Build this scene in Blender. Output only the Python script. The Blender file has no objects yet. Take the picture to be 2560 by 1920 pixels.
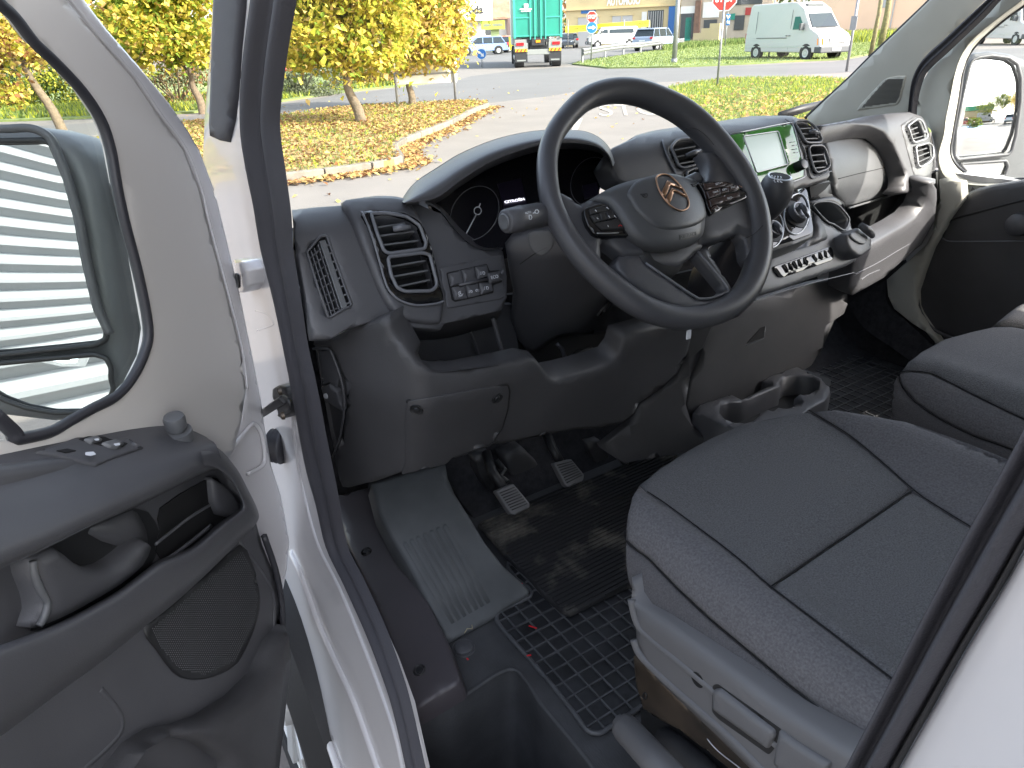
import bpy, math, random
from mathutils import Vector as V, Matrix
from mathutils.geometry import delaunay_2d_cdt
random.seed(7)
SC = bpy.context.scene
COL = SC.collection
# ---------------------------------------------------------------- camera
F, CX, CY = 1765.0, 1280.0, 960.0          # focal length in pixels of the 2560 x 1920 photograph
PITCH, ROLL, HEAD = math.radians(26.4), math.radians(2.1), math.radians(32)
C = V((-1.21, -0.83, 1.68))
fw = V((math.sin(HEAD)*math.cos(PITCH), math.cos(HEAD)*math.cos(PITCH), -math.sin(PITCH)))
r0 = V((math.cos(HEAD), -math.sin(HEAD), 0)); u0 = r0.cross(fw)
up = math.cos(ROLL)*u0 + math.sin(ROLL)*r0
rt = math.cos(ROLL)*r0 - math.sin(ROLL)*u0
cd = bpy.data.cameras.new('camera'); cam = bpy.data.objects.new('camera', cd); COL.objects.link(cam)
cd.sensor_width = 36; cd.lens = 36*F/2560; cd.clip_start = .02; cd.clip_end = 600
cam.matrix_world = Matrix(((rt.x, up.x, -fw.x, C.x), (rt.y, up.y, -fw.y, C.y), (rt.z, up.z, -fw.z, C.z), (0, 0, 0, 1)))
SC.camera = cam
# ---------------------------------------------------------------- light
SUN_AZ, SUN_EL = math.radians(150), math.radians(34)
W = bpy.data.worlds.new('World'); SC.world = W; W.use_nodes = True
wn = W.node_tree; bg = wn.nodes['Background']
sky = wn.nodes.new('ShaderNodeTexSky'); sky.sky_type = 'NISHITA'; sky.sun_disc = False
sky.sun_elevation = SUN_EL; sky.sun_rotation = SUN_AZ; sky.dust_density = 2.5; sky.air_density = 1.0
hz = wn.nodes.new('ShaderNodeHueSaturation'); hz.inputs['Saturation'].default_value = .55   # pale hazy autumn sky
wn.links.new(sky.outputs[0], hz.inputs['Color']); wn.links.new(hz.outputs[0], bg.inputs[0]); bg.inputs[1].default_value = .15
sd = bpy.data.lights.new('sun', 'SUN'); sd.energy = 2.2; sd.angle = math.radians(.6); sd.color = (1, .93, .82)
sun = bpy.data.objects.new('sun', sd); COL.objects.link(sun)
sv = V((math.sin(SUN_AZ)*math.cos(SUN_EL), math.cos(SUN_AZ)*math.cos(SUN_EL), math.sin(SUN_EL)))
sun.rotation_euler = sv.to_track_quat('Z', 'Y').to_euler()
SC.view_settings.view_transform = 'Standard'; SC.view_settings.look = 'None'
SC.view_settings.exposure = 2.35; SC.view_settings.gamma = 1
SC.cycles.max_bounces = 8; SC.cycles.diffuse_bounces = 5; SC.cycles.glossy_bounces = 4; SC.cycles.transparent_max_bounces = 16
SC.cycles.caustics_reflective = False; SC.cycles.caustics_refractive = False; SC.cycles.sample_clamp_indirect = 6
SC.cycles.use_denoising = True
# ---------------------------------------------------------------- materials
def mat(name, c, rough=.5, metal=0, bump=0, bscale=400, var=0, vscale=8, c2=None, spec=.5, coat=0, aniso=None, detail=3, bdist=.001, ramp=(.32, .68)):
    m = bpy.data.materials.new(name); m.use_nodes = True; nt = m.node_tree; b = nt.nodes['Principled BSDF']
    b.inputs['Base Color'].default_value = (*c, 1); b.inputs['Roughness'].default_value = rough
    b.inputs['Metallic'].default_value = metal; b.inputs['Specular IOR Level'].default_value = spec
    b.inputs['Coat Weight'].default_value = coat; b.inputs['Coat Roughness'].default_value = .03
    tc = nt.nodes.new('ShaderNodeTexCoord')
    if var or c2:
        n = nt.nodes.new('ShaderNodeTexNoise'); n.inputs['Scale'].default_value = vscale; n.inputs['Detail'].default_value = detail
        n.inputs['Roughness'].default_value = .6
        nt.links.new(tc.outputs['Object'], n.inputs['Vector'])
        r = nt.nodes.new('ShaderNodeValToRGB'); r.color_ramp.elements[0].position = ramp[0]; r.color_ramp.elements[1].position = ramp[1]
        a = c2 or tuple(v*(1-var) for v in c); z = c if c2 else tuple(min(1, v*(1+var)) for v in c)
        r.color_ramp.elements[0].color = (*a, 1); r.color_ramp.elements[1].color = (*z, 1)
        nt.links.new(n.outputs[0], r.inputs[0]); nt.links.new(r.outputs[0], b.inputs['Base Color'])
    if bump:
        n2 = nt.nodes.new('ShaderNodeTexNoise'); n2.inputs['Scale'].default_value = bscale; n2.inputs['Detail'].default_value = 2
        mp = nt.nodes.new('ShaderNodeMapping'); mp.inputs['Scale'].default_value = aniso or (1, 1, 1)
        nt.links.new(tc.outputs['Object'], mp.inputs[0]); nt.links.new(mp.outputs[0], n2.inputs['Vector'])
        bp = nt.nodes.new('ShaderNodeBump'); bp.inputs['Strength'].default_value = bump; bp.inputs['Distance'].default_value = bdist
        nt.links.new(n2.outputs[0], bp.inputs['Height']); nt.links.new(bp.outputs[0], b.inputs['Normal'])
    return m
def glassmat(name, tint=(1, 1, 1), refl=.06, rough=.0):
    m = bpy.data.materials.new(name); m.use_nodes = True; nt = m.node_tree
    for n in list(nt.nodes):
        if n.type != 'OUTPUT_MATERIAL': nt.nodes.remove(n)
    o = [n for n in nt.nodes if n.type == 'OUTPUT_MATERIAL'][0]
    t = nt.nodes.new('ShaderNodeBsdfTransparent'); t.inputs[0].default_value = (*tint, 1)
    g = nt.nodes.new('ShaderNodeBsdfGlossy'); g.inputs['Roughness'].default_value = rough
    mx = nt.nodes.new('ShaderNodeMixShader'); mx.inputs[0].default_value = refl
    nt.links.new(t.outputs[0], mx.inputs[1]); nt.links.new(g.outputs[0], mx.inputs[2]); nt.links.new(mx.outputs[0], o.inputs[0])
    return m
M = {}
M['plastic'] = mat('dark_plastic', (.073, .0735, .080), .42, bump=.35, bscale=900, var=.12, vscale=5, bdist=.0006)
M['plastic_low'] = mat('grained_dark_plastic', (.055, .0545, .058), .5, bump=.5, bscale=700, var=.15, vscale=6, bdist=.0008)
M['sill'] = mat('sill_trim_plastic', (.070, .062, .069), .42, bump=.35, bscale=900, var=.08, bdist=.0005)
M['plastic_lt'] = mat('grey_plastic', (.11, .114, .12), .42, bump=.25, bscale=900, var=.08, vscale=6, bdist=.0005)
M['seat_plastic'] = mat('seat_side_grey_plastic', (.125, .124, .128), .5, bump=.25, bscale=900, var=.06, vscale=6, bdist=.0005)
M['rest'] = mat('footrest_blue_grey_plastic', (.082, .087, .091), .55, bump=.4, bscale=600, var=.2, vscale=9, bdist=.0006)
M['wheel'] = mat('wheel_rim_soft_plastic', (.064, .065, .072), .38, bump=.4, bscale=700, var=.06, vscale=12, bdist=.0005)
M['airbag'] = mat('airbag_cover_plastic', (.072, .075, .08), .42, bump=.4, bscale=800, var=.05, bdist=.0005)
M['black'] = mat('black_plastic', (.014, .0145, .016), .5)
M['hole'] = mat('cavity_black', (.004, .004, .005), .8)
M['gloss'] = mat('gloss_black', (.006, .006, .007), .07, coat=.3)
M['bezel'] = mat('satin_bezel', (.15, .155, .17), .25)
M['chrome'] = mat('chrome', (.75, .76, .78), .15, metal=1)
M['satin'] = mat('satin_silver', (.5, .51, .53), .32, metal=.8)
M['warm_glint'] = mat('emblem_sun_glint', (.42, .26, .17), .3, metal=1)  # warm sun glint on the emblem, put into its metal colour
M['brownkey'] = mat('brown_gloss_button', (.035, .02, .018), .2)
M['icon'] = mat('white_print', (.62, .64, .68), .5)
M['red'] = mat('red_print', (.6, .02, .03), .5)
M['lit'] = mat('lit_display', (.7, .7, .8), .5)
_b = M['lit'].node_tree.nodes['Principled BSDF']; _b.inputs['Emission Color'].default_value = (.85, .85, 1, 1); _b.inputs['Emission Strength'].default_value = .35
M['screen'] = mat('lcd_sky_reflection', (.5, .56, .54), .3)  # pale base colour stands in for sky reflected on the screen
_b = M['screen'].node_tree.nodes['Principled BSDF']; _b.inputs['Emission Color'].default_value = (.62, .78, .73, 1); _b.inputs['Emission Strength'].default_value = .085  # glow added for the sky reflection; the screen itself is off
M['radio'] = mat('gloss_green_reflection', (.05, .22, .035), .08, var=.35, vscale=22, coat=.5)  # green reflection on the gloss black fascia, painted into the base colour
M['dark_screen'] = mat('instrument_glass', (.012, .012, .016), .25)
M['lcd_on'] = mat('instrument_display', (.02, .016, .032), .3)
M['fabric'] = mat('knit_seat_fabric', (.126, .125, .129), .95, bump=1, bscale=420, var=.3, vscale=520, spec=.2, bdist=.0016)
M['fabric2'] = mat('ribbed_seat_fabric', (.128, .124, .130), .95, bump=1, bscale=300, var=.22, vscale=340, spec=.2, aniso=(1, .12, 1), bdist=.0012)
M['fabric3'] = mat('dark_side_fabric', (.10, .096, .10), .95, bump=.8, bscale=500, var=.2, vscale=500, spec=.2)
M['cream'] = mat('cream_paint', (.62, .6, .53), .45, var=.015)
M['trimg'] = mat('pale_grey_trim', (.42, .41, .365), .6, bump=.25, bscale=900, var=.03, bdist=.0004)
M['white'] = mat('white_car_paint', (.60, .585, .59), .22, coat=.6, var=.012, vscale=3)
M['doorcream'] = mat('door_frame_paint', (.62, .595, .565), .32, coat=.3, var=.01, vscale=3)
M['rubber'] = mat('rubber', (.032, .032, .038), .45, bump=.2, bscale=500)
M['rubber2'] = mat('felt_rubber', (.045, .044, .052), .75, bump=.5, bscale=700)
M['carpet'] = mat('dark_carpet', (.022, .022, .026), .95, bump=1, bscale=300, var=.4, vscale=60)
M['floor'] = mat('floor_vinyl', (.056, .057, .061), .55, bump=.7, bscale=380, var=.2, vscale=14, aniso=(1, .25, 1))
M['mat'] = mat('mat_rubber', (.022, .023, .026), .5, bump=.3, bscale=200, var=.5, vscale=14)
M['matrib'] = mat('mat_rib_rubber', (.075, .077, .083), .45, var=.3, vscale=25)
M['mud'] = mat('muddy_mat_rubber', (.17, .155, .13), .8, c2=(.014, .014, .016), vscale=9, ramp=(.50, .74), bump=.6, bscale=150, detail=8)
M['leather'] = mat('gaiter_leather', (.025, .024, .028), .38, bump=.3, bscale=260)
M['rustmetal'] = mat('seat_mount_metal', (.13, .1, .075), .4, metal=.6, c2=(.04, .035, .03), vscale=9)
M['tyre'] = mat('tyre_rubber', (.018, .018, .019), .7, bump=.5, bscale=120)
M['wheelcap'] = mat('wheel_cover_silver', (.55, .55, .54), .35, metal=.3)
M['mirror'] = mat('mirror_glass', (.86, .88, .89), .01, metal=1)
M['glass'] = glassmat('window_glass', (.98, 1, .99), .03)
M['glasst'] = glassmat('door_window_glass', (.96, .99, .97), .04)
M['lens'] = glassmat('instrument_lens', (.9, .9, .92), .05, .02)
# ---------------------------------------------------------------- rays and surfaces (photograph pixel -> point on a surface of the place)
def ray(px, py):
    return fw + ((px-CX)/F)*rt + ((CY-py)/F)*up
def PX(x): return ('pl', V((x, 0, 0)), V((1, 0, 0)))
def PY(y): return ('pl', V((0, y, 0)), V((0, 1, 0)))
def PZ(z): return ('pl', V((0, 0, z)), V((0, 0, 1)))
def PL(p, n): return ('pl', V(p), V(n).normalized())
def IM(f, t0=.25, t1=3.5): return ('im', f, (t0, t1))      # f(x,y,z) > 0 inside the solid
MISS = [False]
def hit(px, py, S):
    """point and outward normal (towards the camera) where the line of sight meets surface S"""
    k = ray(px, py); MISS[0] = False
    if S[0] == 'pl':
        n = S[2]; t = (S[1]-C).dot(n)/k.dot(n); P = C+k*t
        return P, (n if n.dot(k) < 0 else -n)
    f = S[1]; t0, t1 = S[2]; st = .02; t = t0; best = (-1e9, t0); found = False
    while t < t1:
        P = C+k*t; v = f(P.x, P.y, P.z)
        if v > 0: found = True; break
        if v > best[0]: best = (v, t)
        t += st
    if not found:                                # the sight line grazes past: take the nearest approach
        a, b = best[1]-.02, best[1]+.02
        for _ in range(18):
            m1, m2 = a+(b-a)/3, b-(b-a)/3; P, Q = C+k*m1, C+k*m2
            if f(P.x, P.y, P.z) > f(Q.x, Q.y, Q.z): b = m2
            else: a = m1
        MISS[0] = True
        return C+k*((a+b)/2), -k.normalized()
    a, b = t-st, t
    for _ in range(16):
        m = (a+b)/2; P = C+k*m
        if f(P.x, P.y, P.z) > 0: b = m
        else: a = m
    P = C+k*b; e = .002
    n = V((f(P.x+e, P.y, P.z)-f(P.x-e, P.y, P.z), f(P.x, P.y+e, P.z)-f(P.x, P.y-e, P.z), f(P.x, P.y, P.z+e)-f(P.x, P.y, P.z-e)))
    n = -n.normalized() if n.length > 1e-9 else -k.normalized()
    return P, n
def at(px, py, S=None, **kw):
    if S is None:
        (k, v), = kw.items(); S = {'x': PX, 'y': PY, 'z': PZ}[k](v) if k != 'd' else None
        if S is None: return C+ray(px, py)*v
    return hit(px, py, S)[0]
def smin(a, b, k):
    h = max(k-abs(a-b), 0)/k
    return min(a, b)-h*h*k*.25
# ---------------------------------------------------------------- 2D outlines
def spl(pts, n=6, closed=True):
    out = []; N = len(pts); rng = range(N if closed else N-1)
    for i in rng:
        g = (lambda j: pts[j % N]) if closed else (lambda j: pts[min(max(j, 0), N-1)])
        p0, p1, p2, p3 = g(i-1), g(i), g(i+1), g(i+2)
        for j in range(n):
            t = j/n
            out.append(tuple(.5*((2*p1[k])+(-p0[k]+p2[k])*t+(2*p0[k]-5*p1[k]+4*p2[k]-p3[k])*t*t+(-p0[k]+3*p1[k]-3*p2[k]+p3[k])*t**3) for k in range(len(p1))))
    if not closed: out.append(tuple(pts[-1]))
    return out
def rnd(pts, r=8, n=4):
    """round the corners of a polygon by r pixels"""
    out = []; N = len(pts)
    for i in range(N):
        a, b, c = V(pts[i-1]), V(pts[i]), V(pts[(i+1) % N])
        d1, d2 = a-b, c-b; rr = min(r, d1.length*.45, d2.length*.45)
        s, e = b+d1.normalized()*rr, b+d2.normalized()*rr
        for j in range(n+1):
            t = j/n; q = s*(1-t)**2+b*2*t*(1-t)+e*t*t; out.append((q.x, q.y))
    return out
def Z(ox, oy, s, *pts): return [(ox+x/s, oy+y/s) for x, y in pts]
def inpoly(x, y, P):
    c = False; j = len(P)-1
    for i in range(len(P)):
        xi, yi = P[i]; xj, yj = P[j]
        if (yi > y) != (yj > y) and x < (xj-xi)*(y-yi)/(yj-yi)+xi: c = not c
        j = i
    return c
def dist(x, y, P):
    m = 1e18; N = len(P)
    for i in range(N):
        ax, ay = P[i]; bx, by = P[(i+1) % N]; dx, dy = bx-ax, by-ay; L = dx*dx+dy*dy
        t = 0 if L == 0 else max(0, min(1, ((x-ax)*dx+(y-ay)*dy)/L))
        d = (ax+t*dx-x)**2+(ay+t*dy-y)**2
        if d < m: m = d
    return math.sqrt(m)
def resamp(P, step):
    out = []; N = len(P)
    for i in range(N):
        a, b = P[i], P[(i+1) % N]; L = math.hypot(b[0]-a[0], b[1]-a[1])
        if L < .2: continue
        k = max(1, int(L/step))
        for j in range(k): out.append((a[0]+(b[0]-a[0])*j/k, a[1]+(b[1]-a[1])*j/k))
    return out
# ---------------------------------------------------------------- objects
def tag(o, label=None, cat=None, group=None, kind=None):
    if label: o['label'] = label
    if cat: o['category'] = cat
    if group: o['group'] = group
    if kind: o['kind'] = kind
    return o
def empty(name, loc=(0, 0, 0), label=None, cat=None, group=None):
    o = bpy.data.objects.new(name, None); COL.objects.link(o); o.location = loc; o.empty_display_size = .1
    return tag(o, label, cat, group)
def obj(name, vs, fs, m, parent=None, smooth=True, label=None):
    me = bpy.data.meshes.new(name); me.from_pydata([tuple(v) for v in vs], [], fs); me.validate()
    if m: 
        for mm in (m if isinstance(m, (list, tuple)) else [m]): me.materials.append(mm)
    if smooth: me.polygons.foreach_set('use_smooth', [True]*len(me.polygons))
    o = bpy.data.objects.new(name, me); COL.objects.link(o)
    if parent is not None:
        o.parent = parent
        # parent has no rotation: keep world coordinates
        pl = V((0, 0, 0)); q = parent
        while q is not None: pl += q.location; q = q.parent
        o.location = -pl
    if label: o['label'] = label
    return o
def bev(o, w=.003, seg=2, ang=35):
    b = o.modifiers.new('bevel', 'BEVEL'); b.width = w; b.segments = seg; b.limit_method = 'ANGLE'; b.angle_limit = math.radians(ang)
    return o
def panel(name, P, S, m, parent, h=0, th=.012, r=.003, holes=(), step=26, bulge=0, label=None, out=None):
    """a solid panel: outline P (photograph pixels) laid on surface S, raised by h, th thick, edges rolled by r metres"""
    P = resamp(P, step); H = [resamp(q, step) for q in holes]
    cx = sum(p[0] for p in P)/len(P); cy = sum(p[1] for p in P)/len(P)
    dep = (hit(cx, cy, S)[0]-C).dot(fw); mpp = dep/F; rp = r/mpp
    loops = [P]+H; pts = []; edges = []
    for L in loops:
        b = len(pts); pts += L; edges += [(b+i, b+(i+1) % len(L)) for i in range(len(L))]
    nb = len(pts); allp = loops
    def dd(x, y): return min(dist(x, y, L) for L in allp)
    def inside(x, y): return inpoly(x, y, P) and not any(inpoly(x, y, q) for q in H)
    if rp > .8:
        for L in loops:
            N = len(L)
            for i in range(N):
                a, b, c = L[i-1], L[i], L[(i+1) % N]
                tx, ty = c[0]-a[0], c[1]-a[1]; l = math.hypot(tx, ty) or 1; nx, ny = -ty/l, tx/l
                for q in (.35, 1.0):
                    for s in (1, -1):
                        x, y = b[0]+s*nx*rp*q, b[1]+s*ny*rp*q
                        if inside(x, y) and dd(x, y) > rp*q*.88: pts.append((x, y))
    x0 = min(p[0] for p in P); x1 = max(p[0] for p in P); y0 = min(p[1] for p in P); y1 = max(p[1] for p in P)
    y = y0+step/2; row = 0
    while y < y1:
        x = x0+step/2+(row % 2)*step/2
        while x < x1:
            if inside(x, y) and dd(x, y) > max(rp*1.3, step*.35): pts.append((x, y))
            x += step
        y += step*.87; row += 1
    vv, ee, ff, *_r = delaunay_2d_cdt([V(p) for p in pts], edges, [], 0, 1e-4)
    vs = []
    for v in vv:
        p, n = hit(v.x, v.y, S)
        d = dd(v.x, v.y); k = min(1, d/rp) if rp > .01 else 1
        hh = h-r*(1-math.sqrt(max(0, 1-(1-k)**2)))
        if bulge: hh += bulge*(1-math.exp(-d*mpp/.02))
        if S[0] == 'im':                          # no offset where the surface turns away from sight
            c_ = 0 if MISS[0] else n.dot((C-p).normalized()); hh *= max(0, min(1, (c_-.08)/.3))
        vs.append(p+n*hh)
    fs = []
    for f in ff:
        c = [sum(vv[i][k] for i in f)/len(f) for k in (0, 1)]
        if inside(*c): fs.append(list(f))
    # orient towards the camera
    o2 = []
    for f in fs:
        a, b, c = (vs[f[0]], vs[f[1]], vs[f[2]])
        o2.append(f if (b-a).cross(c-a).dot(C-a) > 0 else f[::-1])
    fs = o2; cnt = {}
    for f in fs:
        for i in range(len(f)):
            e = (f[i], f[(i+1) % len(f)]); cnt[e] = 1
    bound = [e for e in cnt if (e[1], e[0]) not in cnt]
    if th > 0:
        back = {}
        for a, b in bound:
            for i in (a, b):
                if i not in back:
                    p, n = hit(vv[i].x, vv[i].y, S); back[i] = len(vs); vs.append(vs[i]-n*th)
        for a, b in bound: fs.append([b, a, back[a], back[b]])
    o = obj(name, vs, fs, m, parent, True, label)
    if r == 0: e_ = o.modifiers.new('sharp', 'EDGE_SPLIT'); e_.split_angle = math.radians(50)
    return o
def frame_of(t, prev):
    n = prev-t*prev.dot(t); return n.normalized()
def tube(name, pts, r, m, parent, n=8, closed=False, label=None, flat=1.0, upv=None):
    """swept round bar; r a number or one per point"""
    pts = [V(p) for p in pts]; N = len(pts); vs = []; fs = []
    rr = r if isinstance(r, (list, tuple)) else [r]*N
    prev = upv or (C-pts[0])
    for i in range(N):
        a = pts[i-1] if (i or closed) else pts[i]; b = pts[(i+1) % N] if (i < N-1 or closed) else pts[i]
        t = (b-a).normalized(); u = frame_of(t, upv or prev); prev = u; w = t.cross(u)
        for j in range(n):
            an = 2*math.pi*j/n; vs.append(pts[i]+(u*math.cos(an)*flat+w*math.sin(an))*rr[i])
    for i in range(N if closed else N-1):
        for j in range(n):
            a = i*n+j; b = i*n+(j+1) % n; c = ((i+1) % N)*n+(j+1) % n; d = ((i+1) % N)*n+j; fs.append([a, b, c, d])
    if not closed: fs += [list(range(n))[::-1], [(N-1)*n+j for j in range(n)]]
    return obj(name, vs, fs, m, parent, True, label)
def line(name, P, S, r, m, parent, h=0, closed=False, n=6, k=5, flat=1.0):
    if k > 1: P = spl(P, k, closed)
    pts = []
    for p in P:
        q, nn = hit(p[0], p[1], S); pts.append(q+nn*h)
    return tube(name, pts, r, m, parent, n, closed, flat=flat)
def loft(name, rows, m, parent, k=5, label=None, thick=0, sub=0):
    """rows: 3D polylines of equal length joined by a smooth skin"""
    rows = [[V(p) for p in spl([tuple(q) for q in R], k, False)] for R in rows]
    cols = list(zip(*rows)); cols = [spl([tuple(q) for q in c], 3, False) for c in cols] if len(rows) > 2 else [list(map(tuple, c)) for c in cols]
    nr = len(cols[0]); vs = [c for col in cols for c in col]; fs = []
    for i in range(len(cols)-1):
        for j in range(nr-1):
            a = i*nr+j; f = [a, a+nr, a+nr+1, a+1]
            p = [V(vs[q]) for q in f]
            if (p[1]-p[0]).cross(p[2]-p[0]).dot(C-p[0]) < 0: f = f[::-1]
            fs.append(f)
    o = obj(name, vs, fs, m, parent, True, label)
    if thick:
        s = o.modifiers.new('solid', 'SOLIDIFY'); s.thickness = thick; s.offset = -1
    return o
def box(name, lo, hi, m, parent=None, b=0, label=None, smooth=False, rz=0, ctr=None):
    x0, y0, z0 = lo; x1, y1, z1 = hi
    vs = [V((x, y, z)) for z in (z0, z1) for y in (y0, y1) for x in (x0, x1)]
    if rz:
        c = V(ctr or ((x0+x1)/2, (y0+y1)/2, 0)); R = Matrix.Rotation(rz, 3, 'Z'); vs = [R@(v-c)+c for v in vs]
    fs = [[0, 2, 3, 1], [4, 5, 7, 6], [0, 1, 5, 4], [2, 6, 7, 3], [0, 4, 6, 2], [1, 3, 7, 5]]
    o = obj(name, vs, fs, m, parent, smooth, label)
    if b: bev(o, b)
    return o
def bar(name, a, b, w, hgt, nrm, m, parent, bw=0):
    """box-section bar from a to b; hgt along nrm, w across"""
    a, b, nrm = V(a), V(b), V(nrm).normalized(); t = (b-a).normalized(); s = t.cross(nrm).normalized(); n = s.cross(t)
    vs = [p+s*w/2*i+n*hgt*j for p in (a, b) for i, j in ((-1, 0), (1, 0), (1, 1), (-1, 1))]
    fs = [[0, 1, 2, 3], [7, 6, 5, 4], [0, 4, 5, 1], [1, 5, 6, 2], [2, 6, 7, 3], [3, 7, 4, 0]]
    o = obj(name, vs, fs, m, parent, False)
    if bw: bev(o, bw)
    return o
def disc(name, c, nrm, prof, m, parent, n=28, sx=1, ax=None, label=None):
    """lathe: prof = [(radius, height)...] round axis nrm at c"""
    c = V(c); nrm = V(nrm).normalized(); u = frame_of(nrm, V(ax) if ax else (V((0, 0, 1)) if abs(nrm.z) < .9 else V((1, 0, 0)))); w = nrm.cross(u)
    vs = []; fs = []
    for r, h in prof:
        for j in range(n):
            a = 2*math.pi*j/n; vs.append(c+nrm*h+(u*math.cos(a)+w*math.sin(a)*sx)*r)
    for i in range(len(prof)-1):
        for j in range(n): fs.append([i*n+j, i*n+(j+1) % n, (i+1)*n+(j+1) % n, (i+1)*n+j])
    fs += [[j for j in range(n)][::-1], [(len(prof)-1)*n+j for j in range(n)]]
    o = obj(name, vs, fs, m, parent, True, label)
    e = o.modifiers.new('sharp', 'EDGE_SPLIT'); e.split_angle = math.radians(40)
    return o
TX = []
def text(name, body, p0, p1, p2, S, m, parent, h=.0006, ext=.0002, bold=0):
    """lettering from baseline-left p0 to baseline-right p1, cap height reaching p2 (pixels on S)"""
    cu = bpy.data.curves.new(name, 'FONT'); cu.body = body; cu.extrude = ext; cu.offset = bold; cu.materials.append(m)
    o = bpy.data.objects.new(name, cu); COL.objects.link(o)
    a, n = hit(*p0, S); b = hit(*p1, S)[0]; c = hit(*p2, S)[0]
    TX.append((o, a+n*h, b+n*h, c+n*h, n, parent))
    return o
def flush_text():
    bpy.context.view_layer.update()
    for o, a, b, c, n, parent in TX:
        ex = (b-a).normalized(); ey = n.cross(ex).normalized(); ez = ex.cross(ey)
        if ey.dot(c-a) < 0: ey = -ey; ez = -ez
        bb = [V(v) for v in o.bound_box]; w = max(v.x for v in bb)-min(v.x for v in bb); hh = max(v.y for v in bb)-min(v.y for v in bb)
        if w <= 0 or hh <= 0: continue
        x0 = min(v.x for v in bb); y0 = min(v.y for v in bb)
        sx = (b-a).length/w; sy = abs((c-a).dot(ey))/hh
        p = a-ex*x0*sx-ey*y0*sy
        if parent is not None:
            o.parent = parent; q = parent; pl = V((0, 0, 0))
            while q is not None: pl += q.location; q = q.parent
            p = p-pl
        o.matrix_local = Matrix(((ex.x*sx, ey.x*sy, ez.x, p.x), (ex.y*sx, ey.y*sy, ez.y, p.y), (ex.z*sx, ey.z*sy, ez.z, p.z), (0, 0, 0, 1)))
# ================================================================ THE VAN
van = empty('delivery_van', (0, 0, 0), 'white delivery van standing with its driver door open, black cab inside', 'van')
def yc(x): return .09+max(0, x-.2)*.28
def Fdash(x, y, z): return smin(y-(yc(x)+.5*(z-1.35)), 1.463-z-.02*max(0, y-.2), .05) if y < .62 else 1
def Fctr(x, y, z): return smin(y-(.10+.5*(z-1.35)), 1.512-.12*max(0, y-.12)-z, .05) if y < .62 else 1
def Fright(x, y, z): return smin(y-(yc(x)+.3*(z-1.35)), 1.475-z-.05*max(0, y-.25), .06) if y < .75 else 1
def Fglove(x, y, z): return y-(yc(x)+.035+3.2*(z-1.31)**2)
def Fcons(x, y, z): return y-(.015+.55*(z-1.22)+.9*max(0, x-.1)**2+.3*max(0, 1.19-z))
def Fknee(x, y, z): return y-(.01+.35*max(0, 1.2-z)**1.0+5*max(0, -.83-x)**1.5+.1*max(0, x+.4))
def Fcol(x, y, z): return y-(.02+.75*max(0, 1.36-z)+3.2*(x+.45)**2)
D = IM(Fdash); DC = IM(Fctr); DR = IM(Fright); DG = IM(Fglove); CO = IM(Fcons); KN = IM(Fknee); CLM = IM(Fcol)
dash = empty('dashboard', (0, 0, 0)); dash.parent = van
# ---- vents
def vent(o, S, slats, knob=None, h=.008, deep=.03, ring=.0028, rm='bezel'):
    o = rnd(o, 7)
    line('vent_bezel', o, S, ring, M[rm], dash, h=h, closed=True, k=1, n=7)
    for a, b in slats:
        pa, na = hit(*a, S); pb, nb = hit(*b, S)
        bar('vent_slat', pa-na*(deep*.75), pb-nb*(deep*.75), .0028, deep*.75+h*.45, na, M['plastic_lt'], dash, .0006)
    if knob:
        pa, na = hit(*knob[0], S); pb, nb = hit(*knob[1], S)
        t = tube('vent_knob', [pa+na*h, (pa+pb)/2+na*(h+.003), pb+nb*h], [.004, .0052, .004], M['bezel'], dash, 8)
def ZZ(s): return s
# left pod
G1 = rnd([(923, 550), (960, 548), (1010, 554), (1041, 573), (1056, 614), (1053, 628), (966, 640), (952, 634), (937, 596)], 7)
G2 = rnd([(962, 654), (966, 648), (1047, 638), (1065, 643), (1082, 709), (1082, 721), (1070, 732), (1004, 734), (984, 724), (969, 692)], 7)
HOLE = [(925, 552), (1010, 555), (1048, 580), (1070, 650), (1088, 728), (1066, 742), (1004, 744), (972, 722), (940, 640)]
SIDE = [(767, 631), (795, 598), (801, 592), (813, 590), (818, 595), (848, 680), (878, 761), (873, 768), (858, 773), (827, 792), (820, 794), (795, 721)]
UP = [(729, 524), (787, 517), (850, 512), (862, 508), (903, 501), (960, 499), (1001, 502), (1047, 509), (1076, 522), (1105, 533), (1134, 570), (1169, 605), (1206, 624), (1250, 621), (1259, 628), (1268, 690), (1268, 745), (1256, 776), (1111, 810), (1102, 824), (1010, 817), (975, 797), (969, 792), (868, 823), (830, 846), (781, 847), (772, 787), (755, 700), (738, 602)]
panel('upper_trim', UP, D, M['plastic'], dash, r=.002, th=.02, holes=[HOLE, SIDE], label='charcoal upper dashboard skin at the driver end')
POD = [(853, 513), (903, 502), (960, 500), (1001, 503), (1024, 516), (1047, 548), (1063, 592), (1080, 650), (1094, 704), (1104, 756), (1100, 800), (1082, 812), (1012, 802), (972, 775), (945, 729), (921, 671), (897, 612), (874, 552)]
panel('vent_pod', spl(POD, 3), D, M['plastic'], dash, h=.011, th=.02, r=.007, holes=[HOLE], step=16)
GL = spl([(900, 544), (989, 541), (1024, 551), (1047, 566), (1064, 600), (1080, 650), (1092, 704), (1102, 755), (1076, 761), (1033, 764), (995, 754), (965, 735), (950, 700), (934, 640), (916, 585)], 3)
panel('gloss_surround', GL, D, M['gloss'], dash, h=.0135, th=.01, r=.003, holes=[G1, G2], step=12)
panel('vent_cavity', spl([(905, 535), (1050, 540), (1110, 750), (1080, 775), (950, 745)], 2), D, M['hole'], dash, h=-.022, th=.004, r=0)
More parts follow.
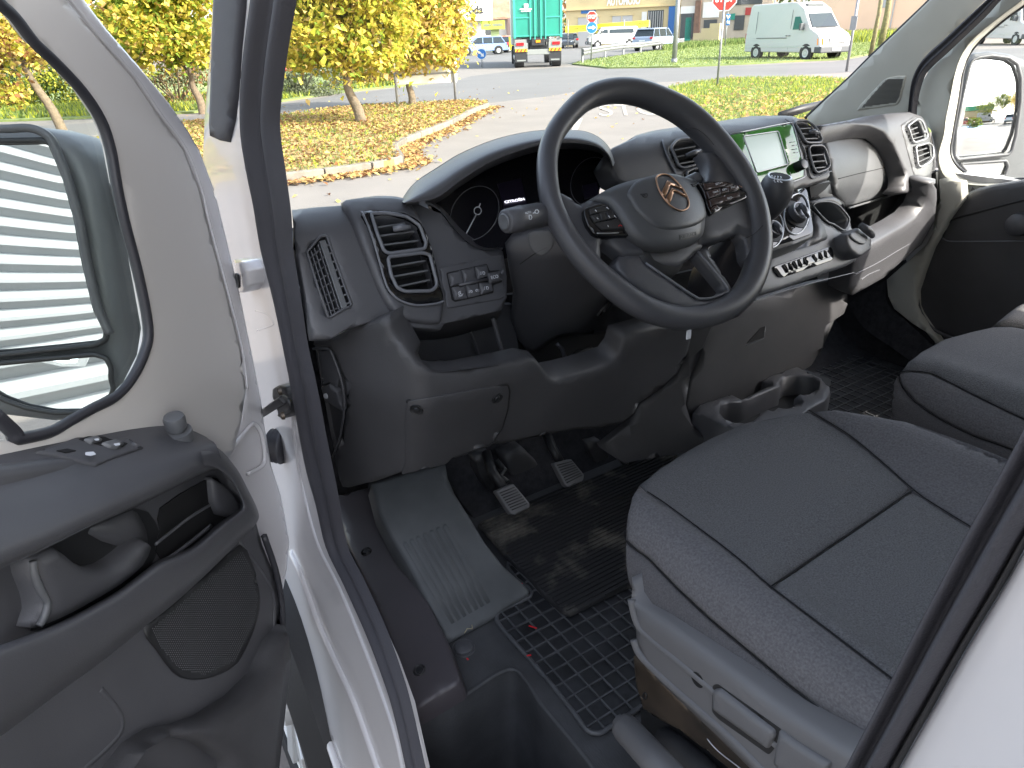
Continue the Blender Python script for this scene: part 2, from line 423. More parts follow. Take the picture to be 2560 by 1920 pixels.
vent(G1, D, [((931, 575), (1010, 563)), ((941, 594), (1033, 583)), ((950, 616), (1043, 604))], ((975, 583), (1016, 577)), h=.015)
vent(G2, D, [((967, 670), (1060, 654)), ((974, 695), (1066, 678)), ((986, 720), (1071, 702))], h=.015)
line('chrome_strip', [(901, 546), (918, 585), (936, 642), (953, 702), (968, 735), (996, 757), (1033, 767), (1077, 764), (1101, 757)], D, .0018, M['bezel'], dash, h=.0145)
# side demister grille
panel('vent_cavity', [(764, 628), (798, 586), (822, 590), (884, 768), (822, 800)], D, M['hole'], dash, h=-.018, th=.004, r=0)
line('grille_frame', SIDE, D, .0022, M['plastic'], dash, h=.001, closed=True, k=1)
for i in range(8):
    t = (i+.6)/8; a = (818+(877-818)*t, 600+(764-600)*t); b = (803+(860-803)*t, 604+(772-604)*t)
    p, n = hit(*a, D); q, n2 = hit(*b, D); bar('vent_slat', p-n*.012, q-n*.012, .0022, .013, n, M['plastic_lt'], dash)
    b2 = (769+(819-769)*t, 634+(790-634)*t); q2, n3 = hit(*b2, D); bar('vent_slat', q-n*.014, q2-n*.014, .0018, .010, n, M['plastic'], dash)
for k, w in ((0, .009), (.33, .0016), (.62, .0016), (.86, .0016)):
    a = (804-(804-772)*k, 598+(630-598)*k); b = (861-(861-823)*k, 772+(790-772)*k)
    p, n = hit(*a, D); q, n2 = hit(*b, D); bar('vent_divider', p-n*.012, q-n*.012, w, .014, n, M['plastic_lt'] if k == 0 else M['plastic'], dash, .001)
# switch panel left of the column
panel('switch_panel', rnd([(1097, 670), (1255, 636), (1264, 741), (1253, 748), (1117, 772)], 6), D, M['plastic'], dash, h=.002, th=.006, r=.0015, step=20)
B = [[(1117, 686), (1148, 677), (1156, 711), (1124, 718)], [(1150, 677), (1182, 670), (1189, 702), (1157, 710)], [(1184, 669), (1213, 663), (1219, 690), (1190, 701)], [(1214, 685), (1245, 679), (1251, 703), (1219, 712)], [(1126, 720), (1160, 715), (1166, 747), (1134, 752)], [(1161, 714), (1192, 709), (1198, 739), (1167, 746)], [(1193, 708), (1225, 706), (1229, 729), (1199, 739)]]
panel('switch_recess', rnd([(1114, 683), (1215, 660), (1222, 678), (1247, 676), (1254, 706), (1231, 714), (1232, 733), (1136, 756), (1128, 750)], 4), D, M['hole'], dash, h=.0028, th=.003, r=0, step=30)
for i, b in enumerate(B): panel('switch', rnd(b, 3, 2), D, M['plastic'], dash, h=.006 if i != 3 else .008, th=.006, r=.001, step=14)
line('switch_bar', [(1143, 715), (1215, 700)], D, .0024, M['plastic'], dash, h=.0065, k=1)
text('switch_lettering', 'ECO', (1223, 701), (1240, 697), (1222, 693), D, M['icon'], dash, h=.0088)
text('switch_lettering', 'OFF', (1143, 745), (1152, 743), (1143, 741), D, M['icon'], dash, h=.0068)
def lampicon(x, y, s=1, fl=1):
    line('switch_icon', [(x, y-5*s), (x+6*s*fl, y-4*s), (x+8*s*fl, y), (x+6*s*fl, y+5*s), (x+1*fl, y+5*s), (x, y-5*s)], D, .0005, M['icon'], dash, h=.0068, k=1, n=4)
    for j in (-4, 0, 4): line('switch_icon', [(x-3*fl, y+j*s), (x-8*s*fl, y+(j+1.5)*s)], D, .0005, M['icon'], dash, h=.0068, k=1, n=4)
lampicon(1202, 685, .7); lampicon(1172, 731, .55); lampicon(1189, 728, .55, -1); lampicon(1211, 722, .7)
line('switch_icon', [(1147+6*math.cos(a*.7), 736+6*math.sin(a*.7)) for a in range(8)], D, .0005, M['icon'], dash, h=.0068, k=1, n=4)
text('switch_lettering', 'A', (1144, 740), (1150, 739), (1144, 732), D, M['icon'], dash, h=.0068)
# ---- instrument binnacle
CP = PL((-.45, .215, 1.43), (0, -.62, .78))
FACE = [(1070, 500), (1106, 486), (1146, 452), (1214, 409), (1281, 381), (1352, 361), (1415, 350), (1470, 352), (1515, 372), (1535, 400), (1533, 430), (1500, 470), (1480, 580), (1256, 640), (1206, 640), (1169, 620), (1120, 585), (1090, 545)]
panel('instrument_face', FACE, CP, M['dark_screen'], dash, th=.01, r=0, step=60)
def rowp(P, y, dx=0, dy=0): return [at(px+dx, py+dy, y=y) for px, py in P]
top = [(1003, 503), (1018, 480), (1045, 452), (1096, 419), (1146, 388), (1214, 358), (1281, 338), (1349, 327), (1422, 325), (1469, 331), (1503, 348), (1527, 375), (1538, 404)]
inn = [(1012, 508), (1045, 503), (1084, 494), (1110, 480), (1146, 452), (1214, 409), (1281, 381), (1352, 361), (1415, 356), (1455, 358), (1496, 368), (1522, 392), (1531, 420)]
mid = [((a[0]*.45+b[0]*.55), (a[1]*.45+b[1]*.55)) for a, b in zip(top, inn)]
loft('binnacle_hood', [rowp(inn, .235, 3, 16), rowp(inn, .12, 1, 3), rowp(inn, .105), rowp(mid, .115), rowp(top, .20), rowp(top, .33, 0, 0)], M['plastic'], dash, 4, label='arched soft grey hood over the instruments')
# lip below the instruments
lip = [(1012, 508), (1050, 506), (1080, 516), (1106, 533), (1134, 570), (1169, 605), (1206, 624), (1256, 624)]
lip2 = [(1030, 500), (1062, 498), (1096, 512), (1120, 535), (1150, 570), (1180, 594), (1212, 608), (1262, 608)]
loft('instrument_lip', [[at(p[0], p[1], D) for p in lip], [at(p[0], p[1], y=.15) for p in [((a[0]+b[0])/2, (a[1]+b[1])/2) for a, b in zip(lip, lip2)]], [at(p[0], p[1], CP) for p in lip2]], M['plastic'], dash, 4)
line('dial_ring', [(1186+61*math.cos(a*.35), 534+(66*math.sin(a*.35))-.25*61*math.cos(a*.35)) for a in range(18)], CP, .0008, M['bezel'], dash, h=.001, closed=True, k=2, n=5)
line('dial_hub', [(1193+9*math.cos(a*.628), 530+9.5*math.sin(a*.628)) for a in range(10)], CP, .0009, M['icon'], dash, h=.003, closed=True, k=2, n=5)
line('dial_needle', [(1190, 538), (1165, 586)], CP, .0011, M['icon'], dash, h=.003, k=1)
line('dial_needle', [(1196, 521), (1199.5, 512)], CP, .0011, M['icon'], dash, h=.003, k=1)
panel('display', [(1243, 462), (1302, 446), (1318, 520), (1262, 530)], CP, M['lcd_on'], dash, h=.002, th=.002, r=0, step=40)
text('display_lettering', 'CITROËN', (1261.5, 512), (1311, 503.5), (1260.5, 504.5), CP, M['lit'], dash, h=.0035, bold=.03)
line('dial_ring', [(1478+52*math.cos(a*.35), 455+(60*math.sin(a*.35))-.2*52*math.cos(a*.35)) for a in range(18)], CP, .0007, M['bezel'], dash, h=.001, closed=True, k=2, n=5)
panel('display', [(1455, 466), (1492, 458), (1497, 490), (1460, 500)], CP, M['lcd_on'], dash, h=.003, th=.002, r=0, step=40)
# ---- centre stack upper module
CS1 = [(1512, 385), (1530, 366), (1567, 348), (1590, 338), (1631, 327), (1700, 316), (1797, 303), (1878, 290), (1935, 289), (1980, 289), (2010, 296), (2034, 313), (2055, 344), (2074, 405), (2080, 436), (2071, 450), (2029, 463), (2019, 467), (1969, 480), (1880, 505), (1760, 520), (1640, 500), (1540, 450)]
VC0 = rnd([(1674, 371), (1690, 354), (1733, 349), (1752, 361), (1763, 398), (1756, 408), (1706, 422), (1694, 418)], 7)
VC0b = rnd([(1712, 432), (1730, 424), (1768, 420), (1780, 440), (1776, 470), (1726, 480)], 7)
Zr = lambda *p: Z(1880, 260, 7.542, *p)
VC1 = rnd(Zr((775, 375), (830, 335), (1000, 340), (1130, 420), (1230, 540), (1290, 680), (1265, 740), (1020, 745), (960, 700), (860, 520)), 6)
VC2 = rnd(Zr((1040, 850), (1080, 800), (1290, 795), (1345, 850), (1400, 990), (1440, 1150), (1400, 1240), (1200, 1310), (1150, 1260), (1080, 1050)), 6)
panel('centre_module', CS1, DC, M['plastic'], dash, r=.006, th=.04, holes=[VC0, VC0b, VC1, VC2], step=18, label='dark housing round the screen and centre vents')
panel('vent_cavity', [(1660, 350), (1780, 345), (1800, 490), (1700, 490)], DC, M['hole'], dash, h=-.024, th=.004, r=0)
panel('vent_cavity', [(1970, 290), (2030, 300), (2090, 440), (2030, 455)], DC, M['hole'], dash, h=-.024, th=.004, r=0)
vent(VC0, DC, [((1686, 376), (1738, 366)), ((1692, 393), (1752, 382)), ((1698, 410), (1758, 399))], ((1712, 391), (1748, 379)), h=.004)
vent(VC0b, DC, [((1720, 448), (1776, 438)), ((1726, 464), (1776, 454))], h=.004)
line('chrome_strip', [(1655, 352), (1668, 395), (1690, 440), (1700, 470)], DC, .0022, M['bezel'], dash, h=.002)
z = Zr((870, 475), (1115, 465), (935, 570), (1225, 560), (985, 660), (1235, 655)); vent(VC1, DC, [(z[0], z[1]), (z[2], z[3]), (z[4], z[5])], Zr((1050, 545), (1215, 560)), h=.004)
z = Zr((1085, 975), (1345, 955), (1120, 1095), (1380, 1075), (1150, 1215), (1385, 1190)); vent(VC2, DC, [(z[0], z[1]), (z[2], z[3]), (z[4], z[5])], h=.004)
line('chrome_strip', Zr((620, 300), (740, 400), (830, 560), (930, 790), (980, 900), (1040, 1200), (1110, 1400), (1300, 1350), (1480, 1270)), DC, .0016, M['bezel'], dash, h=.002)
SCR = [(1855, 344), (1942, 331), (1966, 412), (1888, 433)]
panel('radio_panel', rnd([(1790, 356), (1823, 340), (1969, 312), (1979, 317), (1989, 354), (2007, 429), (2005, 444), (1969, 456), (1888, 475), (1850, 478)], 5), DC, M['radio'], dash, h=.004, th=.006, r=.0015, holes=[rnd(SCR, 4)], step=16, label='glossy black radio fascia with a green reflection painted in')
panel('radio_screen', [(1850, 340), (1948, 326), (1972, 416), (1884, 438)], DC, M['screen'], dash, h=.0012, th=.002, r=0, step=24)
line('radio_frame', rnd(SCR, 5), DC, .0012, M['satin'], dash, h=.0045, closed=True, k=1)
line('radio_frame', [(1823, 339), (1900, 324), (1968, 311), (1980, 317), (1990, 354), (2008, 429), (2006, 445), (1969, 458), (1925, 468)], DC, .0011, M['satin'], dash, h=.004, k=2)
p, n = hit(1988, 420, DC); k_ = hit(2000, 418, DC)
disc('radio_knob', p, n+V((-.05, 0, .05)), [(.011, 0), (.0105, .022), (.009, .0235), (.007, .0225), (.002, .0228)], M['black'], dash)
disc('knob_ring', p+n*.0232, n+V((-.05, 0, .05)), [(.0095, 0), (.0095, .001), (.0085, .0012)], M['bezel'], dash)
for (x, y) in ((1976, 357), (1981, 375), (1982, 365), (1985, 383)): line('radio_icon', [(x-6, y+1), (x+6, y-1)], DC, .0008, M['satin'], dash, h=.0045, k=1, n=4)
line('radio_icon', [(1970, 432), (1973, 440), (1969, 446)], DC, .0006, M['icon'], dash, h=.0045, k=2, n=4)
# ---- climate panel and lower console
CS2 = [(1880, 500), (1969, 479), (2016, 465), (2024, 500), (2036, 570), (2046, 610), (2036, 596), (1990, 610), (1934, 628), (1895, 640), (1860, 600)]
HV = PL(at(1975, 540, y=.045), (0, -.72, .69))
panel('climate_surround', rnd([(1850, 520), (1969, 480), (2014, 468), (2022, 500), (2036, 575), (2034, 592), (1990, 610), (1920, 630), (1870, 640)], 7), HV, M['plastic_lt'], dash, h=0, th=.06, r=.004, step=30)
panel('climate_panel', rnd([(1860, 525), (1970, 481), (2010, 471), (2016, 479), (2031, 575), (2027, 586), (1985, 601), (1933, 617), (1880, 630)], 5), HV, M['gloss'], dash, h=.003, th=.004, r=.001, step=30)
def dial(cx, cy, rx, knobh=.02, tilt=0):
    p, n = hit(cx, cy, HV); r = (hit(cx+rx, cy, HV)[0]-p).length
    line('dial_ring', [(cx+rx*math.cos(a*.3927), cy+rx*1.62*math.sin(a*.3927)-.22*rx*math.cos(a*.3927)) for a in range(16)], HV, .0016, M['satin'], dash, h=.004, closed=True, k=2)
    disc('dial_base', p+n*.003, n, [(r*.92, 0), (r*.9, .0015)], M['black'], dash)
    disc('climate_knob', p+n*.004, n, [(r*.62, 0), (r*.58, knobh*.6), (r*.52, knobh*.68), (r*.3, knobh*.62)], M['plastic'], dash)
    disc('knob_ring', p+n*(.004+knobh*.62), n, [(r*.56, 0), (r*.55, .0018), (r*.49, .0018), (r*.48, 0)], M['satin'], dash)
    d = (hit(cx+rx*.55, cy+rx*.95, HV)[0]-p); d = d.normalized()
    tube('knob_pointer', [p+n*(knobh+.001)-d*r*.3, p+n*(knobh+.004), p+n*(knobh+.002)+d*r*.62], [r*.16, r*.17, r*.07], M['plastic'], dash, 10)
    tube('pointer_inlay', [p+n*(knobh+.005)-d*r*.1, p+n*(knobh+.0052)+d*r*.3, p+n*(knobh+.004)+d*r*.5], [r*.07, r*.08, r*.03], M['satin'], dash, 8)
dial(1988, 538, 31); dial(1928, 578, 27, .014)
for x, y in ((1961, 510), (1975, 499), (1994, 500), (1958, 534), (1976, 574), (2012, 565)): line('dial_mark', [(x-2, y), (x+2, y-1)], HV, .0006, M['icon'], dash, h=.0055, k=1, n=4)
text('dial_lettering', '1', (1937.5, 595), (1940, 594), (1937, 589), HV, M['icon'], dash, h=.006)
Zc = lambda *p: Z(1880, 470, 6.637, *p)
HC = Zc((1015, 275), (1100, 238), (1250, 228), (1400, 275), (1500, 370), (1600, 500), (1590, 600), (1540, 700), (1460, 680), (1350, 605), (1250, 570), (1130, 450), (1035, 340))
CS3 = Zc((300, 1150), (340, 1100), (900, 930), (1050, 860), (1060, 620), (1010, 420), (985, 290), (1000, 200), (1250, 130), (1370, 115), (1480, 180), (1570, 290), (1650, 480), (1720, 680), (1790, 770), (1850, 890), (1800, 1060), (1760, 1200), (1600, 1290), (1000, 1500), (500, 1680), (200, 1760), (-250, 1850), (-400, 1700), (-100, 1400))
panel('lower_console', CS3, CO, M['plastic_lt'], dash, h=.0, r=.008, th=.05, holes=[spl(HC, 3), ], step=22, label='grey console ledge with cup hole and switch strip')
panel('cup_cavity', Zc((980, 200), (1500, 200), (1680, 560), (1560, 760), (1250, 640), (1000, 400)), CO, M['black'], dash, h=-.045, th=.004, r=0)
line('cup_rim', spl(HC, 2), CO, .0022, M['plastic_lt'], dash, h=.001, closed=True, k=1)
panel('console_step', Zc((330, 1000), (900, 850), (1020, 800), (1055, 640), (1030, 420), (1110, 480), (1200, 640), (1255, 800), (1230, 860), (1000, 950), (330, 1130)), CO, M['plastic'], dash, h=.0008, th=.003, r=.0005, step=20)
SW = Zc((330, 1310), (450, 1270), (1280, 975), (1320, 1010), (1345, 1150), (1310, 1210), (500, 1490), (420, 1480), (360, 1400))
panel('switch_strip', rnd(SW, 5), CO, M['gloss'], dash, h=.003, th=.006, r=.0012, step=20)
for i in range(8):
    w = [0, .1, .19, .29, .41, .6, .72, .83, .93][i:i+2]; q = []
    for t, s in ((w[0], 0), (w[1], 0), (w[1], 1), (w[0], 1)):
        ax, ay = 470+(1285-470)*t, 1285+(1000-1285)*t; bx, by = 550+(1330-550)*t, 1420+(1130-1420)*t
        q.append(Zc((ax+(bx-ax)*s+6*(1 if t == w[0] else -1), ay+(by-ay)*s))[0])
    panel('switch', rnd(q, 2, 2), CO, M['gloss'], dash, h=.007, th=.005, r=.0012, step=12)
panel('ashtray_box', rnd(Zc((1350, 830), (1560, 715), (1680, 770), (1830, 890), (1790, 1080), (1620, 1200), (1560, 1200), (1430, 1100), (1375, 990)), 5), CO, M['plastic'], dash, h=.028, th=.05, r=.006, step=14)
panel('ashtray_lid', spl(Zc((1400, 840), (1480, 815), (1600, 880), (1655, 960), (1630, 1005), (1540, 990), (1430, 910)), 3), CO, M['plastic_lt'], dash, h=.032, th=.005, r=.002, step=12)
tube('lighter_handle', [at(*Zc((1560, 730))[0], CO)+V((0, -.03, .02)), at(*Zc((1640, 830))[0], CO)+V((0, -.034, .024)), at(*Zc((1760, 900))[0], CO)+V((0, -.03, .02))], [.007, .009, .006], M['plastic'], dash, 10)
line('console_seam', [(1886, 752), (1935, 735), (2040, 705), (2134, 682)], CO, .0012, M['bezel'], dash, h=.001)
# lower centre panel with the slot
MID = PL((0, .16, .9), (.0, -1, .12))
panel('centre_lower_panel', [(1700, 770), (1886, 752), (1935, 737), (2040, 706), (2122, 692), (2122, 760), (2112, 785), (2090, 800), (2060, 870), (2030, 915), (1990, 940), (1840, 1060), (1728, 1050), (1716, 1010), (1730, 950), (1760, 880)], MID, M['plastic_low'], dash, th=.02, r=.004, step=40, label='black centre panel below the console')
panel('centre_cheek', [(1640, 800), (1740, 760), (1800, 775), (1760, 870), (1728, 940), (1716, 1010), (1730, 1060), (1790, 1120), (1560, 1160), (1500, 1120), (1571, 1064), (1600, 1012), (1663, 969), (1696, 936), (1720, 895)], PL((-.15, .12, .95), (-.35, -1, .1)), M['plastic_low'], dash, th=.02, r=.004, step=40)
line('storage_slot', [(1864, 863), (1908, 846), (1912, 815)], MID, .0016, M['bezel'], dash, h=.001, k=1)
panel('storage_slot', [(1866, 858), (1908, 843), (1912, 815), (1900, 820)], MID, M['hole'], dash, h=.002, th=.002, r=0, step=30)
# cup tray at its foot
T = PZ(.90)
CH = Z(1460, 760, 2.962, (1090, 660), (1300, 560), (1395, 590), (1170, 700))
C1 = Z(1460, 760, 2.962, (1165, 725), (1080, 725), (1010, 745), (1000, 790), (1040, 840), (1110, 868), (1200, 872), (1260, 855), (1300, 820), (1310, 795), (1360, 775), (1400, 790), (1440, 760), (1500, 770), (1560, 745), (1620, 715), (1560, 690), (1600, 662), (1680, 655), (1740, 620), (1745, 575), (1700, 545), (1600, 525), (1500, 535), (1450, 570), (1462, 600))
TR = Z(1460, 760, 2.962, (805, 800), (860, 740), (1000, 690), (1180, 640), (1400, 520), (1580, 455), (1650, 490), (1760, 545), (1820, 610), (1828, 660), (1780, 720), (1700, 760), (1600, 830), (1300, 960), (1100, 925), (950, 870))
panel('cup_tray', TR, T, M['plastic'], dash, h=0, th=.075, r=.004, holes=[CH, C1], step=16, label='moulded cup holder tray low in the centre')
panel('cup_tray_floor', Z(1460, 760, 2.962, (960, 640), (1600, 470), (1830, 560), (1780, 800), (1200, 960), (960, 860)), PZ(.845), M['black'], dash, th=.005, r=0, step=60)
# ---- glovebox and passenger end
panel('glovebox_lid', Z(1820, 0, 2.962, (690, 935), (780, 922), (900, 920), (1050, 938), (1140, 980), (1210, 1070), (1270, 1200), (1303, 1320), (1295, 1375), (1262, 1412), (1090, 1470), (885, 1535), (862, 1500), (805, 1440), (782, 1300), (742, 1100), (690, 980)), DG, M['plastic_lt'], dash, r=.006, th=.03, step=22, label='smooth grey glovebox lid')
line('glovebox_seam', Z(1820, 0, 2.962, (815, 1325), (950, 1290), (1100, 1255), (1225, 1225)), DG, .0009, M['hole'], dash, h=.0003)
text('airbag_lettering', 'AIRBAG', Z(1820, 0, 2.962, (1230, 1242))[0], Z(1820, 0, 2.962, (1268, 1236))[0], Z(1820, 0, 2.962, (1228, 1224))[0], DG, M['plastic'], dash, h=.0008)
line('glovebox_trim', Z(1820, 0, 2.962, (885, 1540), (1000, 1505), (1120, 1470), (1265, 1425)), DG, .003, M['plastic_lt'], dash, h=.002)
ARC = Z(1820, 0, 2.962, (640, 935), (870, 895), (1000, 865), (1200, 838), (1340, 830), (1430, 860), (1465, 905), (1500, 1000), (1540, 1150), (1548, 1200), (1535, 1270), (1490, 1345), (1400, 1395), (1325, 1430), (1262, 1412), (1303, 1375), (1310, 1300), (1270, 1190), (1215, 1070), (1140, 980), (1050, 938), (900, 920), (700, 940))
VR1 = rnd(Z(1820, 0, 2.962, (1295, 945), (1370, 893), (1402, 905), (1443, 1010), (1432, 1035), (1350, 1063), (1330, 1050)), 5)
VR2 = rnd(Z(1820, 0, 2.962, (1352, 1092), (1450, 1065), (1480, 1082), (1488, 1160), (1460, 1205), (1392, 1245), (1370, 1230)), 5)
panel('passenger_end_trim', ARC, DR, M['plastic'], dash, h=.006, r=.006, th=.04, holes=[VR1, VR2], step=16, label='dark arched trim carrying the passenger vents')
panel('vent_cavity', Z(1820, 0, 2.962, (1270, 900), (1400, 870), (1510, 1150), (1480, 1240), (1370, 1270)), DR, M['hole'], dash, h=-.02, th=.004, r=0)
panel('vent_surround', Z(1820, 0, 2.962, (1268, 930), (1365, 868), (1425, 890), (1470, 990), (1510, 1140), (1512, 1220), (1480, 1300), (1380, 1340), (1350, 1250), (1310, 1100)), DR, M['plastic_lt'], dash, h=.010, th=.008, r=.003, holes=[VR1, VR2], step=12)
z = Z(1820, 0, 2.962, (1315, 975), (1390, 945), (1335, 1005), (1400, 985), (1345, 1035), (1435, 1010)); vent(VR1, DR, [(z[0], z[1]), (z[2], z[3]), (z[4], z[5])], (z[3], Z(1820, 0, 2.962, (1420, 990))[0]), h=.012, rm='satin')
z = Z(1820, 0, 2.962, (1365, 1130), (1460, 1100), (1372, 1170), (1475, 1130), (1380, 1210), (1478, 1165)); vent(VR2, DR, [(z[0], z[1]), (z[2], z[3]), (z[4], z[5])], h=.012, rm='satin')
# filler between glovebox and centre, shelf and lip
panel('glovebox_side', Z(1820, 0, 2.962, (600, 1375), (770, 1330), (790, 1440), (870, 1500), (880, 1560), (700, 1480), (610, 1490)), IM(lambda x, y, z: Fglove(x, y, z)-.0), M['plastic_lt'], dash, h=-.004, th=.02, r=.003, step=24)
panel('glovebox_pocket', Z(1820, 0, 2.962, (600, 1385), (700, 1355), (765, 1345), (720, 1400), (660, 1450), (612, 1465)), DG, M['hole'], dash, h=.001, th=.003, r=0, step=24)
panel('shelf_back', [(2090, 500), (2256, 455), (2340, 430), (2345, 500), (2290, 600), (2140, 640), (2110, 560)], IM(lambda x, y, z: max(y-.36, x-.915), .5, 3), M['black'], dash, th=.02, r=0, step=40)
FL = lambda p: at(*p, z=1.13)
LIPP = Z(1820, 260, 2.962, (955, 1110), (1080, 1030), (1200, 962), (1300, 905), (1390, 845), (1455, 770), (1490, 690), (1496, 600), (1512, 575), (1555, 560), (1566, 700), (1545, 880), (1450, 1050), (1300, 1172), (1170, 1292), (1000, 1392), (940, 1425), (900, 1400), (925, 1250))
def Flip(x, y, z): return -smin(-(y-(.08+.20*max(0, x-.25)+.15*(1.2-z))), -(x-.885), .10)
LP = IM(Flip)
panel('passenger_lip', LIPP, LP, M['plastic'], dash, h=0, r=.012, th=.05, step=18, label='curved dark lip of the passenger shelf')
line('lip_groove', Z(1820, 260, 2.962, (935, 1262), (1100, 1180), (1250, 1090), (1345, 1035)), LP, .0012, M['bezel'], dash, h=.0005)
line('lip_groove', Z(1820, 260, 2.962, (985, 1300), (1040, 1262), (1120, 1228)), LP, .0014, M['bezel'], dash, h=.0005)
# ---- column shroud, stalks, gear lever
SHR = [(1257, 612), (1275, 590), (1330, 575), (1400, 560), (1500, 540), (1620, 640), (1650, 740), (1640, 790), (1567, 816), (1500, 832), (1400, 850), (1342, 889), (1322, 893), (1296, 862), (1275, 805), (1281, 740), (1268, 680)]
panel('column_shroud', SHR, CLM, M['plastic'], dash, r=.012, th=.05, step=20, label='grey shroud round the steering column')
line('shroud_seam', [(1300, 660), (1340, 632), (1368, 618)], CLM, .0007, M['hole'], dash, h=.0004)
panel('shroud_recess', spl([(1324, 580), (1320, 604), (1332, 630), (1354, 640), (1378, 624), (1386, 600), (1370, 575)], 3), CLM, M['plastic_lt'], dash, h=.001, th=.002, r=.002, step=12)
p, n = hit(1508, 772, CLM); disc('ignition_ring', p, n, [(.018, 0), (.017, .004), (.012, .004), (.011, .001), (.002, .001)], M['plastic_low'], dash)
bar('key_slot', p+n*.001-V((0, 0, .005)), p+n*.001+V((0, 0, .005)), .0035, .003, n, M['satin'], dash)
a = at(1262, 554, y=-.01); b = at(1345, 538, y=.0); c = at(1420, 530, y=.03)
tube('light_stalk', [a, a+(b-a)*.03, a+(b-a)*.5, a+(b-a)*.52, b, c], [.0135, .0165, .0185, .0175, .0175, .013], M['plastic'], dash, 16)
disc('stalk_cap', a-(b-a).normalized()*.0015, (a-b), [(.0115, 0), (.010, .0015), (.002, .001)], M['plastic_lt'], dash)
_S = PL(a+(C-a).normalized()*.0185, (C-a))
text('stalk_lettering', 'AUTO', (1313, 535), (1328, 532), (1313, 530), _S, M['icon'], dash, h=.0002)
line('stalk_mark', [(1332, 533), (1337, 532)], _S, .0006, M['icon'], dash, k=1, n=4); line('stalk_mark', [(1342+5*math.cos(q), 529+5*math.sin(q)) for q in (0, 1.05, 2.1, 3.14, 4.2, 5.2)], _S, .0005, M['icon'], dash, closed=True, k=1, n=4)
line('stalk_mark', [(1323, 538), (1328, 538), (1330, 543), (1328, 548), (1323, 548), (1323, 538)], _S, .0005, M['icon'], dash, k=1, n=4)
a = at(1750, 444, y=.02); b = at(1700, 470, y=.03); tube('wiper_stalk', [a, a+(b-a)*.1, b], [.009, .012, .013], M['plastic_lt'], dash, 12)
g = at(1932, 477, y=-.005); s = (g-C).dot(fw)/F
disc('gear_knob', g-V((0, 0, .034)), (0, -.18, 1), [(.012, -.014), (.017, -.006), (.022, .003), (.0262, .013), (.0288, .024), (.0296, .034), (.0290, .043), (.0272, .051), (.0242, .0572), (.0205, .0612)], M['plastic'], dash)
ax_ = V((0, -.18, 1)).normalized(); gt = g-V((0, 0, .034))+ax_*.0605
disc('knob_ring', gt-ax_*.001, ax_, [(.0215, 0), (.021, .0022), (.018, .0026)], M['satin'], dash)
disc('knob_cap', gt, ax_, [(.0185, 0), (.0178, .0022), (.002, .0026)], M['hole'], dash)
_G = PL(gt+ax_*.003, ax_)
text('gear_lettering', 'R 1 3 5', (1929, 442), (1955, 445), (1929, 438.5), _G, M['icon'], dash, h=.0003)
text('gear_lettering', '2 4 6', (1936, 456), (1957, 457), (1936, 452), _G, M['icon'], dash, h=.0003)
line('gear_mark', [(1931, 446), (1957, 449)], _G, .0005, M['icon'], dash, h=.0003, k=1, n=4)
for x in (1936, 1944, 1952): line('gear_mark', [(x, 442), (x, 452)], _G, .0005, M['icon'], dash, h=.0003, k=1, n=4)
bt = at(1830, 640, y=.02)
tube('gear_stick', [g-V((0, 0, .04)), g-V((.02, -.02, .09)), at(1880, 560, y=-.02), at(1850, 600, y=.0)], [.012, .012, .013, .014], M['black'], dash, 10)
tube('gear_gaiter', [at(1856, 555, y=-.03), at(1845, 590, y=-.02), at(1825, 630, y=-.005), at(1815, 665, y=.015), at(1800, 700, y=.03), at(1795, 740, y=.05)], [.018, .026, .036, .045, .056, .06], M['leather'], dash, 14)
line('gaiter_stitch', [(1778, 598), (1800, 604), (1822, 600), (1835, 592)], PL(at(1815, 620, y=-.06), (-.3, -1, .2)), .0008, M['hole'], dash, h=.001)
# ---- knee panel
KN_T = [(968, 791), (975, 816), (1001, 857), (1027, 888), (1059, 914), (1080, 925), (1105, 930), (1162, 928), (1246, 911), (1321, 894), (1341, 897), (1358, 921), (1371, 943), (1385, 950), (1415, 944), (1479, 926), (1534, 907), (1551, 885), (1560, 855), (1565, 833), (1632, 814), (1730, 800), (1735, 838), (1722, 895), (1698, 936), (1665, 969), (1604, 1010), (1590, 1040), (1560, 1062), (1500, 1075), (1440, 1078), (1380, 1090), (1314, 1103), (1223, 1119), (1132, 1149), (1115, 1159), (1003, 1186), (932, 1210), (909, 1214), (870, 1224), (850, 1223), (843, 1200), (835, 1164), (821, 1096), (801, 995), (777, 862), (781, 846), (830, 845), (868, 822)]
KP = panel('knee_panel', KN_T, KN, M['plastic_low'], dash, r=.007, th=.04, step=26, holes=[[(784, 872), (821, 872), (833, 889), (853, 944), (862, 995), (861, 1029), (850, 1094), (833, 1140), (818, 1080), (800, 980)]], label='grained lower dash panel above the pedals')
panel('fuse_cover', rnd([(1017, 1002), (1267, 960), (1272, 975), (1267, 1022), (1253, 1069), (1226, 1108), (1129, 1142), (1115, 1158), (1003, 1185), (1014, 1155), (1013, 1060)], 8), KN, M['plastic_low'], dash, h=.0025, th=.006, r=.001, step=30)
line('fuse_seam', rnd([(1016, 1001), (1268, 959), (1273, 975), (1268, 1022), (1254, 1069), (1227, 1109), (1129, 1143)], 6)[:-3], KN, .0016, M['hole'], dash, h=.0018, k=1)
for x, y in ((1042, 1022), (1241, 993)):
    p, n = hit(x, y, KN); disc('screw', p+n*.002, n, [(.010, 0), (.0095, .0022), (.0075, .001), (.005, .001), (.004, .003), (.001, .003)], M['black'], dash)
panel('release_recess', [(778, 862), (826, 864), (840, 886), (860, 944), (870, 995), (868, 1030), (855, 1100), (833, 1150), (810, 1080), (790, 980)], KN, M['plastic_low'], dash, h=-.014, th=.004, r=0, step=30)
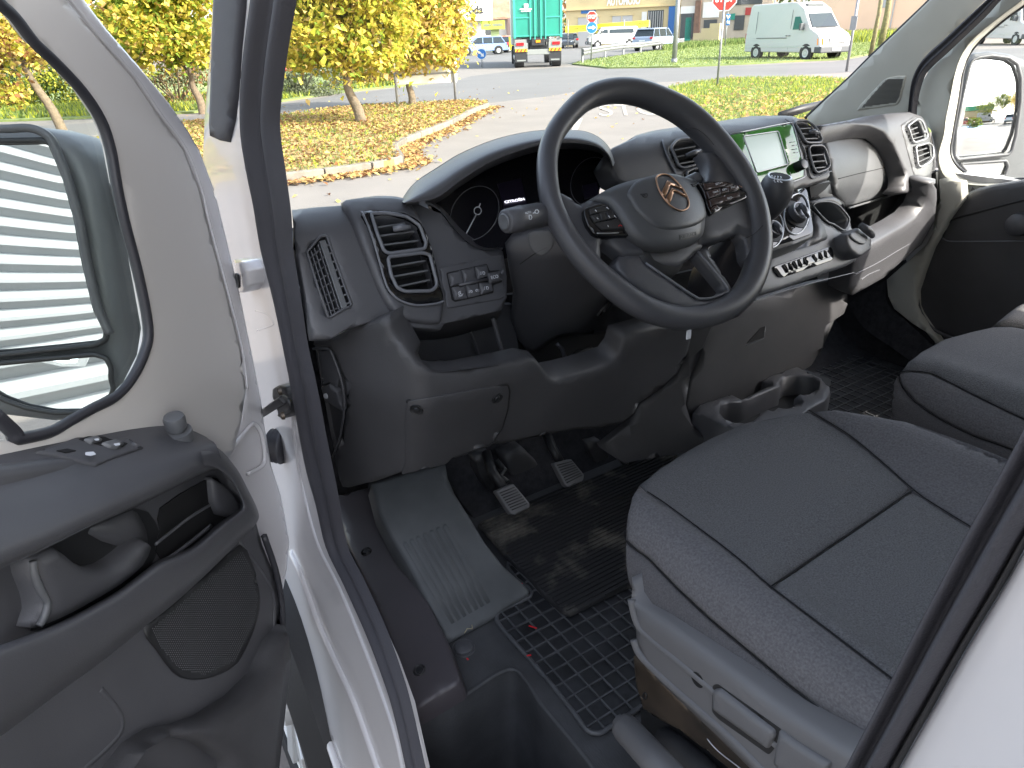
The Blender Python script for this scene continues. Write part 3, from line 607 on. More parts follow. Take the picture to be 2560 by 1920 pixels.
line('release_rim', [(784, 872), (821, 872), (833, 889), (853, 944), (862, 995), (861, 1029), (850, 1094), (833, 1140)], KN, .002, M['plastic'], dash, h=.001)
panel('bonnet_lever', rnd([(797, 971), (816, 965), (838, 985), (853, 1034), (806, 1004)], 3), KN, M['plastic'], dash, h=-.004, th=.01, r=.001, step=14)
panel('lever_icon', spl([(805, 989), (811, 986), (815, 992), (815, 999), (809, 999), (805, 995)], 2), KN, M['icon'], dash, h=-.0035, th=.0004, r=0, step=8)
panel('bonnet_lever', rnd([(788, 880), (816, 878), (826, 892), (842, 950), (836, 975), (816, 962), (798, 968)], 5), KN, M['plastic'], dash, h=-.006, th=.01, r=.002, step=16)
# open shelf left of the column, dark well under the column
SB = PY(.2)
panel('shelf_back', [(950, 780), (1280, 760), (1300, 900), (1250, 925), (1060, 930), (990, 870)], SB, M['plastic'], dash, th=.01, r=0, step=40)
loft('shelf_floor', [[at(1050, 918, KN), at(1105, 930, KN), at(1250, 912, KN)], [at(1095, 900, SB), at(1130, 900, SB), at(1225, 880, SB)]], M['plastic_low'], dash, 3)
line('shelf_rib', [(1175, 830), (1186, 855), (1197, 890)], PY(.17), .003, M['plastic'], dash)
line('shelf_rib', [(1232, 795), (1244, 840), (1254, 880), (1252, 905)], PY(.09), .004, M['plastic'], dash)
loft('shelf_roof', [[at(1000, 812, D), at(1111, 810, D), at(1256, 776, D)], [at(1050, 850, SB), at(1120, 845, SB), at(1235, 815, SB)]], M['plastic_low'], dash, 3)
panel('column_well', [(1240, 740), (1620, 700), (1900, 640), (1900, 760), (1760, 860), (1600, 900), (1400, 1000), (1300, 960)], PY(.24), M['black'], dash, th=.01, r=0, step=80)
tube('wiring_loom', [at(1360, 930, y=.2), at(1400, 918, y=.19), at(1440, 880, y=.2), at(1480, 870, y=.2)], .004, M['black'], dash, 6)
line('column_bracket', [(1393, 860), (1405, 872), (1412, 893)], PY(.15), .004, M['plastic'], dash, k=2)
# ---- windscreen base: a dash top reaching the glass, closing trim
loft('dash_top', [[V((-.93, .36, 1.40)), V((-.5, .36, 1.41)), V((0, .4, 1.43)), V((.5, .5, 1.42)), V((.93, .55, 1.40))], [V((-.93, .75, 1.25)), V((-.5, .9, 1.22)), V((0, .95, 1.22)), V((.5, .95, 1.24)), V((.93, .85, 1.24))]], M['plastic'], dash, 4)

# ================================================================ STEERING WHEEL
sw = empty('steering_wheel', (0, 0, 0), None); sw.parent = van; sw['label'] = 'dark steering wheel with sun-glint tinted emblem and flattened bottom'
WP = V((-.44, -.02, 1.437)); WN = V((0, -.80, .60)).normalized(); WS = PL(WP, WN)
RIM = [((1343, 398), (1393, 400)), ((1351, 351), (1402, 360)), ((1371, 311), (1418, 330)), ((1409, 260), (1446, 298)), ((1449, 223), (1478, 272)), ((1496, 203), (1514, 260)), ((1550, 194), (1550, 258)), ((1608, 199), (1592, 265)), ((1665, 219), (1640, 285)), ((1716, 246), (1682, 303)), ((1766, 284), (1716, 329)), ((1814, 327), (1752, 370)), ((1854, 378), (1790, 415)), ((1885, 432), (1822, 455)), ((1908, 483), (1845, 495)), ((1922, 527), (1860, 540)), ((1928, 580), (1868, 590)), ((1930, 612), (1868, 625)), ((1926, 659), (1862, 655)), ((1912, 711), (1848, 690)), ((1886, 755), (1828, 720)), ((1841, 790), (1805, 745)), ((1771, 816), (1768, 762)), ((1707, 826), (1707, 766)), ((1627, 813), (1645, 750)), ((1567, 784), (1590, 720)), ((1503, 736), (1536, 676)), ((1452, 685), (1489, 637)), ((1407, 628), (1450, 592)), ((1369, 564), (1422, 540)), ((1349, 509), (1404, 495)), ((1341, 450), (1396, 445))]
mid_ = spl([((a[0]+b[0])/2, (a[1]+b[1])/2, math.hypot(a[0]-b[0], a[1]-b[1])/2) for a, b in RIM], 4)
_n = len(mid_); mid_ = [(sum(mid_[(i+j) % _n][0] for j in (-2, -1, 0, 1, 2))/5, sum(mid_[(i+j) % _n][1] for j in (-2, -1, 0, 1, 2))/5, sum(mid_[(i+j) % _n][2] for j in range(-8, 9))/17) for i in range(_n)]
pts = []; rr = []
for x, y, w in mid_:
    p = at(x, y, WS); pts.append(p); rr.append(w*((p-C).dot(fw))/F)
tube('rim', pts, rr, M['wheel'], sw, 16, True, upv=WN)
Zw = lambda *p: Z(1260, 340, 3.13, *p)
for q_ in ([(1716, 322), (1740, 322), (1766, 340), (1785, 362)], [(1862, 596), (1885, 585), (1905, 566), (1920, 548)]):
    line('rim_seam', q_, PL(WP+WN*.0185, WN), .0005, M['hole'], sw, h=0, n=4)
# spokes (behind the cover)
panel('spoke', [(1385, 470), (1428, 494), (1447, 509), (1477, 500), (1520, 500), (1600, 590), (1620, 640), (1560, 640), (1512, 602), (1502, 614), (1504, 640), (1520, 662), (1545, 690), (1520, 700), (1470, 650), (1420, 570), (1385, 520)], WS, M['wheel'], sw, h=.004, th=.02, r=.008, step=18)
panel('spoke', [(1730, 470), (1765, 455), (1772, 445), (1775, 425), (1770, 405), (1755, 378), (1800, 380), (1850, 420), (1895, 500), (1912, 560), (1912, 620), (1880, 660), (1868, 640), (1862, 600), (1850, 580), (1800, 600), (1750, 610)], WS, M['wheel'], sw, h=.004, th=.02, r=.008, step=18)
panel('spoke', Zw((900, 950), (985, 830), (1100, 850), (1130, 985), (1480, 1238), (1560, 1262), (1640, 1255), (1720, 1225), (1745, 1180), (1520, 905), (1600, 840), (1660, 960), (1800, 1180), (1830, 1260), (1700, 1340), (1450, 1355), (1300, 1320), (1130, 1240), (960, 1110), (880, 1010)), WS, M['wheel'], sw, h=-.002, th=.018, r=.006, step=16, label='V shaped lower spoke')
line('spoke_edge', Zw((1110, 990), (1480, 1245), (1560, 1270), (1640, 1262), (1730, 1225), (1748, 1180), (1520, 900)), WS, .0022, M['bezel'], sw, h=-.001, k=3)
BP = PL(WP+WN*.022, WN)
WC = at(1655, 530, BP)
def Fbag(x, y, z):
    q = V((x, y, z))-WC; d = q.dot(WN); r2 = (q-WN*d).length_squared
    return .012-2.2*r2-d
BG = IM(Fbag)
BAG = Zw((600, 510), (700, 440), (850, 360), (1000, 310), (1150, 280), (1280, 268), (1400, 285), (1500, 330), (1540, 390), (1572, 480), (1600, 560), (1615, 650), (1600, 760), (1560, 820), (1480, 862), (1350, 886), (1200, 880), (1100, 850), (1000, 790), (930, 700), (880, 620), (830, 550), (760, 505), (680, 498))
panel('airbag_cover', spl(BAG, 3), BG, M['airbag'], sw, h=0, th=.035, r=.014, step=14)
# V-shaped body under the cover
panel('hub_body', Zw((1000, 820), (1600, 780), (1580, 870), (1500, 930), (1390, 1010), (1110, 1000), (1040, 930)), WS, M['plastic'], sw, h=-.004, th=.04, r=.008, step=18)
PAD = Zw((955, 455), (985, 510), (1010, 560), (1080, 640), (1170, 710), (1260, 738), (1380, 735), (1500, 705), (1572, 655), (1585, 600), (1562, 500), (1530, 430), (1480, 362), (1400, 312), (1280, 290), (1150, 305), (1020, 360))
panel('cover_pad', spl(PAD, 3), BG, M['airbag'], sw, h=.0035, th=.008, r=.006, step=12)
Ze = lambda *p: Z(1400, 400, 4.608, *p)
EM = Ze((1090, 240), (1110, 205), (1160, 188), (1230, 200), (1310, 260), (1380, 340), (1430, 420), (1458, 500), (1450, 560), (1410, 590), (1360, 597), (1290, 570), (1220, 510), (1150, 420), (1105, 320))
line('emblem_ring', EM, BG, .0014, M['warm_glint'], sw, h=.0045, closed=True, k=3, n=8)
for q in (Ze((1142, 408), (1212, 262), (1385, 345), (1390, 362), (1248, 314), (1185, 452)), Ze((1193, 478), (1265, 345), (1425, 425), (1428, 446), (1290, 378), (1240, 525))):
    panel('emblem_chevron', q, BG, M['warm_glint'], sw, h=.0062, th=.003, r=.0008, step=9)
text('airbag_lettering', 'AIRBAG', Ze((1382, 912))[0], Ze((1560, 870))[0], Ze((1378, 872))[0], BG, M['black'], sw, h=.0006)
line('airbag_frame', rnd(Ze((1375, 865), (1562, 826), (1566, 880), (1378, 920)), 2), BG, .0004, M['black'], sw, h=.0004, closed=True, k=1, n=4)
for q in (((915, 412), (965, 405), (997, 406)), ((932, 420), (950, 440), (990, 440), (995, 408)), ((950, 422), (970, 420)), ((1487, 300), (1530, 295), (1552, 278)), ((1505, 318), (1540, 318), (1552, 280)), ((1500, 306), (1520, 322))):
    line('horn_mark', Ze(*q), BG, .0007, M['black'], sw, h=.0038, k=2, n=4)
# button pods
LPOD = Ze((270, 580), (300, 552), (450, 505), (525, 512), (610, 600), (800, 830), (795, 880), (440, 882), (380, 855), (310, 760), (275, 660))
BPP = PL(WP+WN*.010, WN)
panel('button_pod', rnd(LPOD, 4), BPP, M['gloss'], sw, h=.003, th=.014, r=.002, step=16)
for q in (((315, 590), (520, 530), (575, 600), (330, 650)), ((330, 658), (420, 634), (445, 725), (380, 740)), ((425, 632), (500, 612), (520, 705), (450, 725)), ((505, 610), (580, 603), (640, 675), (525, 708)), ((385, 748), (650, 690), (720, 815), (470, 825))):
    panel('button', rnd(Ze(*q), 2.5, 3), BPP, M['black'], sw, h=.0065, th=.005, r=.0012, step=9)
for q in (((375, 600), (395, 620)), ((505, 570), (535, 590)), ((395, 690), (412, 705)), ((530, 665), (545, 690)), ((520, 775), (530, 795)), ((595, 665), (620, 690))):
    line('button_icon', Ze(*q), BPP, .0006, M['icon'], sw, h=.0069, k=1, n=4)
line('button_icon', Ze((645, 785), (665, 772), (685, 785)), BPP, .0007, M['red'], sw, h=.0069, k=1, n=4)
line('pod_edge', Ze((410, 858), (500, 858), (660, 852)), BPP, .0009, M['satin'], sw, h=.0038, k=2, n=5)
RPOD = Ze((1585, 262), (1740, 250), (1900, 248), (2010, 290), (2145, 370), (2155, 440), (1740, 635), (1700, 560), (1640, 350))
panel('button_pod', rnd(RPOD, 4), BPP, M['gloss'], sw, h=.002, th=.014, r=.002, step=16)
for q in (((1630, 290), (1880, 262), (1985, 292), (1655, 368)), ((1660, 375), (1815, 342), (1830, 410), (1690, 468)), ((1818, 340), (1915, 332), (1925, 385), (1835, 408)), ((1920, 320), (2010, 298), (2048, 345), (1930, 382)), ((1690, 475), (2045, 378), (2050, 440), (1790, 528), (1712, 565)), ((1715, 570), (1785, 532), (1800, 560), (1725, 600))):
    panel('button', rnd(Ze(*q), 2, 3), BPP, M['brownkey'], sw, h=.0055, th=.005, r=.001, step=10)
for s, q in (('SET+', ((1768, 312), (1832, 296), (1768, 290))), ('CANC', ((1738, 405), (1800, 388), (1738, 385))), ('LIM', ((1848, 378), (1892, 362), (1848, 356))), ('RES', ((1946, 350), (1996, 338), (1946, 328))), ('SET-', ((1902, 474), (1966, 458), (1902, 452)))):
    z = Ze(*q); text('button_lettering', s, z[0], z[1], z[2], BPP, M['icon'], sw, h=.0062)
line('emblem_glint', Ze((2040, 310), (2075, 330)), BPP, .0007, M['warm_glint'], sw, h=.0045, k=1, n=4)  # small raised bar painted in as a warm glint on the pod
tube('column_boss', [at(1655, 600, WS)-WN*.01, at(1640, 610, WS)-WN*.09], [.055, .065], M['black'], sw, 16)
p = at(1726, 830, WS); box('paper_tag', (p.x-.004, p.y+.002, p.z-.012), (p.x+.004, p.y+.004, p.z+.002), M['icon'], sw)
# ================================================================ BODY SHELL
body = empty('body', (0, 0, 0)); body.parent = van
SX = PX(-.955)
def Fsill(x, y, z):   # door opening jamb: outer skin turning into the sill
    return min(x+.965+.0*z, 9)
# white front pillar and sill between the door and the weatherstrip
SO = [(638, 0), (618, 135), (609, 236), (609, 338), (625, 439), (640, 500), (662, 618), (695, 736), (719, 838), (739, 956), (774, 1164), (804, 1265), (829, 1360), (876, 1455), (927, 1563), (967, 1657), (1005, 1765), (1042, 1930), (1046, 1990)]
SI = [(742, 0), (719, 135), (702, 270), (702, 338), (716, 439), (729, 540), (733, 620), (752, 740), (770, 860), (794, 971), (821, 1113), (845, 1231), (868, 1360), (910, 1448), (963, 1563), (1000, 1664), (1030, 1765), (1067, 1930), (1080, 1990)]
JAMB = [(534, -60), (527, 0), (518, 150), (508, 280), (503, 395), (510, 470), (535, 600), (560, 720), (585, 830), (610, 950), (630, 1060), (655, 1180), (690, 1290), (700, 1400), (690, 1500), (720, 1600), (780, 1720), (850, 1930), (870, 1990), (1049, 1990)] + [(x+3, y) for x, y in SO[::-1]] + [(645, -60)]
SJ = IM(lambda x, y, z: x-(-.965-.16*max(0, .95-z)), .12, 3)
def Fj(x, y, z): return x+.965+.10*max(0, .82-z)**1.2*6*0 + .35*max(0, .80-z)*0
panel('front_pillar', JAMB, SJ, M['white'], body, r=.008, th=.012, step=30, label='white painted front pillar and door sill')
# pressed ridges along the jamb and sill
line('jamb_ridge', [(728, 1380), (760, 1450), (800, 1560), (840, 1650), (890, 1760), (950, 1930), (970, 1990)], SJ, .007, M['white'], body, h=0, n=10)
line('jamb_ridge', [(715, 1600), (760, 1700), (800, 1790), (850, 1930), (865, 1980)], SJ, .009, M['white'], body, h=0, n=10)
line('jamb_ridge', [(730, 1000), (745, 1150), (770, 1270), (800, 1370), (850, 1470), (900, 1590), (950, 1720), (990, 1840), (1015, 1960)], SJ, .004, M['white'], body, h=0, n=10)
line('jamb_pressing', [(640, 776), (668, 784), (683, 800), (684, 812), (645, 826)], PX(-.963), .0025, M['white'], body, h=0, n=8)
# dark strip on the pillar
panel('pillar_strip', [(527, -40), (603, -40), (601, 20), (592, 120), (585, 230), (578, 300), (565, 357), (540, 352), (515, 340), (518, 250), (522, 120)], PX(-.972), M['rubber2'], body, r=.006, th=.007, step=24)
# weatherstrip: ribbed rubber profile
def seal(name, a, b, S, m, n_=3, hh=(.0, .016, .006, .014, .0)):
    rows = []
    for i, h in enumerate(hh):
        t = i/(len(hh)-1); R = []
        for p, q in zip(a, b):
            x, y = p[0]+(q[0]-p[0])*t, p[1]+(q[1]-p[1])*t; P, n = hit(x, y, S); R.append(P+n*h)
        rows.append(R)
    return loft(name, rows, m, body, 4, thick=0)
seal('weatherstrip', [(642, -60)]+SO, [(748, -60)]+SI, IM(lambda x, y, z: x-(-.964-.16*max(0, .95-z)), .12, 3), M['rubber2'], hh=(-.012, .006, .018, .018, .006, .012, .012, .0))
# hinge, check strap, cable gaiter
hp = PX(-.985)
panel('door_check_plate', rnd(Z(0, 500, 2.962, (2010, 1400), (2060, 1370), (2110, 1385), (2125, 1440), (2150, 1480), (2145, 1590), (2110, 1620), (2050, 1610), (2035, 1500), (2010, 1470)), 5), hp, M['black'], body, r=.003, th=.02, step=12)
bar('check_strap', at(660, 1030, hp), at(712, 995, hp), .014, .008, (-.7, -.7, 0), M['black'], body, .002)
line('check_loop', Z(0, 500, 2.962, (2120, 1450), (2160, 1480), (2168, 1540), (2140, 1565)), PX(-.995), .003, M['black'], body, h=.004)
for x, y in Z(0, 500, 2.962, (2080, 1412), (2103, 1595)):
    p, n = hit(x, y, PX(-.99)); disc('bolt', p, n, [(.007, 0), (.006, .005), (.003, .006)], M['rustmetal'], body, 10)
panel('upper_hinge', rnd(Z(0, 500, 2.962, (1715, 440), (1790, 455), (1830, 520), (1838, 640), (1800, 690), (1740, 690), (1725, 560)), 6), PX(-.99), M['white'], body, r=.004, th=.03, step=12)
panel('hinge_slot', rnd(Z(0, 500, 2.962, (1738, 540), (1765, 560), (1768, 650), (1748, 660)), 3), PX(-.992), M['hole'], body, r=0, th=.002, step=12)
cg0 = at(672, 1112, hp); cg1 = at(712, 1116, PX(-.96))
tube('cable_gaiter', [cg0.lerp(cg1, i/8) for i in range(9)], [.028, .033, .027, .034, .028, .035, .03, .036, .034], M['rubber'], body, 20)
# B pillar nearest the camera
BX = PX(-.955)
Zb = lambda *p: Z(1820, 1260, 2.514, *p)
PA = [(2680, 800), (2620, 930), (2560, 1052), (2500, 1165), (2440, 1270), (2380, 1385), (2320, 1500), (2250, 1640), (2180, 1775), (2098, 1930), (2050, 2020)]
PB = [(2760, 980), (2690, 1110), (2622, 1235), (2560, 1335), (2500, 1440), (2440, 1540), (2390, 1625), (2330, 1730), (2275, 1825), (2212, 1935), (2160, 2020)]
PC = [(2775, 995), (2705, 1125), (2635, 1252), (2572, 1352), (2514, 1456), (2454, 1556), (2404, 1640), (2346, 1745), (2292, 1840), (2232, 1948), (2180, 2035)]
seal('rear_weatherstrip', PA, PB, BX, M['rubber2'], hh=(-.02, .006, .012, .004, .011, .013, .0))
seal('seal_lip', PB, PC, BX, M['black'], hh=(.0, .004, .0))
panel('rear_pillar', [(2640, 2100), (2700, 1300), (2760, 1000)]+[(p[0]-3, p[1]-2) for p in PC]+[(2100, 2100)], PX(-.957), M['white'], body, r=.004, th=.05, step=40, label='white rear door pillar')
# roof, rear bulkhead, passenger side, nose: the shell that shades the cab
box('cargo_body', (-.99, -5.0, .45), (.99, -1.07, 2.35), M['white'], body, .04)
box('roof', (-.97, -1.3, 2.2), (.97, .30, 2.24), M['white'], body)
box('bulkhead', (-.95, -1.10, .5), (.95, -1.06, 2.2), M['trimg'], body)
box('underbody', (-.93, -1.1, .36), (.95, 1.2, .40), M['black'], body)
box('passenger_sill', (.95, -1.05, .4), (.99, .60, 1.285), M['white'], body)
box('firewall', (-.92, .62, .42), (.93, .66, 1.2), M['carpet'], body)
box('engine_bay', (-.9, .7, .5), (.9, 1.35, 1.12), M['white'], body, .06)
box('passenger_side_rear', (.95, -1.05, 1.1), (.99, -.86, 2.2), M['white'], body)
box('passenger_header', (.93, -.8, 2.0), (.99, .3, 2.2), M['white'], body)
box('roof_header', (-.9, .12, 2.13), (.9, .3, 2.2), M['trimg'], body)
M['bumperdark'] = mat('grille_hole_shade', (.03, .03, .028), .8)
# windscreen
wv = [V((-.88, 1.0, 1.25)), V((.88, 1.0, 1.25)), V((.80, .22, 2.18)), V((-.80, .22, 2.18))]
o = obj('windscreen', wv+[p+V((0, .004, .004)) for p in wv], [[0, 1, 2, 3], [7, 6, 5, 4], [0, 4, 5, 1], [1, 5, 6, 2], [2, 6, 7, 3], [3, 7, 4, 0]], M['glass'], body, False)
# passenger A pillar trim + grille
AP = [(2350, -60), (2323, 0), (2259, 62), (2180, 137), (2120, 197), (2060, 252), (2016, 294), (2030, 320), (2114, 322), (2180, 310), (2290, 305), (2292, 249), (2303, 203), (2319, 160), (2359, 112), (2418, 50), (2472, -4), (2530, -60)]
APS = PL((.90, .5, 1.45), (-.93, -.36, .06))
panel('screen_pillar_trim', AP, APS, M['trimg'], body, r=.006, th=.03, step=34, label='pale grey trim of the far windscreen pillar')
line('screen_edge', [(2340, -30), (2322, 0), (2258, 62), (2179, 137), (2119, 197), (2058, 252), (2010, 296)], APS, .006, M['black'], body, h=-.012)
SPK = Z(2120, 0, 5.027, (110, 1390), (160, 1310), (420, 1030), (480, 985), (620, 955), (735, 950), (720, 1010), (655, 1260), (620, 1310), (560, 1325))
panel('tweeter_grille', rnd(SPK, 4), APS, M['trimg'], body, h=.003, th=.004, r=.002, step=12)
nt_pts = []
for i in range(40):
    for j in range(28):
        x = 140+i*17+(j % 2)*8.5; y = 985+j*15
        if inpoly(x, y, [(175, 1350), (440, 1045), (500, 1000), (700, 985), (640, 1245), (610, 1285)]): nt_pts.append(Z(2120, 0, 5.027, (x, y))[0])
vs = []; fs = []
for x, y in nt_pts:
    p, n = hit(x, y, APS); u = n.cross(V((0, 0, 1))).normalized(); w = n.cross(u); b = len(vs); p = p+n*.0042
    vs += [p+(u*math.cos(a)+w*math.sin(a))*.0017 for a in (0, 1.05, 2.1, 3.14, 4.2, 5.24)]; fs.append([b+i for i in range(6)])
o = obj('grille_holes', vs, fs, M['bumperdark'], body, False)
# seal along the far pillar and white-lit door frame
SA = [(2530, -60), (2466, 0), (2418, 44), (2359, 99), (2319, 135), (2293, 169), (2279, 209), (2271, 285), (2269, 300)]
SB_ = [(2560, -60), (2498, 0), (2458, 44), (2379, 119), (2319, 175), (2303, 203), (2291, 249), (2287, 285), (2286, 300)]
seal('far_weatherstrip', SA, SB_, PX(.90), M['rubber2'], hh=(.0, .012, .004, .012, -.01))
pdoor = empty('passenger_door', (0, 0, 0)); pdoor.parent = van
E1 = [(2620, -60), (2556, 0), (2498, 44), (2446, 86), (2414, 123), (2399, 151), (2387, 189), (2377, 239), (2365, 298), (2360, 338), (2348, 381), (2350, 415), (2364, 442), (2394, 456), (2445, 463), (2570, 466)]
E2 = [(2640, -50), (2566, 8), (2518, 42), (2468, 84), (2438, 113), (2418, 143), (2406, 179), (2397, 239), (2387, 298), (2380, 338), (2375, 371), (2380, 398), (2401, 425), (2438, 446), (2478, 454), (2570, 448)]
DX = PX(.93)
panel('door_frame', [(2552, -60), (2500, 0), (2460, 44), (2381, 119), (2321, 175), (2305, 203), (2293, 249), (2289, 285), (2300, 300), (2325, 325), (2340, 380), (2345, 440), (2335, 520), (2330, 600), (2300, 700), (2420, 700), (2700, 520), (2700, 470)]+E1[::-1], DX, M['trimg'], pdoor, r=.004, th=.03, step=30, label='pale grey frame of the far door')
rows = [[hit(x, y, DX)[0] for x, y in E1], [hit((a[0]+b[0])/2, (a[1]+b[1])/2, PX(.945))[0] for a, b in zip(E1, E2)], [hit(x, y, PX(.975))[0] for x, y in E2]]
loft('window_reveal', rows, M['cream'], pdoor, 4, label='cream painted reveal of the far window')
line('window_seal', E2, PX(.978), .006, M['rubber'], pdoor, h=0)
gp = [at(x, y, PX(.985)) for x, y in [(2700, -60), (2560, 5), (2435, 112), (2402, 180), (2383, 300), (2372, 375), (2400, 428), (2480, 456), (2700, 452)]]
obj('window_pane', gp+[p+V((.004, 0, 0)) for p in gp], [list(range(9)), [17-i for i in range(9)]], M['glass'], pdoor, False)
# dark door trim of the passenger door
PT = [(2402, 498), (2387, 520), (2367, 547), (2347, 584), (2326, 618), (2303, 682), (2288, 726), (2289, 766), (2297, 790), (2316, 822), (2347, 858), (2420, 900), (2700, 900), (2700, 430), (2559, 452), (2478, 464), (2428, 480)]
PS = PX(.885)
panel('door_trim', PT, PS, M['plastic_low'], pdoor, r=.015, th=.05, step=34, label='black trim of the far door')
loft('arm_top', [[at(2400, 500, PS), at(2470, 505, PS), at(2640, 478, PS)], [at(2404, 492, x=.9), at(2450, 478, x=.9), at(2640, 452, x=.9)], [at(2428, 478, x=.93), at(2478, 462, x=.93), at(2640, 440, x=.93)]], M['plastic_lt'], pdoor, 4, thick=.01)
line('trim_groove', Z(1820, 260, 2.962, (1590, 990), (1620, 1012), (1700, 1018), (1900, 1018), (2200, 1015)), PS, .0022, M['bezel'], pdoor, h=.001)
line('trim_groove', Z(1820, 260, 2.962, (1595, 985), (1620, 900), (1680, 850), (1850, 800), (2150, 720), (2250, 700)), PS, .003, M['black'], pdoor, h=.001)
disc('door_pull', at(2550, 560, PS), (-1, 0, 0), [(.03, 0), (.028, .02), (.015, .03)], M['plastic'], pdoor, 16)
line('trim_edge', [(2292, 730), (2300, 775), (2330, 820), (2380, 845), (2420, 862)], PX(.875), .005, M['plastic'], pdoor, h=0)
# cream lower pillar by the far footwell
panel('far_sill_trim', [(2345, 449), (2400, 455), (2405, 500), (2370, 547), (2350, 586), (2329, 620), (2306, 682), (2291, 726), (2292, 766), (2300, 785), (2320, 815), (2355, 862), (2345, 868), (2312, 830), (2274, 806), (2234, 773), (2218, 741), (2215, 700), (2262, 658), (2312, 614), (2339, 564), (2348, 496)], PX(.862), M['trimg'], body, r=.005, th=.03, step=26)
loft('far_kick_trim', [[at(2215, 700, x=.865), at(2220, 760, x=.865), at(2272, 808, x=.865), at(2345, 875, x=.865)], [at(2120, 760, x=.84), at(2160, 820, x=.84), at(2230, 870, x=.84), at(2300, 920, x=.84)]], M['carpet'], body, 4)
panel('far_footwell_wall', [(2150, 700), (2260, 650), (2330, 820), (2340, 1000), (2200, 960), (2060, 880), (2040, 800)], PX(.89), M['carpet'], body, th=.01, r=0, step=60)
loft('far_toe_board', [[V((.1, .6, .95)), V((.5, .6, .95)), V((.9, .6, .95))], [V((.1, .42, .74)), V((.5, .42, .74)), V((.9, .42, .74))], [V((.1, .3, .705)), V((.5, .3, .705)), V((.9, .3, .705))]], M['carpet'], body, 4)
# ================================================================ FLOOR
FZ = .70
WELL = [(1035, 1775), (1123, 1762), (1175, 1730), (1214, 1704), (1250, 1682), (1278, 1674), (1301, 1684), (1330, 1722), (1352, 1758), (1436, 1860), (1487, 1925), (1530, 1990), (1090, 1990), (1060, 1880)]
panel('cab_floor', [(1010, 1640), (960, 1500), (900, 1300), (950, 1100), (1500, 1000), (1900, 900), (2300, 830), (2560, 900), (2560, 1500), (2300, 2100), (1060, 2100), (1060, 1995), (1540, 1995), (1487, 1925), (1436, 1860), (1352, 1758), (1330, 1722), (1301, 1684), (1278, 1674), (1250, 1682), (1214, 1704), (1175, 1730), (1123, 1762), (1035, 1775)], PZ(FZ), M['floor'], body, th=.02, r=0, step=60, label='dark ribbed vinyl cab floor')
WD = [at(x, y, z=FZ) for x, y in spl(WELL, 3)]
vs = WD+[p+V((-.01, -.01, -.06)) for p in WD]+[V((p.x-.02, p.y-.015, .42)) for p in WD]; N = len(WD); fs = []
for k in (0, 1):
    for i in range(N): fs.append([k*N+i, k*N+(i+1) % N, (k+1)*N+(i+1) % N, (k+1)*N+i])
fs.append([2*N+i for i in range(N)])
obj('step_well', vs, fs, M['floor'], body, True, 'deep boarding step well')
line('step_edge', [(1035, 1775), (1123, 1762), (1175, 1730), (1214, 1704), (1250, 1682), (1278, 1674), (1301, 1684), (1330, 1722), (1352, 1758), (1436, 1860), (1487, 1925), (1530, 1990)], PZ(FZ-.003), .005, M['floor'], body, h=0)
p, n = hit(1159, 1621, PZ(FZ)); disc('floor_plug', p, n, [(.021, 0), (.020, .003), (.017, .0015), (.016, .005), (.012, .007), (.002, .0075)], M['plastic'], body)
# footrest wedge
FR = PL((-.75, .03, .715), (0, -.55, .83))
panel('footrest', [(929, 1208), (1003, 1184), (1115, 1157), (1121, 1191), (1138, 1231), (1179, 1296), (1213, 1353), (1260, 1412), (1325, 1471), (1325, 1485), (1312, 1496), (1258, 1525), (1241, 1542), (1119, 1608), (1095, 1560), (1024, 1420), (976, 1339), (949, 1285), (936, 1235)], FR, M['rest'], body, r=.008, th=.05, step=24, label='blue grey moulded footrest')
for i in range(8):
    t = i/7; a = (999+(1116-999)*t, 1353+(1302-1353)*t); b = (1126+(1229-1126)*t, 1562+(1503-1562)*t)
    if i < 7:
        c = (999+(1116-999)*(t+.5/7), 1353+(1302-1353)*(t+.5/7)); d = (1126+(1229-1126)*(t+.5/7), 1562+(1503-1562)*(t+.5/7))
        p0, n = hit(*c, FR); q0, _ = hit(*d, FR); wv_ = (hit(*b, FR)[0]-q0).length
        tube('footrest_rib', [p0-n*.002, p0.lerp(q0, .06), p0.lerp(q0, .5), q0-n*.001], [wv_*.7, wv_*.84, wv_*.86, wv_*.86], M['rest'], body, 14, flat=.26, upv=n)
# sill trim strip with screws
def Fst(x, y, z): return smin(x*-1-.86+.0, 9, .01)
ST = PL((-.86, .1, .752), (-.25, 0, .97))
panel('sill_trim', [(824, 1241), (929, 1212), (938, 1240), (951, 1288), (978, 1342), (1000, 1380), (1024, 1424), (1067, 1502), (1115, 1596), (1146, 1684), (1148, 1700), (1140, 1711), (1035, 1773), (1027, 1768), (1008, 1700), (965, 1572), (912, 1452), (868, 1362), (846, 1300)], ST, M['sill'], body, r=.006, th=.04, step=22, label='dark screwed sill trim')
for x, y in ((916, 1379), (1048, 1675)):
    p, n = hit(x, y, ST); disc('screw', p, n, [(.011, 0), (.010, .002), (.007, -.001), (.005, .002), (.001, .002)], M['black'], body, 16)
# carpeted bulkhead behind the pedals
panel('toe_board', [(1100, 1150), (1200, 1100), (1560, 1050), (1660, 1160), (1650, 1260), (1480, 1200), (1330, 1250), (1196, 1309), (1150, 1250)], PL((-.5, .34, .72), (0, -.75, .66)), M['carpet'], body, th=.02, r=0, step=50)
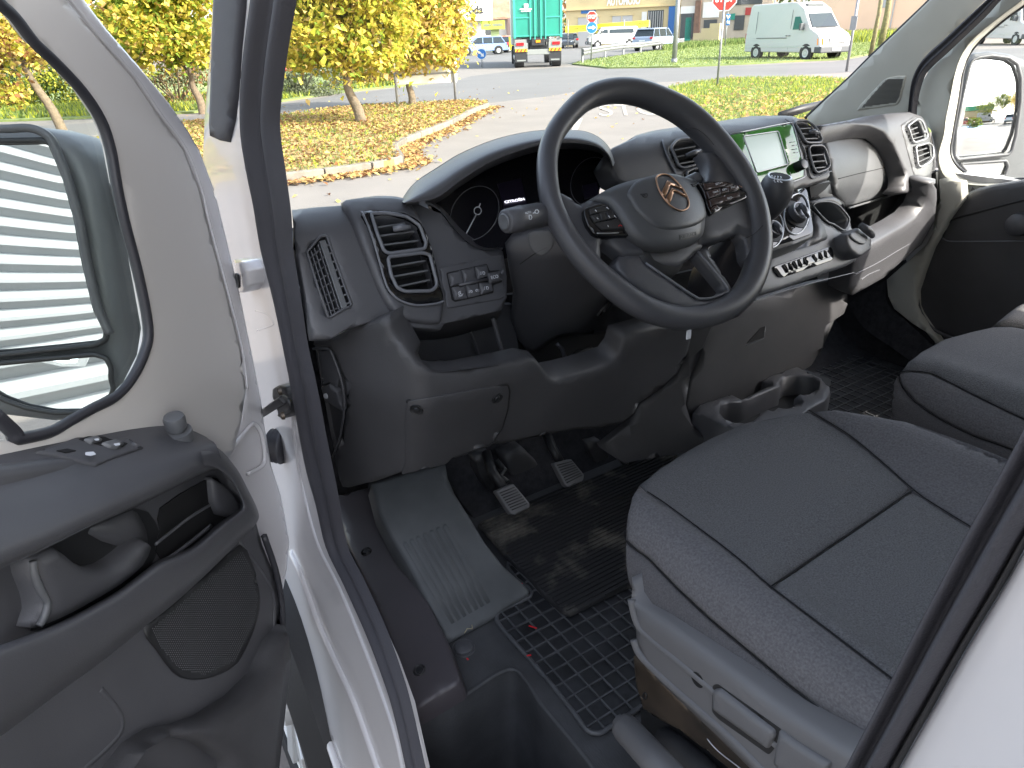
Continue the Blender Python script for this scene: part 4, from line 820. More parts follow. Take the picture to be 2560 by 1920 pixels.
# ================================================================ PEDALS
ped = empty('pedals', (0, 0, 0)); ped.parent = van
def pedal(P, y, arm, lines):
    S = PL(at(*P[0], y=y), (0, -.85, .52))
    panel('pedal_pad', rnd(P, 4), S, M['seat_plastic'], ped, r=.003, th=.014, step=12)
    for a, b in lines: line('pad_groove', [a, b], S, .0014, M['black'], ped, h=.0003, k=1)
    pts = [at(x, yy, y=d) for x, yy, d in arm]; tube('pedal_arm', pts, .011, M['black'], ped, 8)
P1 = [(1240, 1228), (1284, 1209), (1326, 1258), (1325, 1270), (1287, 1288), (1277, 1285)]
def gl(n, A, B, Cc, Dd): return [((A[0]+(B[0]-A[0])*t, A[1]+(B[1]-A[1])*t), (Cc[0]+(Dd[0]-Cc[0])*t, Cc[1]+(Dd[1]-Cc[1])*t)) for t in [(i+.5)/n for i in range(n)]]
pedal(P1, .22, [(1262, 1225, .24), (1230, 1180, .28), (1215, 1130, .32)], gl(8, (1247, 1230), (1281, 1278), (1284, 1215), (1320, 1262)))
P2 = [(1385, 1158), (1429, 1147), (1462, 1187), (1459, 1202), (1422, 1219), (1414, 1214)]
pedal(P2, .25, [(1400, 1155, .27), (1380, 1120, .3), (1365, 1080, .34)], gl(8, (1391, 1160), (1418, 1210), (1428, 1151), (1457, 1190)))
panel('pedal_bracket', [(1187, 1140), (1225, 1130), (1245, 1180), (1262, 1215), (1240, 1240), (1215, 1220), (1195, 1180)], PY(.33), M['mat'], ped, r=.003, th=.03, step=20)
tube('pedal_return_arm', [at(1240, 1150, y=.3), at(1262, 1175, y=.28), at(1250, 1190, y=.27), at(1270, 1205, y=.25)], .006, M['black'], ped, 8)
panel('brake_housing', [(1262, 1140), (1310, 1120), (1350, 1160), (1380, 1190), (1400, 1215), (1350, 1240), (1300, 1220), (1275, 1190)], PY(.36), M['plastic_low'], ped, r=.012, th=.03, step=20)
panel('accelerator_pedal', [(1470, 1108), (1500, 1100), (1520, 1130), (1530, 1165), (1505, 1180), (1485, 1150)], PY(.33), M['plastic_low'], ped, r=.004, th=.02, step=16)
tube('accelerator_arm', [at(1540, 1090, y=.3), at(1545, 1130, y=.28), at(1565, 1160, y=.27)], .010, M['plastic_low'], ped, 8)
# ================================================================ SEATS
def mkF(xc, hw, yf, zt, rise=.03):
    def Fs(x, y, z):
        d = abs(x-xc); b = rise*math.exp(-((d-hw+.075)/.05)**2)
        top = zt+b-.9*max(0, y-yf+.17)**2-z-.05*max(0, -.55-y)
        side = hw-d-.10*max(0, zt-.02-z)*0
        front = yf-y
        return smin(smin(top, side*1.0, .10), front, .10)
    return Fs
FS1 = mkF(-.402, .318, -.085, 1.07); DS = IM(FS1, .2, 2.5)
seat = empty('driver_seat', (0, 0, 0)); seat.parent = van; seat['label'] = 'charcoal fabric driver seat with grey plastic side'
sil = [(1565, 1287), (1578, 1239), (1602, 1206), (1649, 1165), (1713, 1128), (1781, 1094), (1848, 1064), (1916, 1044), (1983, 1030), (2023, 1026)]
seamL = [(1619, 1229), (1669, 1262), (1750, 1322), (1801, 1360), (1862, 1409), (1927, 1466)]
seamL2 = [(1927, 1466), (2075, 1578), (2212, 1682), (2330, 1770)]
seamR = [(2023, 1026), (2070, 1054), (2124, 1088), (2191, 1142), (2283, 1223)]
seamR2 = [(2283, 1223), (2326, 1254), (2400, 1300), (2500, 1360)]
insert1 = [(1602, 1207), (1649, 1166), (1713, 1129), (1781, 1095), (1848, 1065), (1916, 1045), (1983, 1031), (2023, 1027)]+seamR[1:]+[(2105, 1345)]+seamL[::-1]
panel('seat_insert', insert1, DS, M['fabric'], seat, h=.0, r=.006, th=.03, bulge=.007, step=20)
panel('seat_insert', seamL2[:1]+[(2105, 1345)]+seamR2+[(2520, 1600), (2400, 1800)]+seamL2[::-1][:-1], DS, M['fabric'], seat, h=.0, r=.006, th=.03, bulge=.007, step=22)
outer = [(1561, 1320), (1565, 1352), (1590, 1375), (1619, 1396), (1686, 1466), (1774, 1549), (1858, 1619), (1979, 1720), (2059, 1777), (2140, 1826), (2240, 1880)]
panel('seat_bolster', [(1565, 1287), (1578, 1239), (1600, 1209), (1619, 1229)]+seamL[1:]+seamL2[1:]+[(2330, 1900)]+outer[::-1], DS, M['fabric2'], seat, h=.0, r=.006, th=.03, bulge=.014, step=20)
panel('seat_bolster', [(2023, 1027), (2090, 1022), (2158, 1033), (2242, 1048), (2326, 1075), (2428, 1112), (2504, 1142), (2640, 1200), (2600, 1420)]+seamR2[::-1]+seamR[::-1][1:], DS, M['fabric2'], seat, h=.0, r=.006, th=.03, bulge=.014, step=20)
panel('seat_side', [(1560, 1318), (1558, 1400), (1564, 1450), (1582, 1497), (1605, 1527), (1649, 1556), (1740, 1622), (1841, 1696), (1939, 1770), (2019, 1822), (2110, 1880), (2240, 1960), (2260, 1890)]+outer[::-1], DS, M['fabric3'], seat, h=-.002, r=.004, th=.03, bulge=.004, step=22)
for s in (seamL+seamL2[1:], seamR+seamR2[1:], [(1927, 1466), (2060, 1375), (2105, 1345), (2200, 1280), (2283, 1223)], outer): line('seat_seam', s, DS, .0010, M['hole'], seat, h=.0, k=3)
SP = PL((-.735, -.4, .95), (-1, 0, .08))
panel('side_cover', [(1565, 1450), (1582, 1493), (1605, 1523), (1649, 1550), (1740, 1615), (1841, 1689), (1939, 1763), (2019, 1815), (2110, 1872), (2240, 1950), (2200, 2060), (1960, 2060), (1862, 1925), (1774, 1839), (1706, 1775), (1639, 1711), (1598, 1657), (1581, 1617), (1578, 1569), (1568, 1529)], SP, M['seat_plastic'], seat, r=.010, th=.04, step=22, label='grey plastic side cover of the seat base')
line('cover_ridge', [(1574, 1500), (1590, 1560), (1625, 1600), (1700, 1660), (1800, 1745), (1900, 1830), (1985, 1905), (2030, 1950)], SP, .006, M['seat_plastic'], seat, h=-.003)
line('cover_ridge', [(1582, 1600), (1600, 1640), (1660, 1700), (1740, 1770), (1830, 1850), (1920, 1940)], SP, .007, M['seat_plastic'], seat, h=-.003)
panel('adjuster_pocket', rnd(Z(1200, 1360, 2.962, (1725, 1045), (1760, 1035), (2230, 1370), (2240, 1400), (2170, 1530), (2140, 1560), (1760, 1290), (1720, 1240)), 6), SP, M['black'], seat, h=.0005, th=.002, r=0, step=20)
panel('adjuster_lever', rnd(Z(1200, 1360, 2.962, (1740, 1070), (1790, 1065), (2190, 1370), (2200, 1420), (2150, 1510), (1770, 1240), (1735, 1210)), 6), SP, M['seat_plastic'], seat, h=.007, th=.009, r=.005, step=16)
panel('adjuster_lever', rnd([(1952, 1822), (2010, 1862), (2080, 1905), (2060, 1990), (1990, 1960), (1938, 1905)], 6), SP, M['seat_plastic'], seat, h=.007, th=.009, r=.005, step=16)
p, n = hit(*Z(1200, 1360, 2.962, (1612, 1005))[0], SP); disc('screw_hole', p, n, [(.0095, .0), (.0095, .0006)], M['hole'], seat, 18)
MS = PX(-.715)
panel('seat_mount', Z(1200, 1360, 2.962, (1125, 840), (1200, 880), (1330, 1010), (1520, 1200), (1750, 1400), (1960, 1600), (2100, 1720), (1900, 1720), (1800, 1640), (1650, 1520), (1450, 1370), (1330, 1310), (1200, 1230), (1150, 1060)), MS, M['rustmetal'], seat, r=.003, th=.008, step=18)
line('mount_hole', [(Z(1200, 1360, 2.962, (1225+14*math.cos(a), 1122+22*math.sin(a)))[0]) for a in (0, 1.05, 2.1, 3.14, 4.2, 5.24)], MS, .0012, M['black'], seat, h=.001, closed=True, k=2)
line('mount_edge', Z(1200, 1360, 2.962, (1680, 1440), (1760, 1530), (1900, 1640), (1950, 1680)), PX(-.725), .0009, M['satin'], seat)
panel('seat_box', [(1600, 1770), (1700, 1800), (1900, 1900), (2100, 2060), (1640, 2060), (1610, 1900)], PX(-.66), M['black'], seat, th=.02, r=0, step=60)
# backrest lower part, off to the right of the frame and behind the pillar
box('backrest', (-.66, -1.0, 1.0), (-.18, -.82, 1.75), M['fabric'], seat, .05)
# under-seat wiring conduit and plastic clip, handbrake
tube('wiring_conduit', [at(1655, 1850, z=.75), at(1700, 1880, z=.76), at(1760, 1930, z=.77), at(1800, 1990, z=.78)], .02, M['plastic_low'], seat, 14)
panel('wiring_clip', rnd(Z(1200, 1360, 2.962, (1345, 1370), (1400, 1400), (1500, 1520), (1560, 1600), (1470, 1560), (1350, 1450)), 3), PZ(.74), M['trimg'], seat, r=.002, th=.01, step=14)
hb = empty('handbrake', (0, 0, 0)); hb.parent = van
a = at(1552, 1808, d=1.0); b = at(1720, 1990, d=.86)
tube('grip', [a, a.lerp(b, .04), a.lerp(b, .1), a.lerp(b, .5), b], [.012, .0185, .020, .0205, .021], M['seat_plastic'], hb, 18)
a2 = at(1541, 1796, d=1.005); tube('release_button', [a2, a], [.0085, .0085], M['seat_plastic'], hb, 14)
# passenger bench
FS2 = mkF(.52, .455, -.085, 1.07, .012); BS = IM(FS2, .3, 3)
bench = empty('passenger_bench', (0, 0, 0)); bench.parent = van; bench['label'] = 'grey fabric passenger bench beyond the driver seat'
sm2 = [(2249, 930), (2276, 927), (2326, 933), (2377, 957), (2461, 1000), (2546, 1041), (2660, 1090)]
panel('seat_insert', [(2249, 930), (2269, 903), (2303, 879), (2360, 849), (2428, 828), (2482, 815), (2529, 813), (2560, 820), (2700, 850)]+sm2[::-1][:-1], BS, M['fabric'], bench, h=.0, r=.006, th=.03, bulge=.007, step=20)
so2 = [(2247, 937), (2254, 965), (2286, 1004), (2343, 1044), (2428, 1088), (2512, 1118), (2660, 1180)]
panel('seat_bolster', sm2+so2[::-1], BS, M['fabric2'], bench, h=.0, r=.006, th=.03, bulge=.008, step=18)
panel('seat_side', so2+[(2660, 1500), (2350, 1300), (2228, 1100), (2226, 1000), (2231, 957), (2240, 940)], BS, M['fabric3'], bench, h=0, r=.006, th=.03, step=26)
line('seat_seam', sm2, BS, .0010, M['hole'], bench, k=3); line('seat_seam', so2, BS, .0010, M['hole'], bench, k=3)
panel('folded_backrest', [(2500, 800), (2512, 792), (2529, 776), (2560, 753), (2700, 700), (2700, 870), (2560, 812)], PL((.8, -.12, 1.1), (0, -.5, .85)), M['fabric'], bench, r=.015, th=.05, step=20)
# ================================================================ DRIVER DOOR
dd = empty('driver_door', (0, 0, 0)); dd.parent = van; dd['label'] = 'open driver door with cream frame and black inner trim'
HN = V((.743, -.669, 0))
def DP(h): return PL(V((-.98, .35, 0))+HN*h, HN)
CR = [(172, -60), (172, 0), (260, 101), (338, 189), (405, 287), (466, 371), (506, 473), (527, 560), (540, 611), (574, 736), (608, 871), (621, 973), (608, 1060), (590, 1130), (560, 1170), (500, 1180), (-80, 1240), (-80, 1100), (20, 1100), (44, 1106), (128, 1087), (176, 1060), (236, 1027), (290, 1000), (331, 956), (365, 888), (375, 821), (351, 686), (317, 500), (297, 456), (280, 365), (253, 290), (203, 216), (135, 145), (84, 98), (34, 34), (-20, -20), (-60, -60)]

panel('door_frame', CR, DP(0), M['doorcream'], dd, r=.006, th=.007, step=26, label='cream painted frame of the open driver door')
OUT = [(216, 0), (270, 71), (358, 172), (422, 250), (473, 324), (503, 375), (540, 473), (547, 500), (574, 611), (604, 736), (635, 888), (658, 1006), (665, 1060), (682, 1162), (706, 1236), (716, 1287), (728, 1354), (722, 1422), (711, 1479)]
RIMW = [(160, -60), (172, 0), (260, 101), (338, 189), (405, 287), (466, 371), (506, 473), (527, 560), (540, 611), (574, 736), (608, 871), (619, 973), (606, 1060), (580, 1120), (560, 1200), (560, 1500), (660, 1560), (700, 1560)]+OUT[::-1]+[(190, -60)]
panel('door_edge', RIMW, DP(-.012), M['white'], dd, r=.005, th=.03, step=14, label='white outer rim of the driver door')
line('frame_step', [(160, -20), (258, 101), (336, 189), (403, 287), (464, 371), (504, 473), (525, 560), (572, 736), (606, 871), (619, 973)], DP(.0), .0022, M['white'], dd, h=.0)
line('door_pressing', [(560, 1150), (590, 1110), (625, 1066), (640, 1062), (655, 1090), (662, 1140), (655, 1165), (620, 1185)], DP(-.008), .004, M['white'], dd)
WE = [(-40, -42), (0, 3), (34, 34), (84, 98), (135, 145), (203, 216), (253, 290), (280, 365), (297, 456), (317, 500+50), (351, 686), (375, 821), (365, 888), (331, 956), (290, 1000), (236, 1027), (176, 1060), (128, 1087), (60, 1103), (40, 1102), (30, 1085), (-20, 1040)]
WE = [(x+(95-x)*7/max(1, math.hypot(95-x, 560-y)), y+(560-y)*7/max(1, math.hypot(95-x, 560-y))) for x, y in WE]
line('window_seal', WE, DP(-.002), .0066, M['rubber'], dd, h=0, k=4, flat=1.3)
gp = [at(x, y, DP(-.012)) for x, y in [(-200, -200), (0, 3), (135, 145), (253, 290), (300, 470), (375, 821), (331, 956), (176, 1060), (60, 1103), (-200, 1150)]]
n_ = len(gp); obj('window_pane', gp+[p-HN*.004 for p in gp], [list(range(n_)), [2*n_-1-i for i in range(n_)]], M['glasst'], dd, False)
# trim: lower skin with pockets
LT = [(-80, 1180), (430, 1110), (560, 1150), (640, 1260), (668, 1360), (695, 1427), (712, 1512), (712, 1579), (706, 1647), (692, 1782), (679, 1930), (670, 2040), (-80, 2040)]
panel('trim_skin', LT, DP(.03), M['plastic'], dd, r=.012, th=.03, step=36, label='black lower trim of the open door')
SPKR = [(358, 1569), (430, 1510), (520, 1430), (598, 1362), (625, 1400), (638, 1440), (648, 1495), (640, 1550), (622, 1600), (591, 1657), (550, 1685), (506, 1698), (466, 1698), (432, 1681), (388, 1623)]
panel('speaker_grille', spl(SPKR, 2), DP(.03), M['black'], dd, h=.004, th=.006, r=.003, step=30)
vs = []; fs = []
inn_ = [(370, 1573), (440, 1512), (598, 1376), (618, 1412), (638, 1495), (628, 1560), (584, 1650), (504, 1686), (440, 1672), (396, 1620)]
S_ = DP(.03)
for i in range(75):
    for j in range(70):
        x = 340+i*5.2+(j % 2)*2.6; y = 1360+j*5.4
        if not inpoly(x, y, inn_): continue
        p, n = hit(x, y, S_); u = V((0, 0, 1)); w = n.cross(u); b = len(vs); p = p+n*.0043; r_ = .00095
        vs += [p+u*r_, p+w*r_, p-u*r_, p-w*r_, p+n*.0012]; fs += [[b, b+1, b+4], [b+1, b+2, b+4], [b+2, b+3, b+4], [b+3, b, b+4]]
o = obj('grille_studs', vs, fs, M['plastic'], dd, False); o['kind'] = 'stuff'
# recessed panels around the speaker
panel('lower_bin', [(160, 2040), (240, 1940), (300, 1860), (360, 1822), (420, 1810), (480, 1790), (560, 1740), (620, 1680), (655, 1600), (690, 1560), (700, 1640), (684, 1790), (668, 1930), (660, 2040), (560, 2040), (540, 1900), (470, 1850), (400, 1835), (330, 1870), (280, 1940), (250, 2040)], DP(.03), M['plastic_low'], dd, h=.035, r=.02, th=.035, step=22, label='raised rim of the door bin')
line('trim_edge', [(596, 1350), (660, 1440), (683, 1500), (680, 1600), (664, 1740), (640, 1850), (600, 1930)], DP(.028), .004, M['plastic'], dd)
line('trim_edge', [(660, 1340), (690, 1430), (705, 1520), (703, 1620), (690, 1760), (672, 1940)], DP(.028), .006, M['rubber'], dd)
line('trim_bead', [(245, 1722), (262, 1742), (285, 1770), (299, 1800), (292, 1835), (250, 1880), (200, 1925), (160, 1975)], DP(.0262), .0055, M['plastic'], dd)
# padded top and armrest frame
R0 = [(-60, 1146), (0, 1137), (120, 1112), (236, 1090), (350, 1070), (430, 1064), (480, 1076), (517, 1093)]
R1 = [(-60, 1240), (0, 1228), (120, 1196), (236, 1160), (350, 1126), (430, 1104), (480, 1098), (522, 1098)]
R2 = [(-60, 1350), (0, 1335), (120, 1290), (236, 1243), (350, 1195), (430, 1158), (490, 1130), (540, 1112)]
R3 = [(-60, 1432), (0, 1415), (120, 1362), (236, 1305), (350, 1256), (439, 1212), (506, 1178), (556, 1160)]
R4 = [(-60, 1436), (0, 1420), (120, 1366), (236, 1310), (350, 1262), (439, 1218), (506, 1184), (545, 1172)]
rows = [[at(x, y, DP(h)) for x, y in R] for R, h in ((R0, .0), (R1, .035), (R2, .070), (R3, .078), (R4, .030))]
loft('trim_top_pad', rows, M['plastic'], dd, 4, label='padded top of the door trim')
A0 = [(500, 1120), (545, 1120), (592, 1172), (616, 1216), (645, 1277), (642, 1306), (600, 1352), (520, 1432), (439, 1506), (371, 1560), (263, 1647), (135, 1741), (0, 1843), (-60, 1885)]
A1 = [(510, 1165), (548, 1174), (576, 1200), (596, 1235), (606, 1262), (596, 1280), (548, 1316), (478, 1374), (405, 1404), (360, 1436), (285, 1490), (150, 1562), (0, 1620), (-60, 1645)]
Am = [((a[0]+b[0])/2, (a[1]+b[1])/2) for a, b in zip(A0, A1)]
A2 = [(x-4, y-6) for x, y in A1]
rows = [[at(x, y, DP(h)) for x, y in R] for R, h in ((A0, .035), ([(a[0]*.85+b[0]*.15, a[1]*.85+b[1]*.15) for a, b in zip(A0, A1)], .070), (Am, .082), ([(a[0]*.15+b[0]*.85, a[1]*.15+b[1]*.85) for a, b in zip(A0, A1)], .084), (A1, .076), (A2, .034))]
loft('armrest', rows, M['plastic'], dd, 4, label='armrest frame sweeping round the door pull')
# inner ledges and release handle
line('ledge', Z(0, 1000, 2.962, (1240, 1180), (1400, 1060), (1560, 930)), DP(.05), .003, M['plastic'], dd)
line('ledge', Z(0, 1000, 2.962, (1150, 1070), (1300, 950), (1420, 860), (1550, 780)), DP(.05), .0022, M['plastic'], dd)
panel('pocket_end', Z(0, 1000, 2.962, (1585, 575), (1700, 640), (1780, 740), (1815, 800), (1800, 840), (1720, 870), (1640, 850), (1600, 760), (1590, 660)), DP(.045), M['plastic'], dd, r=.006, th=.02, step=14)
panel('pull_bulge', spl(Z(0, 1000, 2.962, (600, 960), (800, 860), (1000, 780), (1080, 850), (1130, 960), (1140, 1100), (1080, 1150), (950, 1130), (750, 1080)), 2), DP(.034), M['plastic'], dd, h=.004, r=.02, th=.03, step=16)
HDL = Z(0, 1000, 2.962, (210, 1180), (250, 1140), (360, 1085), (430, 1095), (500, 1150), (580, 1210), (680, 1240), (800, 1220), (930, 1130), (1040, 1035), (1085, 1035), (1120, 1070), (1125, 1110), (1060, 1240), (900, 1380), (700, 1500), (500, 1610), (330, 1680), (250, 1685), (290, 1560), (270, 1430), (215, 1290))
panel('release_handle', spl(HDL, 2), DP(.05), M['plastic'], dd, h=.008, r=.014, th=.03, step=13, label='grey inner release handle')
line('handle_edge', Z(0, 1000, 2.962, (225, 1190), (240, 1300), (290, 1420), (330, 1500), (310, 1600), (270, 1670)), DP(.052), .004, M['plastic_lt'], dd, h=.003)
panel('handle_recess', spl(Z(0, 1000, 2.962, (180, 1170), (240, 1110), (380, 1050), (600, 960), (1000, 800), (1150, 900), (1180, 1060), (1090, 1270), (900, 1430), (500, 1650), (230, 1710), (250, 1560), (200, 1350)), 2), DP(.031), M['black'], dd, h=.0, r=0, th=.002, step=30)
panel('pocket_recess', spl(Z(0, 1000, 2.962, (1180, 800), (1500, 600), (1600, 580), (1690, 700), (1780, 800), (1760, 870), (1640, 960), (1400, 1140), (1240, 1200), (1150, 1120), (1180, 960)), 2), DP(.031), M['hole'], dd, h=.002, r=0, th=.002, step=30)
# switches on the top pad
def Fpad(px, py): return None
TP = PL(at(120, 1196, DP(.035)), (at(430, 1104, DP(.035))-at(0, 1228, DP(.035))).cross(at(120, 1112, DP(0))-at(120, 1196, DP(.035))))
panel('switch_plate', rnd(Z(0, 1000, 2.962, (255, 395), (560, 290), (940, 290), (1060, 365), (840, 440), (700, 500), (330, 410)), 4), TP, M['plastic'], dd, h=.004, th=.02, r=.002, step=20)
panel('switch_recess', rnd(Z(0, 1000, 2.962, (565, 310), (640, 290), (760, 292), (800, 310), (935, 340), (900, 370), (740, 360), (620, 330)), 3), TP, M['hole'], dd, h=.0046, th=.001, r=0, step=20)
for q in (((600, 320), (690, 300), (740, 325), (660, 350)), ((730, 350), (830, 325), (900, 355), (850, 385), (800, 380))):
    panel('window_switch', rnd(Z(0, 1000, 2.962, *q), 3), TP, M['plastic_lt'], dd, h=.009, th=.006, r=.002, step=8)
for q in (((665, 335), (700, 330), (705, 345), (680, 348)), ((810, 370), (855, 362), (860, 380), (825, 385)), ((600, 435), (660, 430), (680, 450), (640, 462), (600, 455))):
    panel('switch_icon', rnd(Z(0, 1000, 2.962, *q), 2), TP, M['icon'], dd, h=.0098, th=.0004, r=0, step=8)
panel('switch_recess', rnd(Z(0, 1000, 2.962, (400, 400), (480, 385), (550, 400), (470, 415)), 2), TP, M['hole'], dd, h=.0052, th=.001, r=0, step=20)
kp = at(445, 1083, TP); kn = V((0, -.15, 1)).normalized()
disc('mirror_knob', kp, kn, [(.019, -.01), (.0185, .004), (.010, .005), (.0095, .008), (.0135, .010), (.0142, .024), (.0125, .0285), (.006, .0295)], M['plastic_lt'], dd, 26)
# ---- driver mirror
mg = V((-1.21, .34, 1.35))
mirn = None
def aim(px, py, P, target):        # normal of a mirror at P that sends the sight line through (px,py) to direction target
    return (V(target).normalized()-ray(px, py).normalized()).normalized()
mn = aim(150, 745, mg, (-.80, -.60, .02))
MP = PL(at(150, 700, y=.30), mn)
MG = rnd([(-120, 350), (0, 352), (105, 350), (128, 358), (146, 400), (166, 450), (192, 545), (212, 655), (240, 772), (267, 828), (264, 850), (240, 862), (0, 888), (-120, 900)], 8)
_dc = at(130, 650, MP)-mn*2.2
panel('mirror_glass', MG, IM(lambda x, y, z: 2.2-(V((x, y, z))-_dc).length, .5, 2), M['mirror'], dd, r=0, th=.004, step=24, label='main glass of the driver mirror')
MG2 = rnd([(-120, 925), (0, 908), (236, 886), (266, 895), (278, 920), (277, 946), (284, 970), (278, 990), (205, 1030), (135, 1032), (66, 1020), (10, 1000), (-60, 960)], 8)
mn2 = (mn+V((0, 0, -.025))+V((-.03, 0, 0))).normalized()
panel('wide_angle_glass', MG2, PL(at(150, 960, MP)+mn*.004, mn2), M['mirror'], dd, r=0, th=.004, step=60, label='lower wide angle glass of the driver mirror')
HS = [(-120, 305), (0, 317), (68, 315), (110, 326), (150, 338), (185, 358), (214, 392), (236, 440), (246, 470), (262, 560), (276, 640), (292, 760), (304, 840), (312, 900), (316, 960), (300, 1010), (240, 1050), (120, 1062), (0, 1048), (-120, 1040)]
panel('mirror_housing', HS, PL(at(150, 700, MP)-mn*.018, mn), M['plastic_lt'], dd, r=.02, th=.10, step=26, label='grey grained housing of the driver mirror')
line('mirror_rim', MG, PL(at(150, 700, MP)+mn*.002, mn), .0042, M['black'], dd, closed=True, k=1, n=10)
line('mirror_rim', MG2, PL(at(150, 960, MP)+mn*.006, mn), .0038, M['black'], dd, closed=True, k=1, n=10)
line('mirror_rim', [(-120, 312), (0, 322), (68, 320), (105, 330), (130, 352), (150, 398), (170, 450), (197, 545), (218, 655), (246, 772), (276, 835)], PL(at(150, 700, MP)+mn*.004, mn), .006, M['plastic'], dd)
panel('mirror_arm', [(186, 456), (250, 452), (330, 452), (345, 580), (317, 572), (284, 566), (262, 556), (230, 572), (215, 570), (196, 500)], PL(at(250, 520, y=.33), (.1, -1, 0)), M['plastic'], dd, r=.012, th=.05, step=16)
panel('mirror_arm', [(290, 800), (345, 785), (400, 790), (400, 900), (330, 960), (300, 990), (312, 900), (300, 830)], PL(at(330, 850, y=.33), (.1, -1, 0)), M['plastic_lt'], dd, r=.012, th=.05, step=16)
# ---- passenger mirror
pm_n = (V((.10, -1, .02)).normalized()-ray(2475, 335).normalized()).normalized()
PMS = PL(at(2470, 300, y=.36), pm_n)
_pc = at(2470, 270, PMS)-pm_n*1.1
PM_S = IM(lambda x, y, z: 1.1-(V((x, y, z))-_pc).length, 1.2, 3.5)
PG = rnd([(2424, 165), (2430, 152), (2445, 144), (2478, 139), (2522, 145), (2543, 160), (2552, 195), (2551, 253), (2540, 338), (2529, 378), (2520, 386), (2394, 399), (2386, 388), (2390, 321), (2407, 236)], 4)
panel('mirror_glass', PG, PM_S, M['mirror'], pdoor, r=0, th=.004, step=9, label='main glass of the far mirror')
PG2 = rnd([(2402, 410), (2515, 402), (2520, 415), (2512, 440), (2445, 443), (2418, 430)], 4)
panel('wide_angle_glass', PG2, PL(at(2460, 420, PMS)+pm_n*.002, (pm_n+V((.05, 0, -.08))).normalized()), M['mirror'], pdoor, r=0, th=.004, step=60)
PH = rnd([(2395, 240), (2410, 180), (2420, 150), (2438, 133), (2478, 127), (2529, 134), (2570, 150), (2640, 180), (2640, 480), (2560, 470), (2400, 445), (2374, 400), (2378, 330)], 6)
panel('mirror_housing', PH, PL(at(2470, 300, PMS)-pm_n*.015, pm_n), M['plastic_lt'], pdoor, r=.015, th=.09, step=20)
line('mirror_rim', PG, PL(at(2470, 300, PMS)+pm_n*.001, pm_n), .006, M['plastic'], pdoor, closed=True, k=1, n=8)
line('mirror_rim', PG2, PL(at(2460, 420, PMS)+pm_n*.003, pm_n), .005, M['plastic'], pdoor, closed=True, k=1, n=8)
# ---- front wheel seen between door and sill
wc = V((-.93, .27, .34)); fw_ = empty('front_wheel', (0, 0, 0)); fw_.parent = van
wc = V((-1.075, .45, .31))
disc('tyre', wc, (-1, 0, 0), [(.20, -.2), (.30, -.2), (.345, -.16), (.35, -.08), (.345, -.02), (.30, .015), (.22, .01), (.21, -.02)], M['tyre'], fw_, 48)
disc('rim', wc, (-1, 0, 0), [(.215, -.02), (.205, .004), (.19, -.015), (.07, -.03), (.06, .01), (.03, .014)], M['wheelcap'], fw_, 40)
for k in range(8):
    a = k*math.pi/4; p = wc+V((-.004, math.cos(a)*.135, math.sin(a)*.135)); bar('cover_spoke', wc+V((.02, math.cos(a)*.06, math.sin(a)*.06)), wc+V((0, math.cos(a)*.2, math.sin(a)*.2)), .045, .014, (-1, 0, 0), M['wheelcap'], fw_, .003)
# wiper
wip = empty('wiper', (0, 0, 0)); wip.parent = van
a = at(1950, 287, y=.98); b = at(2062, 256, y=.98); 
tube('wiper_arm', [a, a.lerp(b, .5), b], [.011, .014, .010], M['black'], wip, 8)
a = at(1975, 289, y=1.0); b = at(2058, 262, y=1.0); tube('wiper_blade', [a, b], .006, M['rubber'], wip, 6)
# ================================================================ MATS (loose things on the floor)
gm = empty('rubber_mat', (-.6, -.1, FZ), 'black rubber grid mat on the floor by the driver seat', 'mat')
MO = [(1241, 1542), (1248, 1532), (1268, 1520), (1325, 1493), (1320, 1470), (1270, 1420), (1330, 1330), (1600, 1240), (1760, 1500), (1640, 1740), (1602, 1768), (1520, 1822), (1504, 1832), (1490, 1834), (1467, 1826), (1440, 1790), (1402, 1741), (1360, 1690), (1300, 1622), (1262, 1580), (1244, 1556)]
MZ = PZ(FZ+.006)
panel('mat_base', MO, MZ, M['mat'], gm, r=.002, th=.006, step=30)
line('mat_border', MO, MZ, .0042, M['matrib'], gm, h=.001, closed=True, k=2, n=8)
mo3 = [(at(x, y, MZ).x, at(x, y, MZ).y) for x, y in MO]
def clipseg(x0, y0, x1, y1, P, n=120):
    out = []; cur = None
    for i in range(n+1):
        t = i/n; x, y = x0+(x1-x0)*t, y0+(y1-y0)*t
        if inpoly(x, y, P):
            if cur is None: cur = (x, y)
            last = (x, y)
        elif cur is not None: out.append((cur, last)); cur = None
    if cur is not None: out.append((cur, last))
    return out
xs = [p[0] for p in mo3]; ys = [p[1] for p in mo3]
x = min(xs)+.024
while x < max(xs):
    for a, b in clipseg(x, min(ys), x, max(ys), mo3): bar('mat_rib', (a[0], a[1], FZ+.0058), (b[0], b[1], FZ+.0058), .0028, .0032, (0, 0, 1), M['matrib'], gm)
    x += .0295
y = min(ys)+.02
while y < max(ys):
    for a, b in clipseg(min(xs), y, max(xs), y, mo3): bar('mat_rib', (a[0], a[1], FZ+.0058), (b[0], b[1], FZ+.0058), .0028, .0035, (0, 0, 1), M['matrib'], gm)
    y += .0295
mm = empty('muddy_mat', (-.5, .1, FZ), 'muddy ribbed rubber mat lying over the grid mat', 'mat')
MM = [(1194, 1309), (1300, 1262), (1400, 1220), (1480, 1195), (1640, 1130), (1760, 1150), (1700, 1400), (1600, 1450), (1562, 1465), (1500, 1495), (1436, 1527), (1424, 1531), (1412, 1529), (1400, 1520), (1362, 1488), (1322, 1440), (1261, 1385), (1225, 1340)]
panel('mat_base', MM, PZ(FZ+.022), M['mud'], mm, r=.003, th=.008, step=26)
